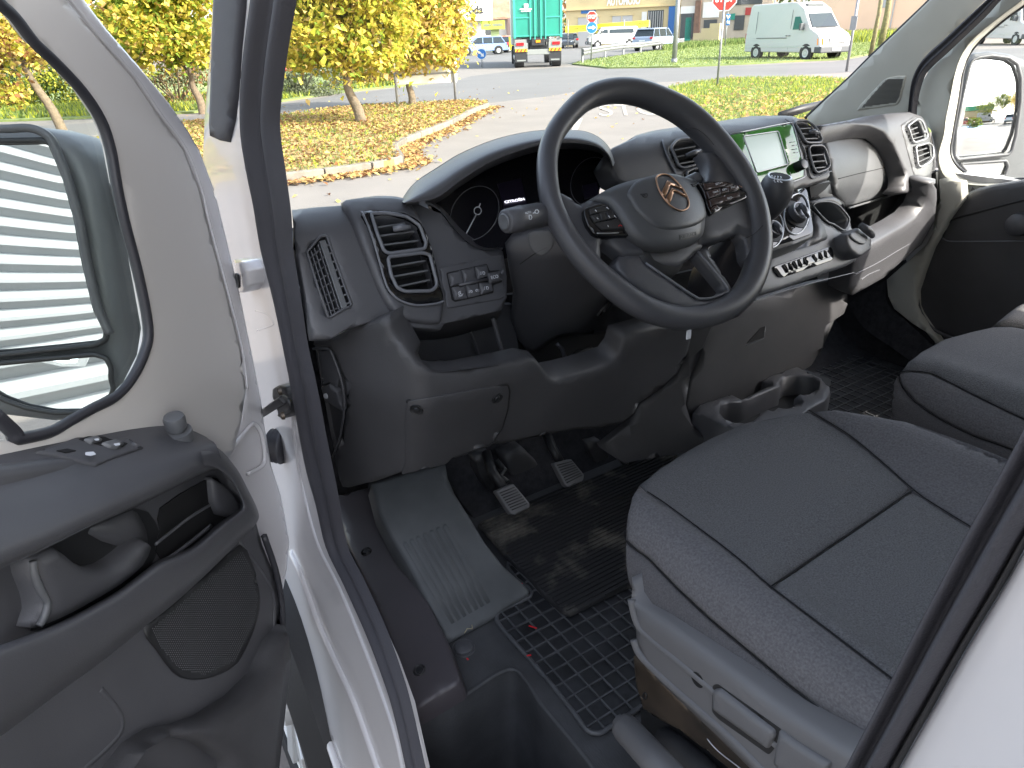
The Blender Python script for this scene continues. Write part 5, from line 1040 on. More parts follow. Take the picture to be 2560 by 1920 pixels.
mm3 = [(at(x, y, z=FZ+.022).x, at(x, y, z=FZ+.022).y) for x, y in MM]; ys = [p[1] for p in mm3]; xs = [p[0] for p in mm3]
y = min(ys)+.008; k = 0
while y < max(ys):
    for a, b in clipseg(min(xs), y, max(xs), y+.004, mm3):
        if math.hypot(a[0]-b[0], a[1]-b[1]) > .02: bar('mat_rib', (a[0], a[1], FZ+.0218), (b[0], b[1], FZ+.0218), .0032, .0036, (0, 0, 1), M['mud'], mm)
    y += .0105; k += 1
fm = empty('far_mat', (.6, .2, FZ), 'black rubber grid mat in the passenger footwell', 'mat')
box('mat_base', (.32, -.1, FZ+.001), (.84, .34, FZ+.008), M['mat'], fm)
for i in range(17): bar('mat_rib', (.33+i*.031, -.1, FZ+.0075), (.33+i*.031, .34, FZ+.0075), .003, .0035, (0, 0, 1), M['matrib'], fm)
for i in range(14): bar('mat_rib', (.32, -.09+i*.031, FZ+.0075), (.84, -.09+i*.031, FZ+.0075), .003, .0035, (0, 0, 1), M['matrib'], fm)
# loose bits on the mat
for i, (x, y, l, a) in enumerate([(1332, 1568, .016, 1.0), (1322, 1639, .008, .4), (1169, 1648, .005, 1.4), (1303, 1459, .006, .7)]):
    p = at(x, y, z=FZ+.011); o = box('red_scrap', (p.x-l/2, p.y-.0012, p.z), (p.x+l/2, p.y+.0012, p.z+.001), M['red'], None, rz=-a)
    tag(o, ['longest red plastic scrap lying across the grid mat', 'short red scrap at the left edge of the grid mat', 'tiny red scrap beside the round floor plug', 'tiny red scrap on the corner of the footrest'][i], 'scrap', 'red scraps on the cab floor')
p = at(1161, 1583, z=FZ+.022); o = obj('dry_twig', *(lambda q: ([v.co for v in q.data.vertices], [list(f.vertices) for f in q.data.polygons]))(tube('tmp', [p, p+V((.008, .004, .003)), p+V((.017, .001, 0)), p+V((.02, .008, .002))], .0009, M['satin'], None, 5)), mat('dry_grass', (.35, .3, .2), .8)); bpy.data.objects.remove(bpy.data.objects['tmp'])
tag(o, 'dry curled twig lying at the foot of the footrest', 'twig')
# ================================================================ OUTSIDE
import numpy as np
rng = np.random.default_rng(5)
def G(px, py): return at(px, py, z=0)
def VPl(P):                                  # upright plane through P facing the camera
    return PL(P, (C.x-P.x, C.y-P.y, 0))
def zat(P, py):                              # height above P whose picture row is py
    lo, hi = -2, 40
    for _ in range(30):
        m = (lo+hi)/2; d = V((P.x, P.y, m))-C
        if CY-F*d.dot(up)/d.dot(fw) > py: lo = m
        else: hi = m
    return lo
M['asphalt'] = mat('dusty_asphalt', (.17, .152, .138), .9, var=.10, vscale=.9, bump=.8, bscale=55, detail=9, bdist=.004)
M['road'] = mat('grey_road_asphalt', (.122, .117, .114), .85, var=.10, vscale=.35, bump=.6, bscale=40, detail=9, bdist=.004)
M['line'] = mat('worn_road_paint', (.42, .38, .34), .8, c2=(.27, .24, .21), vscale=6, detail=8)
M['kerb'] = mat('kerb_concrete', (.19, .165, .135), .9, var=.22, vscale=7, bump=.7, bscale=60, detail=6, bdist=.004)
M['earth'] = mat('leafy_earth', (.34, .25, .12), .95, c2=(.18, .18, .06), vscale=2.2, bump=.8, bscale=40, detail=9, bdist=.01)
M['turf'] = mat('turf_ground', (.19, .23, .07), .95, c2=(.11, .15, .05), vscale=.8, bump=.8, bscale=30, detail=9, bdist=.01)
def leafmat(name, c, t=.35):
    m = bpy.data.materials.new(name); m.use_nodes = True; nt = m.node_tree
    for n in list(nt.nodes):
        if n.type != 'OUTPUT_MATERIAL': nt.nodes.remove(n)
    o = [n for n in nt.nodes if n.type == 'OUTPUT_MATERIAL'][0]
    d = nt.nodes.new('ShaderNodeBsdfDiffuse'); tr = nt.nodes.new('ShaderNodeBsdfTranslucent'); d.inputs[0].default_value = (*c, 1)
    tr.inputs[0].default_value = (*c, 1); mx = nt.nodes.new('ShaderNodeMixShader'); mx.inputs[0].default_value = t
    nt.links.new(d.outputs[0], mx.inputs[1]); nt.links.new(tr.outputs[0], mx.inputs[2]); nt.links.new(mx.outputs[0], o.inputs[0]); return m
LY = leafmat('leaf_yellow', (.68, .57, .11), .4); LO = leafmat('leaf_amber', (.62, .44, .17), .4); LG = leafmat('leaf_green', (.22, .32, .05), .45); LL = leafmat('leaf_lime', (.44, .46, .06), .45)
LB = leafmat('leaf_brown', (.24, .115, .05)); LT_ = leafmat('leaf_tan', (.40, .265, .14)); LTY = leafmat('leaf_straw', (.48, .34, .13)); LGr = leafmat('grass_blade', (.13, .19, .055)); LD = leafmat('dark_leaf', (.05, .08, .025)); LS = leafmat('sage_leaf', (.17, .19, .12)); LP_ = leafmat('pale_grass', (.26, .30, .11))
M['bark'] = mat('bark', (.20, .15, .10), .9, c2=(.10, .08, .055), vscale=14, bump=1, bscale=30, detail=8, bdist=.01)
M['steel'] = mat('galvanised_steel', (.26, .26, .27), .45, metal=.5, var=.08)
M['signred'] = mat('sign_red', (.55, .03, .02), .4); M['signblue'] = mat('sign_blue', (.015, .16, .50), .4); M['signwhite'] = mat('sign_white', (.75, .75, .75), .4)
def ground(name, P, m, z, S=None, kind='structure', thick=.3):
    Q = resamp(P, 40); pts = [G(x, y) for x, y in Q]; n = len(pts)
    return tag(obj(name, [V((p.x, p.y, z)) for p in pts]+[V((p.x, p.y, z-thick)) for p in pts], [list(range(n))]+[[i, (i+1) % n, n+(i+1) % n, n+i] for i in range(n)], m, None, False), kind=kind)
tag(obj('ground', [(-150, -120, 0), (260, -120, 0), (260, 260, 0), (-150, 260, 0)], [[0, 1, 2, 3]], M['asphalt'], None, False), kind='structure')
ROADW = [G(560, 300), G(700, 299), G(905, 276), G(1230, 262), G(1480, 222), G(1680, 226), G(1830, 200), G(2140, 190), G(2300, 200)]
def sheet(name, pts, z, m, kind='structure'):
    n = len(pts); o = obj(name, [V((p[0], p[1], z)) for p in pts]+[V((p[0], p[1], -.2)) for p in pts], [list(range(n))]+[[i, (i+1) % n, n+(i+1) % n, n+i] for i in range(n)], m, None, False)
    return tag(o, kind=kind)
# the road crossing ahead: from far left to the right, in world metres
a0, a1 = G(-300, 330), G(250, 318)
sheet('road', [G(-400, 372)[:2], G(160, 345)[:2], G(500, 318)[:2], G(700, 300)[:2], G(905, 275)[:2], G(1180, 262)[:2], G(1380, 240)[:2], G(1480, 222)[:2], G(1640, 206)[:2], G(1830, 196)[:2], G(2020, 186)[:2], G(2300, 172)[:2], G(2620, 160)[:2], G(2620, 118)[:2], G(2300, 128)[:2], G(2200, 135)[:2], G(2080, 155)[:2], G(1900, 163)[:2], G(1685, 170)[:2], G(1500, 172)[:2], G(1410, 168)[:2], G(1300, 176)[:2], G(1180, 190)[:2], G(1130, 205)[:2], G(860, 236)[:2], G(700, 262)[:2], G(480, 290)[:2], G(160, 312)[:2], G(-400, 335)[:2]], .004, M['road'])
sheet('main_road', [G(1180, 172)[:2], G(1440, 160)[:2], G(1500, 150)[:2], G(1730, 118)[:2], G(1860, 100)[:2], G(2300, 72)[:2], G(2500, 60)[:2], G(2500, 52)[:2], G(1860, 86)[:2], G(1500, 108)[:2], G(1150, 128)[:2], G(1000, 150)[:2]], .006, M['road'])
# painted STOP and the lane line
P0, P1 = G(1495, 290), G(1640, 272)
def flattext(name, body, a, b, hgt, m, z=.008):
    cu = bpy.data.curves.new(name, 'FONT'); cu.body = body; cu.extrude = .0005; cu.materials.append(m); o = bpy.data.objects.new(name, cu)
    COL.objects.link(o); bpy.context.view_layer.update(); w = o.dimensions.x; h = o.dimensions.y
    dx, dy = b.x-a.x, b.y-a.y; L = math.hypot(dx, dy); ex = V((dx/L, dy/L, 0)); ey = V((-ex.y, ex.x, 0)); sx, sy = L/w, hgt/h
    o.matrix_local = Matrix(((ex.x*sx, ey.x*sy, 0, a.x), (ex.y*sx, ey.y*sy, 0, a.y), (0, 0, 1, z), (0, 0, 0, 1))); return o
o = flattext('road_marking', 'STOP', G(1494, 291), G(1715, 286), 2.6, M['line']); tag(o, kind='structure')
a, b = G(1434, 330), G(1448, 300); d = (b-a).normalized(); s = V((-d.y, d.x, 0))*.06
tag(obj('lane_line', [a-s+V((0, 0, .008)), a+s+V((0, 0, .008)), b+d*.3+s+V((0, 0, .008)), b+d*.3-s+V((0, 0, .008)), ], [[0, 1, 2, 3]], M['line'], None, False), kind='structure')
# ---- grass islands
def leaf_field(name, m_list, pts, size, tilt=.35, label=None, up_=0, w=None, kind='stuff', parent=None):
    """scatter folded leaf-shaped faces at the given points"""
    n = len(pts); P = np.array(pts, float); an = rng.uniform(0, 2*np.pi, n); s = size*rng.uniform(.6, 1.35, n)
    ti = rng.normal(0, tilt, (n, 2)); u = np.stack([np.cos(an), np.sin(an), ti[:, 0]], 1); v = np.stack([-np.sin(an), np.cos(an), ti[:, 1]], 1)
    u /= np.linalg.norm(u, axis=1)[:, None]; v /= np.linalg.norm(v, axis=1)[:, None]; nn = np.cross(u, v)
    fold = rng.uniform(.05, .35, n)[:, None]*s[:, None]
    A = P-u*s[:, None]*.5; B = P+v*s[:, None]*.42+nn*fold; Cc = P+u*s[:, None]*.55; Dd = P-v*s[:, None]*.42+nn*fold
    vs = np.stack([A, B, Cc, Dd], 1).reshape(-1, 3)
    me = bpy.data.meshes.new(name); me.vertices.add(4*n); me.vertices.foreach_set('co', vs.ravel()); me.loops.add(6*n); me.polygons.add(2*n)
    b = np.arange(n)*4; idx = np.stack([b, b+1, b+2, b, b+2, b+3], 1).ravel(); me.loops.foreach_set('vertex_index', idx)
    me.polygons.foreach_set('loop_start', np.arange(2*n)*3); me.polygons.foreach_set('loop_total', np.full(2*n, 3))
    for mm in m_list: me.materials.append(mm)
    mi = rng.choice(len(m_list), n, p=w) if w is not None else rng.integers(0, len(m_list), n)
    me.polygons.foreach_set('material_index', np.repeat(mi, 2).astype(np.int32)); me.update(); me.validate()
    o = bpy.data.objects.new(name, me); COL.objects.link(o)
    if parent is not None: o.parent = parent; o.location = -parent.location
    elif kind: o['kind'] = kind
    if label: o['label'] = label
    return o
def blades(name, P2, n, h, mlist, zb=.02, label=None, wd=.012, w=None):
    poly = [(p[0], p[1]) for p in P2]; x0, x1 = min(p[0] for p in poly), max(p[0] for p in poly); y0, y1 = min(p[1] for p in poly), max(p[1] for p in poly)
    pts = []
    while len(pts) < n:
        x, y = random.uniform(x0, x1), random.uniform(y0, y1)
        if inpoly(x, y, poly): pts.append((x, y, zb))
    P = np.array(pts); n = len(P); an = rng.uniform(0, 6.28, n); hh = h*rng.uniform(.4, 1.3, n); ww = wd*rng.uniform(.7, 1.5, n)
    d = np.stack([np.cos(an)*ww, np.sin(an)*ww, 0*an], 1); ln = np.stack([rng.normal(0, .35, n)*hh, rng.normal(0, .35, n)*hh, hh], 1)
    vs = np.stack([P-d, P+d, P+ln], 1).reshape(-1, 3); me = bpy.data.meshes.new(name); me.vertices.add(3*n); me.vertices.foreach_set('co', vs.ravel())
    me.loops.add(3*n); me.polygons.add(n); me.loops.foreach_set('vertex_index', np.arange(3*n)); me.polygons.foreach_set('loop_start', np.arange(n)*3); me.polygons.foreach_set('loop_total', np.full(n, 3))
    for mm in mlist: me.materials.append(mm)
    me.polygons.foreach_set('material_index', (rng.choice(len(mlist), n, p=w) if w else rng.integers(0, len(mlist), n)).astype(np.int32)); me.update()
    o = bpy.data.objects.new(name, me); COL.objects.link(o); return tag(o, label, kind='stuff')
def inside_pts(poly, n, z=.14, jit=.02):
    x0, x1 = min(p[0] for p in poly), max(p[0] for p in poly); y0, y1 = min(p[1] for p in poly), max(p[1] for p in poly); out = []
    while len(out) < n:
        x, y = random.uniform(x0, x1), random.uniform(y0, y1)
        if inpoly(x, y, poly): out.append((x, y, z+random.uniform(0, jit)))
    return out
KZ = .13
KL = [G(x, y) for x, y in [(300, 480), (560, 470), (721, 455), (860, 437), (978, 420), (1001, 410), (990, 392), (985, 380), (1010, 364), (1069, 341), (1120, 318), (1170, 292), (1221, 268)]]
ISL = [(p.x, p.y) for p in KL]+[(p.x, p.y) for p in [G(1190, 263), G(905, 275), G(700, 299), G(560, 310), G(300, 330)]]
sheet('leafy_verge', ISL, KZ-.02, M['earth'])
# kerb stones, one by one
kerb = empty('kerb', (0, 0, 0), 'weathered concrete kerb curving round the leafy verge', 'kerb')
kp_ = [V(q) for q in spl([tuple(p) for p in KL], 8, False)]
acc = 0; last = kp_[0]; seg = [kp_[0]]; kn_ = 0
M['kerb2'] = mat('kerb_concrete_darker', (.15, .13, .105), .9, var=.2, vscale=9, bump=.7, bscale=60, detail=6, bdist=.004)
d_ = 0; i_ = 0; L_ = .62; start = kp_[0]
for q in kp_[1:]:
    if (q-start).length >= L_:
        a, b = start, q; t = (b-a).normalized(); a = a+t*.006; b = b-t*.006
        o = bar('kerb_stone', a+V((0, 0, -.02)), b+V((0, 0, -.02)), .13, KZ+.02+random.uniform(-.008, .012), (0, 0, 1), M['kerb'] if random.random() < .6 else M['kerb2'], kerb, .012); start = q; kn_ += 1
leaf_field('fallen_leaves', [LTY, LO, LB, LT_, LL], [p for p in inside_pts(ISL, 21000, KZ-.015, .05) if random.random() < .62+.38*math.sin(p[0]*2.1+1.3*math.sin(p[1]*1.7))*math.cos(p[1]*1.3)], .072, .32, 'fallen yellow and brown leaves covering the verge', w=[.16, .16, .20, .44, .04])
gut = []
for i in range(2600):
    t = random.random()**.8*(len(kp_)-2); i0 = int(t); q = kp_[i0].lerp(kp_[i0+1], t-i0); d = (kp_[i0+1]-kp_[i0]).normalized(); s = V((d.y, -d.x, 0)); k = .09+abs(random.gauss(0, .16))
    q = q+s*k; gut.append((q.x, q.y, .012+random.uniform(0, .03)))
leaf_field('gutter_leaves', [LO, LB, LT_, LTY], gut, .08, .3, 'dry leaves blown along the kerb')
rd = [(random.uniform(1, 16), random.uniform(5.5, 22), .012) for i in range(260)]
leaf_field('scattered_leaves', [LO, LB, LT_, LY], rd, .07, .25, 'single leaves scattered on the asphalt')
blades('verge_grass', ISL, 9000, .07, [LGr, LL, LP_], KZ-.02, 'short grass between the leaves on the verge')
# grass triangle to the right
TR_ = [G(x, y) for x, y in [(1640, 232), (1680, 222), (1760, 212), (1830, 200), (2010, 199), (2110, 204), (2300, 215), (2300, 420), (1700, 420), (1590, 330), (1640, 290)]]
TRP = [(p.x, p.y) for p in [G(1670, 226), G(1740, 212), G(1830, 202), G(2010, 200), G(2120, 206), G(2330, 235), G(2330, 330), G(1900, 400), G(1760, 330), G(1700, 270)]]
sheet('grass_triangle', TRP, .08, M['turf'])
blades('triangle_grass', TRP, 26000, .10, [LGr, LP_, LL], .07, 'green grass on the near corner with fallen leaves', w=[.35, .4, .25])
leaf_field('triangle_leaves', [LTY, LO, LT_, LP_], [p for p in inside_pts(TRP, 5500, .10, .06) if random.random() < .10+.6*(p[0]+p[1] < 26)], .10, .4, 'fallen leaves on the near grass corner')
FG = [(p.x, p.y) for p in [G(1430, 162), G(1520, 172), G(1700, 169), G(1900, 160), G(2010, 154), G(2110, 150), G(2200, 132), G(2340, 122), G(2300, 96), G(2100, 104), G(1900, 106), G(1740, 116), G(1600, 134), G(1460, 154)]]
sheet('far_grass', FG, .07, M['turf'])
blades('far_turf', FG, 26000, .09, [LGr, LP_, LP_], .06, 'strip of sunlit grass between the two roads', wd=.03, w=[.3, .4, .3])
HG = [(p.x, p.y) for p in [G(1655, 124), G(1740, 113), G(1880, 104), G(1880, 110), G(1740, 121), G(1665, 130)]]
blades('rough_grass', HG, 7000, .42, [LGr, LP_, LGr], .05, 'taller rough grass along the guard rail', wd=.05)
HG2 = [(p.x, p.y) for p in [G(2080, 100), G(2300, 84), G(2320, 96), G(2100, 112)]]
blades('hedge_grass', HG2, 9000, .8, [LGr, LP_, LL], .05, 'low green growth beside the white van', wd=.06)
sheet('left_verge', [G(-400, 318)[:2], G(160, 300)[:2], G(480, 284)[:2], G(700, 256)[:2], G(860, 232)[:2], G(1130, 203)[:2], G(1100, 190)[:2], G(960, 182)[:2], (14, 60), (-60, 80), (-60, 24)], .05, M['turf'])
LV = [tuple(G(-300, 312)[:2]), tuple(G(160, 298)[:2]), tuple(G(480, 281)[:2]), tuple(G(700, 254)[:2]), tuple(G(860, 230)[:2]), tuple(G(1140, 200)[:2]), tuple(G(1130, 190)[:2]), tuple(G(860, 215)[:2]), tuple(G(600, 235)[:2]), tuple(G(-300, 290)[:2])]
blades('left_grass', LV, 14000, .16, [LGr, LP_, LL], .05, 'grass strip on the far side of the road', wd=.03)
NV = [tuple(G(-300, 430)[:2]), tuple(G(180, 372)[:2]), tuple(G(290, 350)[:2]), tuple(G(560, 330)[:2]), tuple(G(560, 480)[:2]), tuple(G(240, 520)[:2]), tuple(G(-300, 560)[:2])]
sheet('near_verge', NV, .09, M['earth'])
blades('near_grass', NV, 9000, .10, [LGr, LP_, LL], .08, 'green grass on the near side verge at left')
leaf_field('near_leaves', [LTY, LO, LT_, LB], inside_pts(NV, 4500, .10, .04), .085, .3, 'fallen leaves on the near verge at left')
# ---- trees
def tree(P, h0, crown, n, mats, w, label, size=.12, lean=(0, 0), rt_=.09, group='yellow autumn trees', limbs=7):
    """crown: list of (dx,dy,z,rx,ry,rz) blobs the leaves gather in"""
    t = empty('autumn_tree', P, label, 'tree', group)
    top = V((P.x+lean[0], P.y+lean[1], h0))
    pts = [P+V((0, 0, -.1)), P.lerp(top, .35)+V((.03, .0, 0)), P.lerp(top, .7)+V((-.03, .02, 0)), top, top+V((.1, 0, 1.2)), top+V((.0, .1, 2.4))]
    tube('trunk', [V(q) for q in spl([tuple(p) for p in pts], 3, False)], [rt_*(1.15-.9*i/15) for i in range(16)], M['bark'], t, 10)
    cl = []
    for i in range(limbs):
        a = i*2.4+random.random(); c = crown[i % len(crown)]; e = V((P.x+c[0]+math.cos(a)*c[3]*.7, P.y+c[1]+math.sin(a)*c[4]*.7, c[2]+random.uniform(-.5, .5)*c[5])); s = top+V((0, 0, random.uniform(-.1, 1.0))); m_ = s.lerp(e, .5)+V((0, 0, .15))
        tube('limb', [s, m_, e], [rt_*.42, rt_*.28, rt_*.1], M['bark'], t, 6)
        for k in range(3):
            e2 = m_.lerp(e, random.random())+V((random.gauss(0, .5), random.gauss(0, .5), random.gauss(0, .35))); tube('limb', [m_.lerp(e, .3), e2], [rt_*.14, rt_*.05], M['bark'], t, 5)
    pts = []; tot = sum(c[3]*c[4]*c[5] for c in crown)
    for c in crown:
        k = int(n*c[3]*c[4]*c[5]/tot); nc = 26
        cc = [(random.gauss(0, .55), random.gauss(0, .55), random.gauss(0, .55)) for _ in range(nc)]
        for i in range(k):
            q = random.choice(cc); x, y, z = (q[j]+random.gauss(0, .20) for j in range(3)); r = math.sqrt(x*x+y*y+z*z)
            if r > 1.15: x, y, z = x/r, y/r, z/r
            if random.random() < .35: x, y, z = (random.gauss(0, .5) for _ in range(3))
            pts.append((P.x+c[0]+x*c[3], P.y+c[1]+y*c[4], c[2]+z*c[5]))
    leaf_field('crown', mats, pts, size, .9, parent=t, w=w, kind=None)
    return t
def sky_h(P, py): return zat(P, py)
T1 = G(907, 321); T2 = G(1030, 273); T3 = G(508, 285); T4 = G(165, 343)
def cz(P, px, py): q = at(px, py, VPl(P)); return (q.x-P.x, q.y-P.y, q.z)
def blob(P, px, py, rpx, rz_px=None, dep=1.0):
    c = cz(P, px, py); m = (P-C).dot(fw)/F; return (*c, rpx*m, rpx*m*dep, (rz_px or rpx)*m)
tree(T1, zat(T1, 205)+.1, [blob(T1, 800, 70, 115, 100), blob(T1, 900, 130, 90, 62), blob(T1, 760, 130, 60, 45), blob(T1, 850, -80, 150, 110), blob(T1, 985, 60, 55, 75)], 15000, [LY, LL, LG, LO], [.54, .27, .10, .09], 'bright yellow tree rising from the leaves in front of the windscreen', .125, (-.2, .05), .115)
tree(T2, zat(T2, 185), [blob(T2, 1060, 90, 95, 70), blob(T2, 1010, 150, 60, 38), blob(T2, 1120, 120, 45, 45), blob(T2, 1040, -40, 110, 90), blob(T2, 1150, 60, 35, 50)], 12000, [LY, LO, LL, LG], [.50, .34, .10, .06], 'amber leaved tree between the two board posts', .125, (.05, .1), .10)
tree(T3, zat(T3, 190), [blob(T3, 400, 60, 140, 90), blob(T3, 330, 110, 70, 60), blob(T3, 470, 120, 70, 50), blob(T3, 420, -60, 150, 80)], 12000, [LY, LL, LG, LO], [.42, .22, .28, .08], 'half green half yellow tree seen between the door frame and the front pillar', .15, (-.1, 0), .11)
tree(T4, zat(T4, 150), [blob(T4, 20, 60, 120, 80), blob(T4, 80, 130, 60, 40), blob(T4, -80, 100, 110, 90), blob(T4, 120, 20, 80, 50), blob(T4, 20, 230, 50, 40)], 7000, [LY, LO, LL, LB], [.40, .26, .18, .16], 'dark trunked yellow tree at the far left beyond the mirror', .11, (-.35, .1), .10)
# bushes beyond the road
def bush(name, P, rx, ry, rz, n, mats, label, size=.09, stems=8):
    t = empty(name, P, label, 'bush')
    for i in range(stems):
        a = i*.8; tube('stem', [P, P+V((math.cos(a)*rx*.4, math.sin(a)*ry*.4, rz*.8)), P+V((math.cos(a)*rx*.8, math.sin(a)*ry*.7, rz*1.3))], [.03, .02, .008], M['bark'], t, 5)
    pts = []
    cc = [(random.gauss(0, .5), random.gauss(0, .5), random.random()*1.6) for _ in range(40)]
    for i in range(n):
        q = random.choice(cc); pts.append((P.x+rx*(q[0]+random.gauss(0, .16)), P.y+ry*(q[1]+random.gauss(0, .16)), max(.05, rz*(q[2]+random.gauss(0, .12)))))
    leaf_field('foliage', mats, pts, size, 1.2, parent=t, kind=None); return t
bush('sage_bush', G(770, 243)+V((0, .6, 0)), 1.5, 1.0, 1.05, 7000, [LS, LS, LS], 'grey green bush across the road behind the yellow tree', .08)
bush('brown_bush', G(465, 268)+V((0, 1, 0)), 1.7, 1.0, 1.0, 5000, [LS, LB, LD, LT_], 'grey brown bush seen left of the front pillar', .07)
bush('yellow_bush', G(240, 268)+V((0, 1, 0)), 2.0, 1.4, 1.3, 6500, [LL, LGr, LY], 'yellow green bush left across the road', .10)
bush('green_bush', G(60, 275)+V((0, 1, 0)), 2.2, 1.5, 1.2, 6500, [LGr, LL, LD], 'tangled green bush at the far left across the road', .10)
bush('low_bush', G(930, 218)+V((0, .5, 0)), 1.6, .8, .55, 3500, [LB, LGr, LO], 'low brownish bush behind the board posts', .08)
# ---- far wood behind everything on the left
def wood(name, c0, c1, h, n, mats, label, size=.5, depth=8):
    pts = []
    for i in range(n):
        t = random.random(); d = random.uniform(0, depth); z = random.random()**.7*(h*(.75+.25*math.sin(t*37)+.12*math.sin(t*90)))
        pts.append((c0[0]+(c1[0]-c0[0])*t+random.gauss(0, .6), c0[1]+(c1[1]-c0[1])*t+d, z))
    return leaf_field(name, mats, pts, size, 1.2, label)
wood('far_wood', (-60, 75), (14, 95), 13, 16000, [LD, LGr, LO, LY, LB], 'distant mixed autumn wood behind the roadside')
wood('hill_wood', (60, 150), (200, 105), 26, 12000, [LD, LGr, LO, LB], 'wooded slope far behind the workshops', 1.1, 14)
# ---- posts, signs
def post(P, ztop_, r, m, parent, lean=(0, 0)): return tube('post', [P+V((0, 0, -.1)), V((P.x+lean[0], P.y+lean[1], ztop_))], r, m, parent, 10)
def octo(c, n, R, m, parent, name='plate', h=.01, k=8, rot=math.pi/8, th=.012):
    n = V(n).normalized(); u = V((0, 0, 1)); w = n.cross(u).normalized(); vs = []
    for z in (h-th, h): vs += [c+n*z+(u*math.cos(rot+i*2*math.pi/k)+w*math.sin(rot+i*2*math.pi/k))*R for i in range(k)]
    return obj(name, vs, [list(range(k))[::-1], [k+i for i in range(k)]]+[[i, (i+1) % k, k+(i+1) % k, k+i] for i in range(k)], m, parent, False)
def stext(name, body, c, n, w_, h_, m, parent, h=.014):
    cu = bpy.data.curves.new(name, 'FONT'); cu.body = body; cu.extrude = .002; cu.offset = .03; cu.align_x = 'CENTER'; cu.align_y = 'CENTER'; cu.materials.append(m)
    o = bpy.data.objects.new(name, cu); COL.objects.link(o); ez = V(n).normalized(); ex = V((0, 0, 1)).cross(ez).normalized(); ey = ez.cross(ex)
    ST_.append((o, V(c)+ez*h, ex, ey, ez, w_, h_, parent)); return o
ST_ = []
def flush_signs():
    bpy.context.view_layer.update()
    for o, c, ex, ey, ez, w_, h_, parent in ST_:
        bb = [V(v) for v in o.bound_box]; w = max(v.x for v in bb)-min(v.x for v in bb); h = max(v.y for v in bb)-min(v.y for v in bb); sx, sy = w_/w, h_/h
        my = (max(v.y for v in bb)+min(v.y for v in bb))/2; c = c-ey*my*sy
        if parent is not None: o.parent = parent; c = c-parent.location
        o.matrix_local = Matrix(((ex.x*sx, ey.x*sy, ez.x, c.x), (ex.y*sx, ey.y*sy, ez.y, c.y), (ex.z*sx, ey.z*sy, ez.z, c.z), (0, 0, 0, 1)))
def facing(P, da=0):
    n = V((C.x-P.x, C.y-P.y, 0)).normalized(); return Matrix.Rotation(da, 3, 'Z')@n
P = G(1792, 223); s1 = empty('stop_sign', P, 'nearer stop sign cut by the top edge, before the parked white van', 'sign'); n = facing(P, .1)
post(P, zat(P, -20), .032, M['steel'], s1); c = V((P.x, P.y, zat(P, -6))); octo(c, n, .36, M['signwhite'], s1, 'rim', .012); octo(c, n, .335, M['signred'], s1, 'plate', .016); stext('stop_lettering', 'STOP', c, n, .52, .22, M['signwhite'], s1, .018)
P = G(1478, 157); s2 = empty('stop_sign', P, 'small far stop sign over a round blue arrow plate beside the green truck', 'sign'); n = facing(P, .05)
post(P, zat(P, 28), .045, M['steel'], s2); c = V((P.x, P.y, zat(P, 42))); octo(c, n, .31, M['signwhite'], s2, 'rim', .05); octo(c, n, .285, M['signred'], s2, 'plate', .055); stext('stop_lettering', 'STOP', c, n, .46, .2, M['signwhite'], s2, .06)
c = V((P.x, P.y, zat(P, 69))); octo(c, n, .31, M['signwhite'], s2, 'blue_rim', .05, 24); octo(c, n, .285, M['signblue'], s2, 'blue_plate', .055, 24)
w_ = V((0, 0, 1)).cross(n).normalized()
def arrow(c, n, s, rot, m, parent):
    u = V((0, 0, 1)); w = u.cross(n).normalized(); pts = [(-.22, .045), (.05, .045), (.05, .13), (.23, 0), (.05, -.13), (.05, -.045), (-.22, -.045)]
    q = []
    for z in (.058, .066):
        for x, y in pts: X, Y = (x*math.cos(rot)-y*math.sin(rot))*s, (x*math.sin(rot)+y*math.cos(rot))*s; q.append(c+w*X+u*Y+n*z)
    k = len(pts); return obj('arrow', q, [list(range(k))[::-1], [k+i for i in range(k)]]+[[i, (i+1) % k, k+(i+1) % k, k+i] for i in range(k)], m, parent, False)
arrow(c, n, 1, 0, M['signwhite'], s2)
P = G(1205, 168); s3 = empty('keep_right_sign', P, 'low round blue sign with a slanting white arrow left of the truck', 'sign'); n = facing(P)
post(P, zat(P, 140), .04, M['steel'], s3); c = V((P.x, P.y, zat(P, 135))); octo(c, n, .29, M['signwhite'], s3, 'rim', .05, 24); octo(c, n, .26, M['signblue'], s3, 'plate', .055, 24); arrow(c, n, .9, -math.pi/4, M['signwhite'], s3)
P = G(1685, 160); s4 = empty('lamp_post', P, 'thick pale steel lamp post on the grass between the roads', 'post'); tube('shaft', [P, V((P.x, P.y, 2.2)), V((P.x+.02, P.y, 8))], [.13, .115, .08], M['steel'], s4, 14); tube('footing', [P, P+V((0, 0, .25))], .16, M['steel'], s4, 14)
for px, py, r_, lb in ((1921, 148, .045, 'thin grey post standing before the side of the parked van'), (2116, 179, .05, 'leaning grey post with a small plate in front of the van nose')):
    P = G(px, py); e = empty('steel_post', P, lb, 'post'); post(P, zat(P, -30), r_, M['steel'], e)
    if px > 2000: box('plate', (P.x-.05, P.y-.12, zat(P, 75)), (P.x-.03, P.y+.12, zat(P, 40)), M['steel'], e)
for px, py, r_, lb in ((2176, 140, .10, 'left slender trunk behind the windscreen pillar'), (2201, 118, .19, 'thicker mossy trunk by the far windscreen pillar'), (2224, 92, .07, 'thinnest grey stem right of the mossy trunk')):
    P = G(px, py); e = empty('young_tree', P, lb, 'tree'); tube('trunk', [P, V((P.x+.1, P.y, 2)), V((P.x-.1, P.y+.1, 7))], [r_*1.2, r_, r_*.7], mat('bark_moss', (.26, .23, .10), .9, c2=(.13, .11, .07), vscale=6, bump=.8, bscale=20), e, 8)
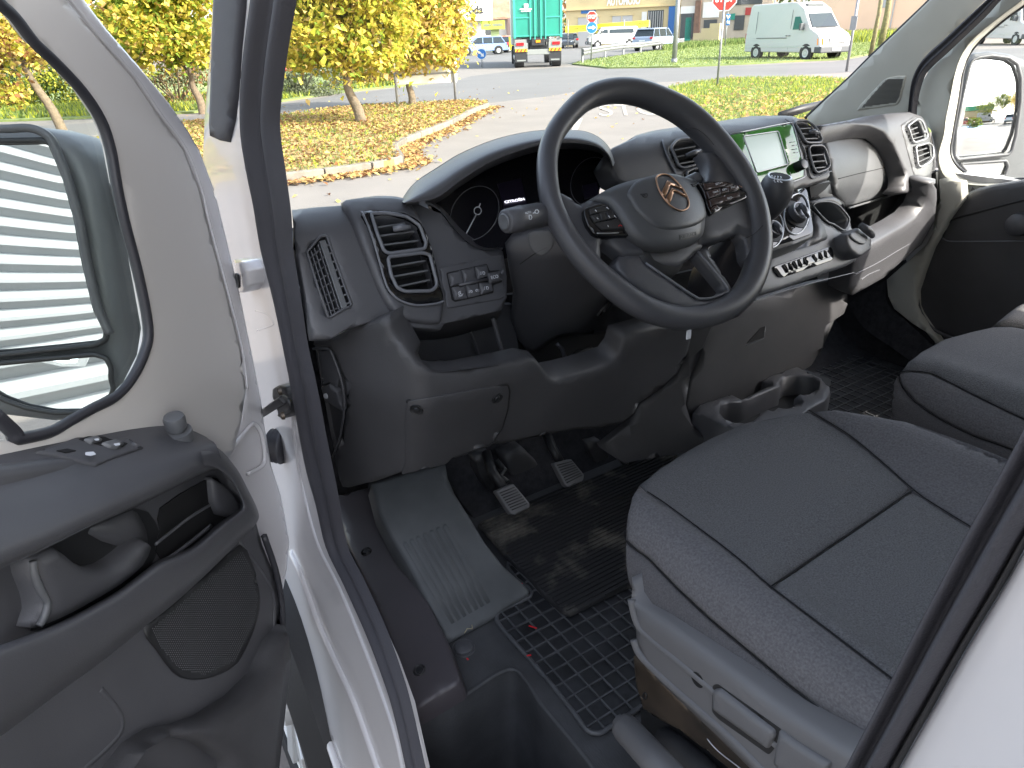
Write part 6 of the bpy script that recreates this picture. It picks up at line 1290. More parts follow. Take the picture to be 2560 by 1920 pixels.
P = G(1812, 118); e = empty('blue_street_sign', P, 'narrow blue sign with white figures on a post behind the stop sign', 'sign'); post(P, zat(P, 30), .05, M['steel'], e); n = facing(P)
S__ = PL(V((P.x, P.y, 1))+n*.06, n); panel('plate', [(1816, 35), (1826, 35), (1824, 63), (1814, 63)], S__, M['signblue'], e, r=0, th=.03, step=60); line('sign_mark', [(1817, 38), (1820, 48), (1824, 38)], S__, .07, M['signwhite'], e, h=.01, k=1); line('sign_mark', [(1818, 52), (1818, 60)], S__, .05, M['signwhite'], e, h=.01, k=1); line('sign_mark', [(1822, 52), (1822, 60)], S__, .05, M['signwhite'], e, h=.01, k=1)
# billboard on two posts behind tree two
PL_, PR_ = G(996, 277), G(1140, 264); e = empty('notice_board', (PL_+PR_)/2, 'white boards on two grey posts behind the amber tree', 'sign')
post(PL_, zat(PL_, 105), .035, M['steel'], e); post(PR_, zat(PR_, 95), .035, M['steel'], e)
bs = PL((PL_+PR_)/2+V((0, .04, 0)), (PR_-PL_).cross(V((0, 0, 1)))); M['board'] = mat('white_board', (.68, .66, .6), .5, var=.06, vscale=3)
panel('board', [(990, 118), (1143, 105), (1143, 205), (992, 212)], bs, M['board'], e, h=-.02, th=.03, r=0, step=60)
line('board_rail', [(985, 190), (1145, 180)], bs, .02, M['steel'], e, h=.0, k=1); line('board_rail', [(985, 130), (1145, 118)], bs, .02, M['steel'], e, h=.0, k=1)
# ---- guard rail
gr = empty('guard_rail', (0, 0, 0), 'galvanised guard rail with posts beside the silver estate car', 'rail')
RP = [(1456, 160, 126), (1512, 146, 112), (1558, 138, 110), (1601, 135, 106), (1650, 126, 100), (1707, 120, 92)]
pp = []
for x, yb, yt in RP:
    P = G(x, yb); zt_ = .78; pp.append(V((P.x, P.y, zt_))); box('rail_post', (P.x-.05, P.y-.05, -.1), (P.x+.05, P.y+.05, zt_+.02), M['steel'], gr)
for i in range(len(pp)-1):
    a, b = pp[i]-V((.08, .08, 0)), pp[i+1]-V((.08, .08, 0)); t = (b-a).normalized(); nn = V((t.y, -t.x, 0)); nn = nn if nn.dot(C-a) > 0 else -nn
    vs = []; fs = []; prof = [(0, -.34), (.05, -.28), (.05, -.22), (0, -.17), (.05, -.12), (.05, -.06), (0, 0)]
    for q in (a, b):
        for o_, z_ in prof: vs.append(q+nn*(o_+.05)+V((0, 0, z_)))
    k = len(prof); fs = [[j, j+1, k+j+1, k+j] for j in range(k-1)]; o = obj('rail_beam', vs, fs, M['steel'], gr, False); sm = o.modifiers.new('s', 'SOLIDIFY'); sm.thickness = .006
a, b = pp[0], G(1452, 152); 
P1_, P2_ = G(1876, 104), G(2060, 92)
g2 = empty('guard_rail', (0, 0, 0), 'short length of guard rail left behind the parked white van', 'rail')
for t in (0, .3, .6, 1): q = P1_.lerp(P2_, t); box('rail_post', (q.x-.06, q.y-.06, -.1), (q.x+.06, q.y+.06, .8), M['steel'], g2)
bar('rail_beam', V((P1_.x, P1_.y, .5)), V((P2_.x, P2_.y, .5)), .06, .3, (0, 0, 1), M['steel'], g2)
# ---- vehicles: built along +Y (nose at +Y), then stood in place
def paint(c, n): return mat('paint_'+n, c, .25, coat=.6)
M['cglass'] = mat('car_glass', (.02, .03, .035), .06); M['tail'] = mat('tail_lamp_red', (.45, .01, .015), .2); M['head'] = mat('head_lamp', (.7, .72, .74), .15); M['amber'] = mat('amber_lens', (.8, .25, .01), .25); M['bumper'] = mat('grey_bumper', (.07, .075, .08), .6); M['plate'] = mat('number_plate', (.7, .7, .66), .4)
def ext(name, prof, hw, m, par, top=None, b=.05):
    """side profile (y,z) stretched across the width; points above z=top lean inward"""
    zs = [p[1] for p in prof]; z1 = max(zs)
    def wx(z): return hw if top is None or z <= top else hw-(z-top)/(z1-top+1e-6)*.17*hw
    vs = [V((s*wx(z), y, z)) for s in (-1, 1) for y, z in prof]; k = len(prof)
    fs = [list(range(k)), [2*k-1-i for i in range(k)]]+[[i, k+i, k+(i+1) % k, (i+1) % k] for i in range(k)]
    o = obj(name, vs, fs, m, par, False); me = o.data
    bm_fix(me); bev(o, b, 3, 25); me.polygons.foreach_set('use_smooth', [True]*len(me.polygons)); wn_ = o.modifiers.new('wn', 'WEIGHTED_NORMAL'); return o
def bm_fix(me):
    import bmesh
    bm = bmesh.new(); bm.from_mesh(me); bmesh.ops.recalc_face_normals(bm, faces=bm.faces); bm.to_mesh(me); bm.free()
def wheels(par, L, hw, r, ys, wid=.2):
    for y in ys:
        for s in (-1, 1):
            c = V((s*(hw+.012), y, r)); disc('wheel_arch', V((s*(hw-.02), y, r+.02)), (s, 0, 0), [(r*1.17, -.02), (r*1.17, .026), (.02, .027)], M['tyre'], par, 22); disc('wheel', c, (s, 0, 0), [(r*.6, -wid), (r*.97, -wid), (r, -wid*.8), (r, -.03), (r*.93, .0), (r*.66, 0), (r*.62, -.02)], M['tyre'], par, 22)
            disc('hub_cap', c, (s, 0, 0), [(r*.62, -.02), (r*.55, .012), (r*.3, -.006), (r*.12, .012), (.01, .012)], M['wheelcap'], par, 18)
def quad(name, pts, m, par, th=.012):
    a = [V(p) for p in pts]; n = (a[1]-a[0]).cross(a[2]-a[0]).normalized()*th; k = len(a)
    o = obj(name, [p+n for p in a]+[p-n for p in a], [list(range(k)), [2*k-1-i for i in range(k)]]+[[i, k+i, k+(i+1) % k, (i+1) % k] for i in range(k)], m, par, False); return o
def place(e, P, head): e.location = P; e.rotation_euler = (0, 0, -head)
def estate(label, P, head, col, name='estate_car', L=4.5, hw=.9, suv=0, group=None):
    e = empty(name, (0, 0, 0), label, 'car', group); h = L/2; z = .12*suv; H = 1.47+.2*suv
    ext('body', [(-h, .32+z), (-h-.02, .6+z), (-h+.05, .92+z), (-h+.25, 1.0+z), (h-1.45, .98+z), (h-.35, .82+z), (h-.02, .66+z), (h, .32+z)], hw, col, e, .8+z)
    ext('cabin', [(-h+.18, .95+z), (-h+.55, H-.06), (-h+.9, H), (h-2.2, H), (h-1.85, H-.06), (h-1.15, .95+z)], hw-.06, M['cglass'], e, .95+z, .04)
    ext('roof', [(-h+.42, H-.07), (-h+.5, H+.02), (-h+.9, H+.035), (h-2.25, H+.035), (h-1.8, H-.07)], hw-.16, col, e, None, .03)
    for s in (-1, 1):
        for y0, y1 in ((-h+.22, -h+.58), (-h+1.35, -h+1.35), (h-2.35, h-2.35), (h-1.2, h-1.88)):
            bar('window_post', V((s*(hw-.07), y0, .95+z)), V((s*(hw-.19), y1, H)), .07, .02, (s, 0, 0), col, e)
        quad('tail_lamp', [(s*(hw-.25), -h-.03, .78+z), (s*(hw-.02), -h+.02, .78+z), (s*(hw-.02), -h+.02, .95+z), (s*(hw-.28), -h-.0, .93+z)], M['tail'], e)
        quad('head_lamp', [(s*(hw-.42), h+.0, .62+z), (s*(hw-.06), h-.12, .66+z), (s*(hw-.08), h-.2, .76+z), (s*(hw-.42), h-.08, .7+z)], M['head'], e)
        box('mirror', (s*hw-.02, h-1.45, .98+z), (s*(hw+.13)+.02, h-1.32, 1.1+z), col, e, .02)
    box('bumper', (-hw+.05, -h-.06, .32+z), (hw-.05, -h+.05, .55+z), M['bumper'], e, .03); box('front_bumper', (-hw+.05, h-.05, .3+z), (hw-.05, h+.04, .5+z), M['bumper'], e, .03)
    box('number_plate', (-.26, -h-.075, .6+z), (.26, -h-.06, .71+z), M['plate'], e)
    wheels(e, L, hw, .33+.04*suv, (-h+.85, h-.85)); place(e, P, head); return e
def van_(label, P, head, col, L=5.0, H=1.95, hw=.95, name='parked_van', windows=False, lt=False, group=None, dark=False):
    e = empty(name, (0, 0, 0), label, 'van', group); h = L/2
    nose = [(h-.02, .36), (h+.03, .62), (h-.05, 1.0), (h-.22, 1.17), (h-.78, 1.42 if lt else 1.3)]
    ws = [(h-1.32, min(H, 2.1))]; tp = [(h-1.45, 2.28), (h-2.0, H-.03), (h-2.3, H)] if H > 2.2 else [(h-1.6, H)]
    ext('body', [(-h, .36)]+[(-h-.01, 1.0), (-h+.05, H-.12), (-h+.2, H)]+tp[::-1]+ws+nose[::-1], hw, col, e, 1.25, .05)
    y0, z0 = h-.81, 1.47 if lt else 1.34; y1, z1 = h-1.29, (min(H, 2.1)-.04)
    quad('windscreen', [(-hw+.16, y0+.02, z0), (hw-.16, y0+.02, z0), (hw-.24, y1+.02, z1), (-hw+.24, y1+.02, z1)], M['cglass'], e, .02)
    for s in (-1, 1):
        xx = s*(hw-.03); quad('door_window', [(xx, h-1.15, 1.4), (xx, h-1.95, 1.38), (xx-s*.07, h-1.95, 1.95 if H > 2.2 else H-.22), (xx-s*.07, h-1.62, 1.95 if H > 2.2 else H-.22)], mat('side_glass', (.02, .10, .09), .08) if lt else M['cglass'], e, .03)
        if windows: quad('side_window', [(xx, h-2.15, 1.36), (xx, -h+.5, 1.36), (xx-s*.07, -h+.55, H-.25), (xx-s*.07, h-2.15, H-.25)], M['cglass'], e, .03)
        box('mirror', (s*(hw+.02)-.02, h-1.3, 1.35), (s*(hw+.22), h-1.18, 1.66), M['bumper'], e, .02)
        quad('head_lamp', [(s*.50, h+.05, .70), (s*.78, h+.04, .70), (s*.78, h+.0, .96), (s*.50, h+.01, .96)], M['head'], e, .02)
        quad('indicator', [(s*.785, h+.045, .70), (s*(hw+.015), h-.16, .70), (s*(hw+.015), h-.20, .97), (s*.785, h+.01, .97)], M['amber'] if lt else M['head'], e, .02)
        quad('tail_lamp', [(s*(hw-.14), -h-.02, .8), (s*(hw-.02), -h, .8), (s*(hw-.02), -h, 1.25), (s*(hw-.14), -h-.02, 1.25)], M['tail'], e, .02)
        bar('slide_rail', V((s*(hw-.0), -h+.9, 1.02)), V((s*(hw-.0), h-2.3, 1.02)), .03, .02, (s, 0, 0), M['bumper'], e)
        for yy in (h-2.05, h-2.25): bar('door_handle', V((s*hw, yy, 1.12)), V((s*hw, yy-.12, 1.12)), .035, .03, (s, 0, 0), M['bumper'], e)
        for yy in (h-2.13, -h+.75): bar('door_gap', V((s*(hw-.012), yy, .5)), V((s*(hw-.07), yy, H-.35)), .014, .016, (s, 0, 0), M['bumper'], e)
        bar('side_rub_strip', V((s*(hw-.01), -h+.1, .62)), V((s*(hw-.01), h-.5, .62)), .06, .018, (s, 0, 0), M['wheelcap'], e)
    box('front_bumper', (-hw-.01, h-.35, .34), (hw+.01, h+.12, .64), M['bumper'], e, .05); box('grille', (-.46, h-.05, .74), (.46, h+.05, .97), M['bumper'], e, .02)
    if lt:
        for k in range(4): box('grille_bar', (-.44, h+.04, .78+k*.045), (.44, h+.06, .795+k*.045), M['wheelcap'], e)
        disc('front_badge', (0, h+.055, .87), (0, 1, 0), [(.09, 0), (.09, .015), (.05, .01)], M['wheelcap'], e, 18); box('roof_unit', (-.5, h-1.95, 2.2), (.5, h-1.62, 2.5), M['bumper'], e, .03)
        box('wiper_line', (-.6, h-.77, 1.43), (.6, h-.74, 1.46), M['bumper'], e)
    box('number_plate', (-.26, h+.12, .44), (.26, h+.14, .55), M['plate'], e)
    wheels(e, L, hw, .34, (-h+.95, h-.88), .24); place(e, P, head); return e
WH = mat('white_van_paint', (.54, .51, .49), .35, coat=.3)
fr, bk = G(2010, 152), G(1888, 142)
hd = math.atan2(fr.x-bk.x, fr.y-bk.y); nfr = G(2082, 152)
lat = V((math.cos(-hd), math.sin(-hd), 0)); side_ = V((math.cos(hd), -math.sin(hd), 0))
mid_w = (fr+bk)/2
# the rear wheel stands 3.6 m behind the front one, on its own line of sight
_k = V((bk.x-C.x, bk.y-C.y, 0)).normalized(); _f = V((fr.x-C.x, fr.y-C.y, 0)); _b = _k.dot(_f); _c = _f.length_squared-3.6**2
_r = _b+math.sqrt(max(0, _b*_b-_c)); bk = V((C.x, C.y, 0))+_k*_r; hd = math.atan2(fr.x-bk.x, fr.y-bk.y); mid_w = (fr+bk)/2; side_ = V((math.cos(hd), -math.sin(hd), 0))
# near side wheels stand at fr/bk; centre lies half a width beyond
away = side_ if side_.dot(mid_w-C) > 0 else -side_
LW = (fr-bk).length+1.83
van_('white high roofed panel van parked on the grass beyond the stop sign', mid_w+away*.93, hd, WH, L=max(5.4, min(6.4, LW)), H=2.6, hw=.96, lt=True)
van_('white panel van with blue wheel arch beyond the far door window', G(2545, 112)+V((1.2, 1.0, 0)), math.radians(215), WH, L=5.8, H=2.3, hw=.98, lt=False, name='parked_van')
SIL = paint((.22, .27, .36), 'silver_blue'); DK = paint((.03, .035, .045), 'dark'); RD = paint((.35, .02, .02), 'red'); BL = paint((.17, .25, .42), 'pale_blue'); WC_ = paint((.52, .52, .51), 'white'); GR_ = paint((.12, .13, .14), 'grey')
def pick(px, py): return G(px, py)
hS = math.atan2(G(1700, 122).x-G(1583, 132).x, G(1700, 122).y-G(1583, 132).y)
estate('silver blue estate car driving past the guard rail', (G(1590, 131)+G(1702, 121))/2+V((.3, .8, 0)), hS, SIL, 'estate_car', 4.9, .95, 1)
van_('white people carrier behind the silver blue estate', G(1545, 118)+V((0, 1, 0)), math.radians(-62), WC_, 5.2, 1.95, .95, 'people_carrier', True)
estate('pale blue estate parked left behind the slanting arrow sign', G(1205, 137), math.radians(-65), BL, 'estate_car', 4.6, .9)
estate('red hatchback half hidden behind the yellow board', G(1268, 131), math.radians(-120), RD, 'hatchback', 4.0, .87)
estate('black car parked nose out right of the truck', G(1460, 120)+V((0, 3, 0)), math.radians(-140), DK, 'parked_car', 4.3, .88)
estate('dark saloon seen just right of the green truck', G(1412, 121)+V((2, 2, 0)), math.radians(30), GR_, 'parked_car', 4.4, .88)
estate('dark car with lit tail lamp behind the near stop sign', G(1800, 91), math.radians(60), DK, 'parked_car', 4.4, .88)
estate('silver car waiting behind the parked white van', G(1850, 89), math.radians(-130), SIL, 'parked_car', 4.4, .88)
estate('grey van like car up the street behind the estate', G(1655, 84), math.radians(-150), GR_, 'parked_car', 4.2, .9, 1)
estate('bright red car behind the sage bush across the road', G(790, 196)+V((0, 3, 0)), math.radians(-80), RD, 'parked_car', 4.3, .88)
# ---- the green container truck
tk = empty('container_truck', (0, 0, 0), 'truck carrying a tall green steel container, seen from behind', 'truck')
GRN = mat('container_green', (.015, .22, .16), .45, var=.10, vscale=1.5); GRN2 = mat('container_green_rib', (.04, .32, .25), .45)
CHS = mat('chassis_black', (.02, .02, .022), .6); CHG = mat('chassis_grey', (.22, .23, .22), .6)
hw = 1.22
box('container', (-hw, 0, 1.45), (hw, 6.4, 4.9), GRN, tk, .03)
for s in (-1, 1):
    box('container_door', (s*hw if s < 0 else .03, -.05, 1.5), (-.03 if s < 0 else hw, .0, 4.85), GRN, tk, .01)
    box('corner_post', (s*hw-.06, -.09, 1.42), (s*hw+.06, .05, 4.9), GRN2, tk, .01)
    for x in (.16, .40): box('locking_bar', (s*x-.03, -.11, 1.35), (s*x+.03, -.05, 4.8), GRN2, tk, .008)
    for zz in (1.5, 2.35, 3.25, 4.15): box('door_rib', (s*hw if s < 0 else .4, -.085, zz), (-.4 if s < 0 else hw, -.05, zz+.06), GRN2, tk, .006)
for k in range(7): box('side_rib', (hw, .4+k*.9, 1.5), (hw+.07, .52+k*.9, 4.8), GRN2, tk, .01)
EM_ = M['signwhite']
box('door_emblem', (-.92, -.115, 2.75), (-.30, -.1, 2.80), EM_, tk); box('door_emblem', (-.70, -.115, 2.84), (-.48, -.1, 3.02), EM_, tk); box('door_emblem', (-.86, -.115, 2.66), (-.36, -.1, 2.70), EM_, tk)
box('chassis', (-.45, .1, .85), (.45, 7.5, 1.25), CHS, tk, .02); box('subframe', (-.6, .0, 1.2), (.6, 6.3, 1.45), CHS, tk, .02)
box('rear_beam', (-.65, -.05, .62), (.65, .15, .88), CHG, tk, .02); box('hook_gear', (-.35, -.1, 1.05), (.35, .25, 1.42), CHS, tk, .03); box('orange_lamp', (-.12, -.14, 1.2), (.12, -.1, 1.32), M['amber'], tk)
for s in (-1, 1):
    x0, x1 = (.55, 1.25) if s > 0 else (-1.25, -.55)
    box('mudguard', (x0, .0, .98), (x1, .9, 1.38), CHG, tk, .04); box('lamp_board', (x0, -.08, .92), (x1, -.02, 1.2), CHG, tk, .01)
    quad('tail_lamp', [(x0+.1*(s < 0)+.2*(s > 0), -.1, 1.08), (x1-.2*(s < 0)-.1*(s > 0), -.1, 1.08), (x1-.2*(s < 0)-.1*(s > 0), -.1, 1.22), (x0+.1*(s < 0)+.2*(s > 0), -.1, 1.22)], M['tail'], tk, .02)
    box('warning_plate', (x0+.03, -.1, .78), (x1-.03, -.07, .92), mat('warning_yellow', (.75, .4, .02), .4), tk)
    for k in range(3): quad('warning_stripe', [(x0+.08+k*.2, -.11, .79), (x0+.16+k*.2, -.11, .79), (x0+.24+k*.2, -.11, .91), (x0+.16+k*.2, -.11, .91)], M['signred'], tk, .004)
    box('mud_flap', (x0+.02, -.05, .28), (x1-.02, -.02, .78), CHS, tk); box('flap_print', (x0+.12, -.06, .33), (x1-.12, -.051, .40), CHG, tk)
    for y in (.6, 1.95): disc('wheel', (s*1.25, y, .5), (s, 0, 0), [(.3, -.5), (.49, -.5), (.5, -.3), (.5, -.02), (.46, 0), (.3, 0), (.28, -.05), (.1, -.1)], M['tyre'], tk, 28); disc('hub_cap', (s*1.25, y, .5), (s, 0, 0), [(.29, -.04), (.27, -.1), (.12, -.02), (.1, .02), (.01, .02)], M['wheelcap'], tk, 20)
    disc('wheel', (s*1.25, 6.2, .5), (s, 0, 0), [(.3, -.5), (.49, -.5), (.5, -.3), (.5, -.02), (.46, 0), (.3, 0)], M['tyre'], tk, 28)
box('cab', (-1.22, 6.8, 1.0), (1.22, 8.8, 3.6), mat('cab_paint', (.5, .5, .48), .4), tk, .1); box('mirror', (1.3, 8.0, 2.0), (1.5, 8.1, 2.7), CHS, tk, .02)
tP = (G(1300, 171)+G(1396, 167))/2; dv = (G(1396, 167)-G(1300, 171)).normalized()
place(tk, tP+V((-dv.y, dv.x, 0))*.3, math.atan2(-dv.y, dv.x)*1+.10)
# ---- buildings
YB = mat('yellow_render', (.60, .47, .26), .85, var=.06, vscale=.4); WB = mat('white_render', (.68, .66, .62), .85, var=.05, vscale=.5); RT = mat('brown_tiles', (.26, .15, .10), .85, var=.25, vscale=1.2, bump=.6, bscale=6, bdist=.03); PK = mat('peach_render', (.88, .60, .42), .85, var=.04, vscale=.3); SH = mat('shutter_grey', (.45, .43, .42), .6); DKW = mat('dark_window', (.05, .055, .06), .2); BR = mat('brown_boards', (.16, .09, .06), .8, var=.3, vscale=2); BLB = mat('blue_panel', (.03, .14, .4), .5); YS = mat('banner_yellow', (.66, .55, .02), .5)
def facade(P, Q):
    """local frame along a facade from P to Q (world points at z=0)"""
    t = (Q-P); L = t.length; t = t.normalized(); n = V((t.y, -t.x, 0)); n = n if n.dot(C-P) > 0 else -n
    return P, t, n, L
def fbox(name, fr, x0, x1, z0, z1, d0, d1, m, par):
    P, t, n, L = fr; vs = [P+t*x+n*d+V((0, 0, z)) for z in (z0, z1) for d in (d0, d1) for x in (x0, x1)]
    o = obj(name, vs, [[0, 2, 3, 1], [4, 5, 7, 6], [0, 1, 5, 4], [2, 6, 7, 3], [0, 4, 6, 2], [1, 3, 7, 5]], m, par, False); return o
def atd(px, dist_):        # point on the ground at bearing of px, dist_ metres away (horizontal)
    k = ray(px, 60); k.z = 0; k = k.normalized(); return V((C.x+k.x*dist_, C.y+k.y*dist_, 0))
A, B = atd(1415, 96), atd(1700, 92); fr_ = facade(A, B); L = fr_[3]
yb = empty('yellow_workshop', A, 'pale yellow car wash building with grey shutters behind the cars', 'building')
def bx_(px): return (px-1415)/(1700-1415)*L
fbox('wall', fr_, 0, L, 0, 7.5, -8, 0, YB, yb)
for x0, x1, z0, z1 in ((1447, 1500, 0, 3.1), (1535, 1585, 0, 3.1)): fbox('shutter', fr_, bx_(x0), bx_(x1), z0, z1, -.02, .06, SH, yb); fbox('door_frame', fr_, bx_(x0)-.12, bx_(x1)+.12, z1, z1+.15, -.02, .12, YB, yb)
fbox('shutter_post', fr_, bx_(1558), bx_(1560), 0, 3.1, .0, .1, YB, yb)
fbox('dark_window', fr_, bx_(1622), bx_(1660), 0, 3.5, -.02, .05, DKW, yb)
for k in range(7): fbox('window_bar', fr_, bx_(1624+k*5.5), bx_(1625.6+k*5.5), 0, 3.4, .05, .1, SH, yb)
fbox('blue_column', fr_, bx_(1673), bx_(1690), 0, 3.8, -.02, .3, BLB, yb); fbox('white_panel', fr_, bx_(1608), bx_(1620), .4, 3.4, .0, .1, WB, yb)
fbox('ledge', fr_, -.3, L+.3, 3.85, 3.95, -.02, .25, YB, yb); fbox('address_plate', fr_, bx_(1455), bx_(1492), 3.5, 3.85, .0, .08, BLB, yb)
stext('workshop_lettering', 'AUTOMOSÓ', A+fr_[1]*bx_(1562)+V((0, 0, 4.75)), fr_[2], bx_(1603)-bx_(1521), 1.15, M['signwhite'], yb, .1)
w = fr_[0]+fr_[1]*bx_(1540); fbox('upper_window', fr_, bx_(1475), bx_(1510), 5.2, 6.8, -.02, .05, SH, yb)
A2_, B2_ = atd(1412, 84), atd(1625, 86); fb = facade(A2_, B2_); bn = empty('yellow_banner', A2_, 'long yellow banner with black lettering along the parking edge', 'banner')
def bann(x0, y0, x1, y1):
    P = fb[0]; S = PL(P, fb[2]); return S
SBn = PL(fb[0], fb[2]); panel('banner_sheet', [(1414, 66), (1625, 50), (1625, 66), (1414, 82)], SBn, YS, bn, r=0, th=.04, step=60)
for x in (1420, 1490, 1560, 1622): q = hit(x, 75, SBn)[0]; tube('banner_post', [V((q.x, q.y, 0)), V((q.x, q.y, q.z+1))], .05, M['steel'], bn, 6)
text('banner_lettering', 'Opel Gyors', (1432, 76), (1472, 73), (1432, 68), SBn, CHS, bn, h=.03); text('banner_lettering', 'vásárlás', (1592, 62), (1620, 59), (1592, 55), SBn, CHS, bn, h=.03)
# further right: brown shop fronts, low yellow wall, shop signs
A, B = atd(1700, 90), atd(1900, 88); f2 = facade(A, B); L = f2[3]; sh = empty('shop_row', A, 'row of brown shop fronts with white awnings right of the lamp post', 'building')
def c2(px): return (px-1700)/(200)*L
fbox('wall', f2, 0, L, 0, 6, -6, 0, mat('beige_render', (.42, .35, .27), .85, var=.15, vscale=.4), sh)
for x0, x1, z0, z1, m_ in ((1702, 1735, .5, 3.0, DKW), (1715, 1730, .3, 2.6, GRN), (1700, 1737, 3.0, 3.7, WB), (1757, 1798, 2.5, 4.0, WB), (1762, 1795, .9, 2.3, DKW), (1738, 1752, 0, 4.2, BR), (1738, 1755, 4.3, 5.2, YB), (1835, 1900, 3.6, 5.6, DKW), (1838, 1862, 1.2, 2.6, DKW), (1828, 1838, 2.2, 2.8, GRN), (1862, 1876, 2.6, 3.3, RD)):
    fbox('shop_panel', f2, c2(x0), c2(x1), z0, z1, -.02, .1 if m_ is not BR else .3, m_, sh)
for k in range(3): fbox('shop_sign_disc', f2, c2(1842+k*16), c2(1852+k*16), 4.2, 5.0, .1, .14, WB, sh)
A, B = atd(1735, 80), atd(1800, 78); f3 = facade(A, B); lw = empty('low_wall', A, 'stepped low yellow wall along the rising street', 'wall'); fbox('wall_step', f3, 0, f3[3]*.3, 0, 1.1, -.3, 0, YB, lw); fbox('wall_step', f3, f3[3]*.3, f3[3]*.62, 0, 1.5, -.3, 0, YB, lw); fbox('wall_step', f3, f3[3]*.62, f3[3], 0, 1.9, -.3, 0, YB, lw)
# peach building at the right
A, B = atd(2020, 88), atd(2420, 80); f4 = facade(A, B); pk = empty('peach_building', A, 'long plain peach rendered building at the top right', 'building'); fbox('wall', f4, 0, f4[3], 0, 9, -8, 0, PK, pk); fbox('plinth', f4, 0, f4[3], 0, .7, 0, .1, YB, pk)
fbox('window', f4, f4[3]*.49, f4[3]*.51, 2.7, 3.9, -.02, .05, SH, pk); fbox('gutter_pipe', f4, f4[3]*.56, f4[3]*.565, 0, 9, .0, .12, SH, pk)
# white house with brown roof, left of the truck
A, B = atd(1140, 98), atd(1300, 100); f5 = facade(A, B); L = f5[3]; wh = empty('white_house', A, 'white walled house with a big brown tiled roof left of the truck', 'building'); fbox('wall', f5, 0, L, 0, 3.6, -9, 0, WB, wh)
P_, t_, n_, _ = f5
def c5(x, d, z): return P_+t_*x+n_*d+V((0, 0, z))
obj('roof', [c5(-.6, .8, 3.5), c5(L+.6, .8, 3.5), c5(L+.6, -4.5, 8.2), c5(-.6, -4.5, 8.2), c5(-.6, .8, 3.3), c5(L+.6, .8, 3.3), c5(L+.6, -10, 3.3), c5(-.6, -10, 3.3)], [[0, 1, 2, 3], [4, 7, 6, 5], [0, 4, 5, 1], [1, 5, 6, 2], [2, 6, 7, 3], [3, 7, 4, 0]], RT, wh, False)
fbox('white_gable', f5, -3, 4.3, 3.2, 6.5, .3, 1.6, WB, wh); stext('house_lettering', 'óda', A+t_*2.2+V((0, 0, 4.4)), n_, 1.8, .9, CHS, wh, 1.7)
fbox('window', f5, L*.45, L*.62, 1.6, 2.5, -.02, .08, DKW, wh); fbox('side_wing', f5, L*.78, L*1.02, 0, 3.4, 0, 2, mat('pink_render', (.55, .40, .36), .85), wh); fbox('wing_window', f5, L*.88, L*.92, 1.2, 2.6, 2, 2.05, BLB, wh); fbox('chimney', f5, L*.82, L*.88, 5.5, 10, -4, -3, PK, wh)
A, B = atd(1203, 82), atd(1262, 82); f6 = facade(A, B); gk = empty('green_kiosk', A, 'small olive green kiosk with lettered fascia behind the pale blue car', 'kiosk'); OL = mat('olive_green', (.33, .38, .06), .7); fbox('fascia', f6, 0, f6[3], 2.1, 2.9, -.5, .5, OL, gk); fbox('wall', f6, f6[3]*.4, f6[3]*.75, 0, 2.1, -2, .0, mat('pale_green', (.4, .48, .22), .7), gk)
stext('kiosk_lettering', 'zöldség gyümölcs', A+f6[1]*f6[3]*.5+V((0, 0, 2.5)), f6[2], f6[3]*.8, .35, CHG, gk, .52)
P = atd(1284, 70); e = empty('yellow_board', P, 'square yellow board with a black cross left of the truck', 'sign'); n = facing(P); S__ = PL(P+V((0, 0, 1)), n); panel('board', [(1272, 92), (1296, 92), (1296, 124), (1274, 125)], S__, YS, e, r=0, th=.05, step=60); text('board_lettering', 'X', (1279, 112), (1288, 112), (1279, 103), S__, CHS, e, h=.03)
q = hit(1284, 124, S__)[0]; tube('post', [V((q.x, q.y, 0)), q], .05, M['steel'], e, 6)
# ---- behind the camera: what the mirrors show
CW = mat('corrugated_cream_sheet', (.27, .29, .31), .5, var=.03, vscale=.5)
vs = []; fs = []; NZ = 400; ys_ = [-60, 1.2]; X0 = -6.0
for j, y in enumerate(ys_):
    for i in range(NZ):
        z_ = i*.0125; u_ = (z_/.25) % 1; vs.append((X0+.11*(min(1, abs(u_-.5)*2.6)), y, z_))
for i in range(NZ-1): fs.append([i, NZ+i, NZ+i+1, i+1])
cw = empty('corrugated_hall', (X0, -20, 0), 'cream corrugated metal hall reflected in the driver mirror', 'building')
o = obj('corrugated_wall', vs, fs, CW, cw, False); so = o.modifiers.new('s', 'SOLIDIFY'); so.thickness = .01
box('end_wall', (X0-8, 1.2, 0), (X0+.03, 1.3, 5), CW, cw); box('hall_roof', (X0-8, -60, 5), (X0+.2, 1.3, 5.15), SH, cw)
box('hall_back', (X0-8, -60, 0), (X0-.2, 1.2, 4.99), SH, cw)
def mray(px, py):
    P, n = hit(px, py, PM_S); n = n.normalized(); k = ray(px, py).normalized(); return P, k-n*2*k.dot(n)
def mg_(px, py, dmax=40):
    P, r = mray(px, py)
    if r.z < -.01 and P.z/-r.z < dmax: return P+r*(P.z/-r.z)
    h_ = V((r.x, r.y, 0)).normalized(); return V((P.x+h_.x*dmax, P.y+h_.y*dmax, 0))
bush('round_bush', mg_(2435, 318), 1.0, 1.0, .8, 4500, [LGr, LD, LL], 'round green bush seen in the far mirror', .10)
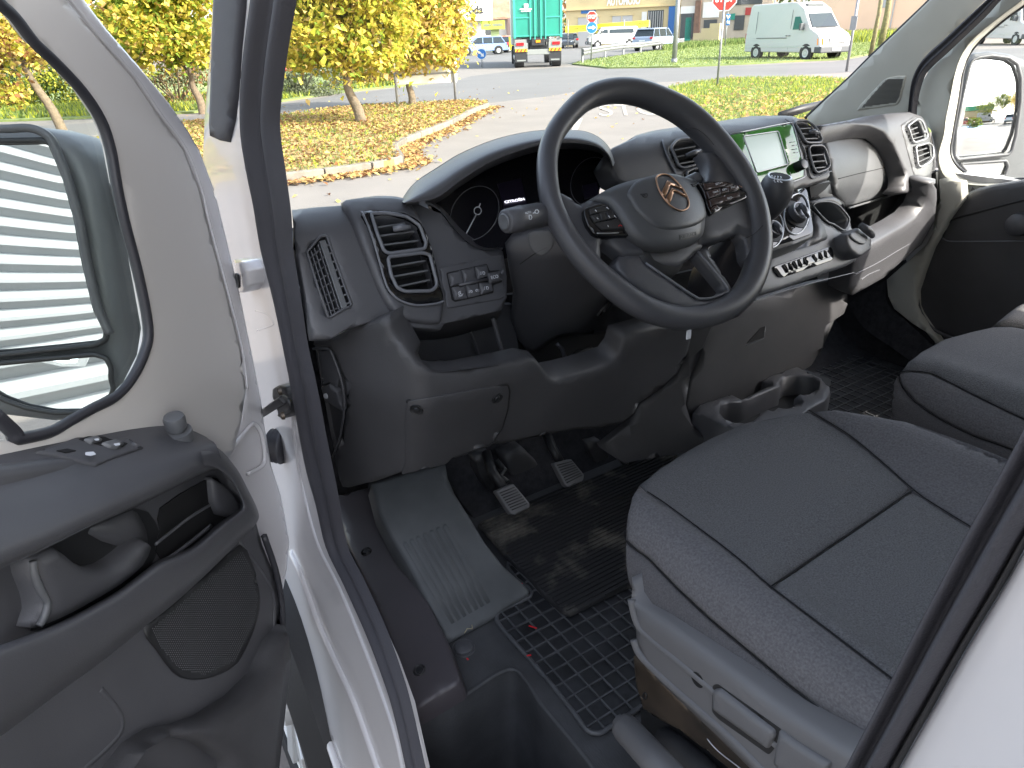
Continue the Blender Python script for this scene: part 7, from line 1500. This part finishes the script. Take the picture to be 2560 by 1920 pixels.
tag(obj('blue_bay', [mg_(x, y)+V((0, 0, .01)) for x, y in ((2395, 345), (2470, 340), (2495, 318), (2440, 312), (2400, 318))], [[0, 1, 2, 3, 4]], mat('blue_bay_paint', (.35, .5, .72), .7, var=.1, vscale=3), None, False), 'pale blue painted parking bay', None, None, 'structure')
estate('dark red estate reflected in the far mirror', mg_(2420, 275, 30), 1.2, RD, 'parked_car')
estate('red car behind the dark red one in the far mirror', mg_(2440, 262, 42), 1.0, paint((.5, .03, .02), 'bright_red'), 'parked_car')
estate('white hatchback at the right of the far mirror', mg_(2530, 268, 30), 2.8, WC_, 'hatchback')
van_('white box van in the middle of the far mirror', mg_(2470, 262, 45), 1.3, WH, 5.6, 2.5, .98, 'box_van')
P = mg_(2500, 200, 38); tree(P, 1.8, [(0, 0, 4.2, 2.6, 2.6, 1.9), (-3.2, 0, 3.4, 2.2, 2.0, 1.5), (2.5, 0, 4.6, 2.4, 2.2, 1.8)], 9000, [LGr, LL, LS], [.4, .3, .3], 'spreading pale green tree in the far mirror', .2, group=None)
P = mg_(2548, 220, 30); tree(P, 1.6, [(0, 0, 3.8, 1.5, 1.5, 1.8)], 4000, [LY, LO], [.5, .5], 'orange tree at the edge of the far mirror', .14, group=None)
P = mg_(2415, 250, 48); e = empty('green_roofed_hall', P, 'shop building with a green fascia in the far mirror', 'building'); box('wall', (P.x-1, P.y-3, 0), (P.x+9, P.y+3, 3.2), YB, e); box('fascia', (P.x-1.3, P.y-3.3, 3.2), (P.x+9.3, P.y+3.3, 4.4), mat('green_fascia', (.05, .30, .14), .6), e)
flush_signs()
flush_text()
# lettering becomes ordinary mesh
bpy.context.view_layer.update(); dg = bpy.context.evaluated_depsgraph_get()
for o in [o for o in bpy.data.objects if o.type == 'FONT']:
    me = bpy.data.meshes.new_from_object(o.evaluated_get(dg)); n = bpy.data.objects.new('tmp', me); COL.objects.link(n)
    n.parent = o.parent; n.matrix_local = o.matrix_local.copy(); nm = o.name
    for k in list(o.keys()):
        if k in ('label', 'category', 'group', 'kind'): n[k] = o[k]
    bpy.data.objects.remove(o); n.name = nm.split('.')[0]
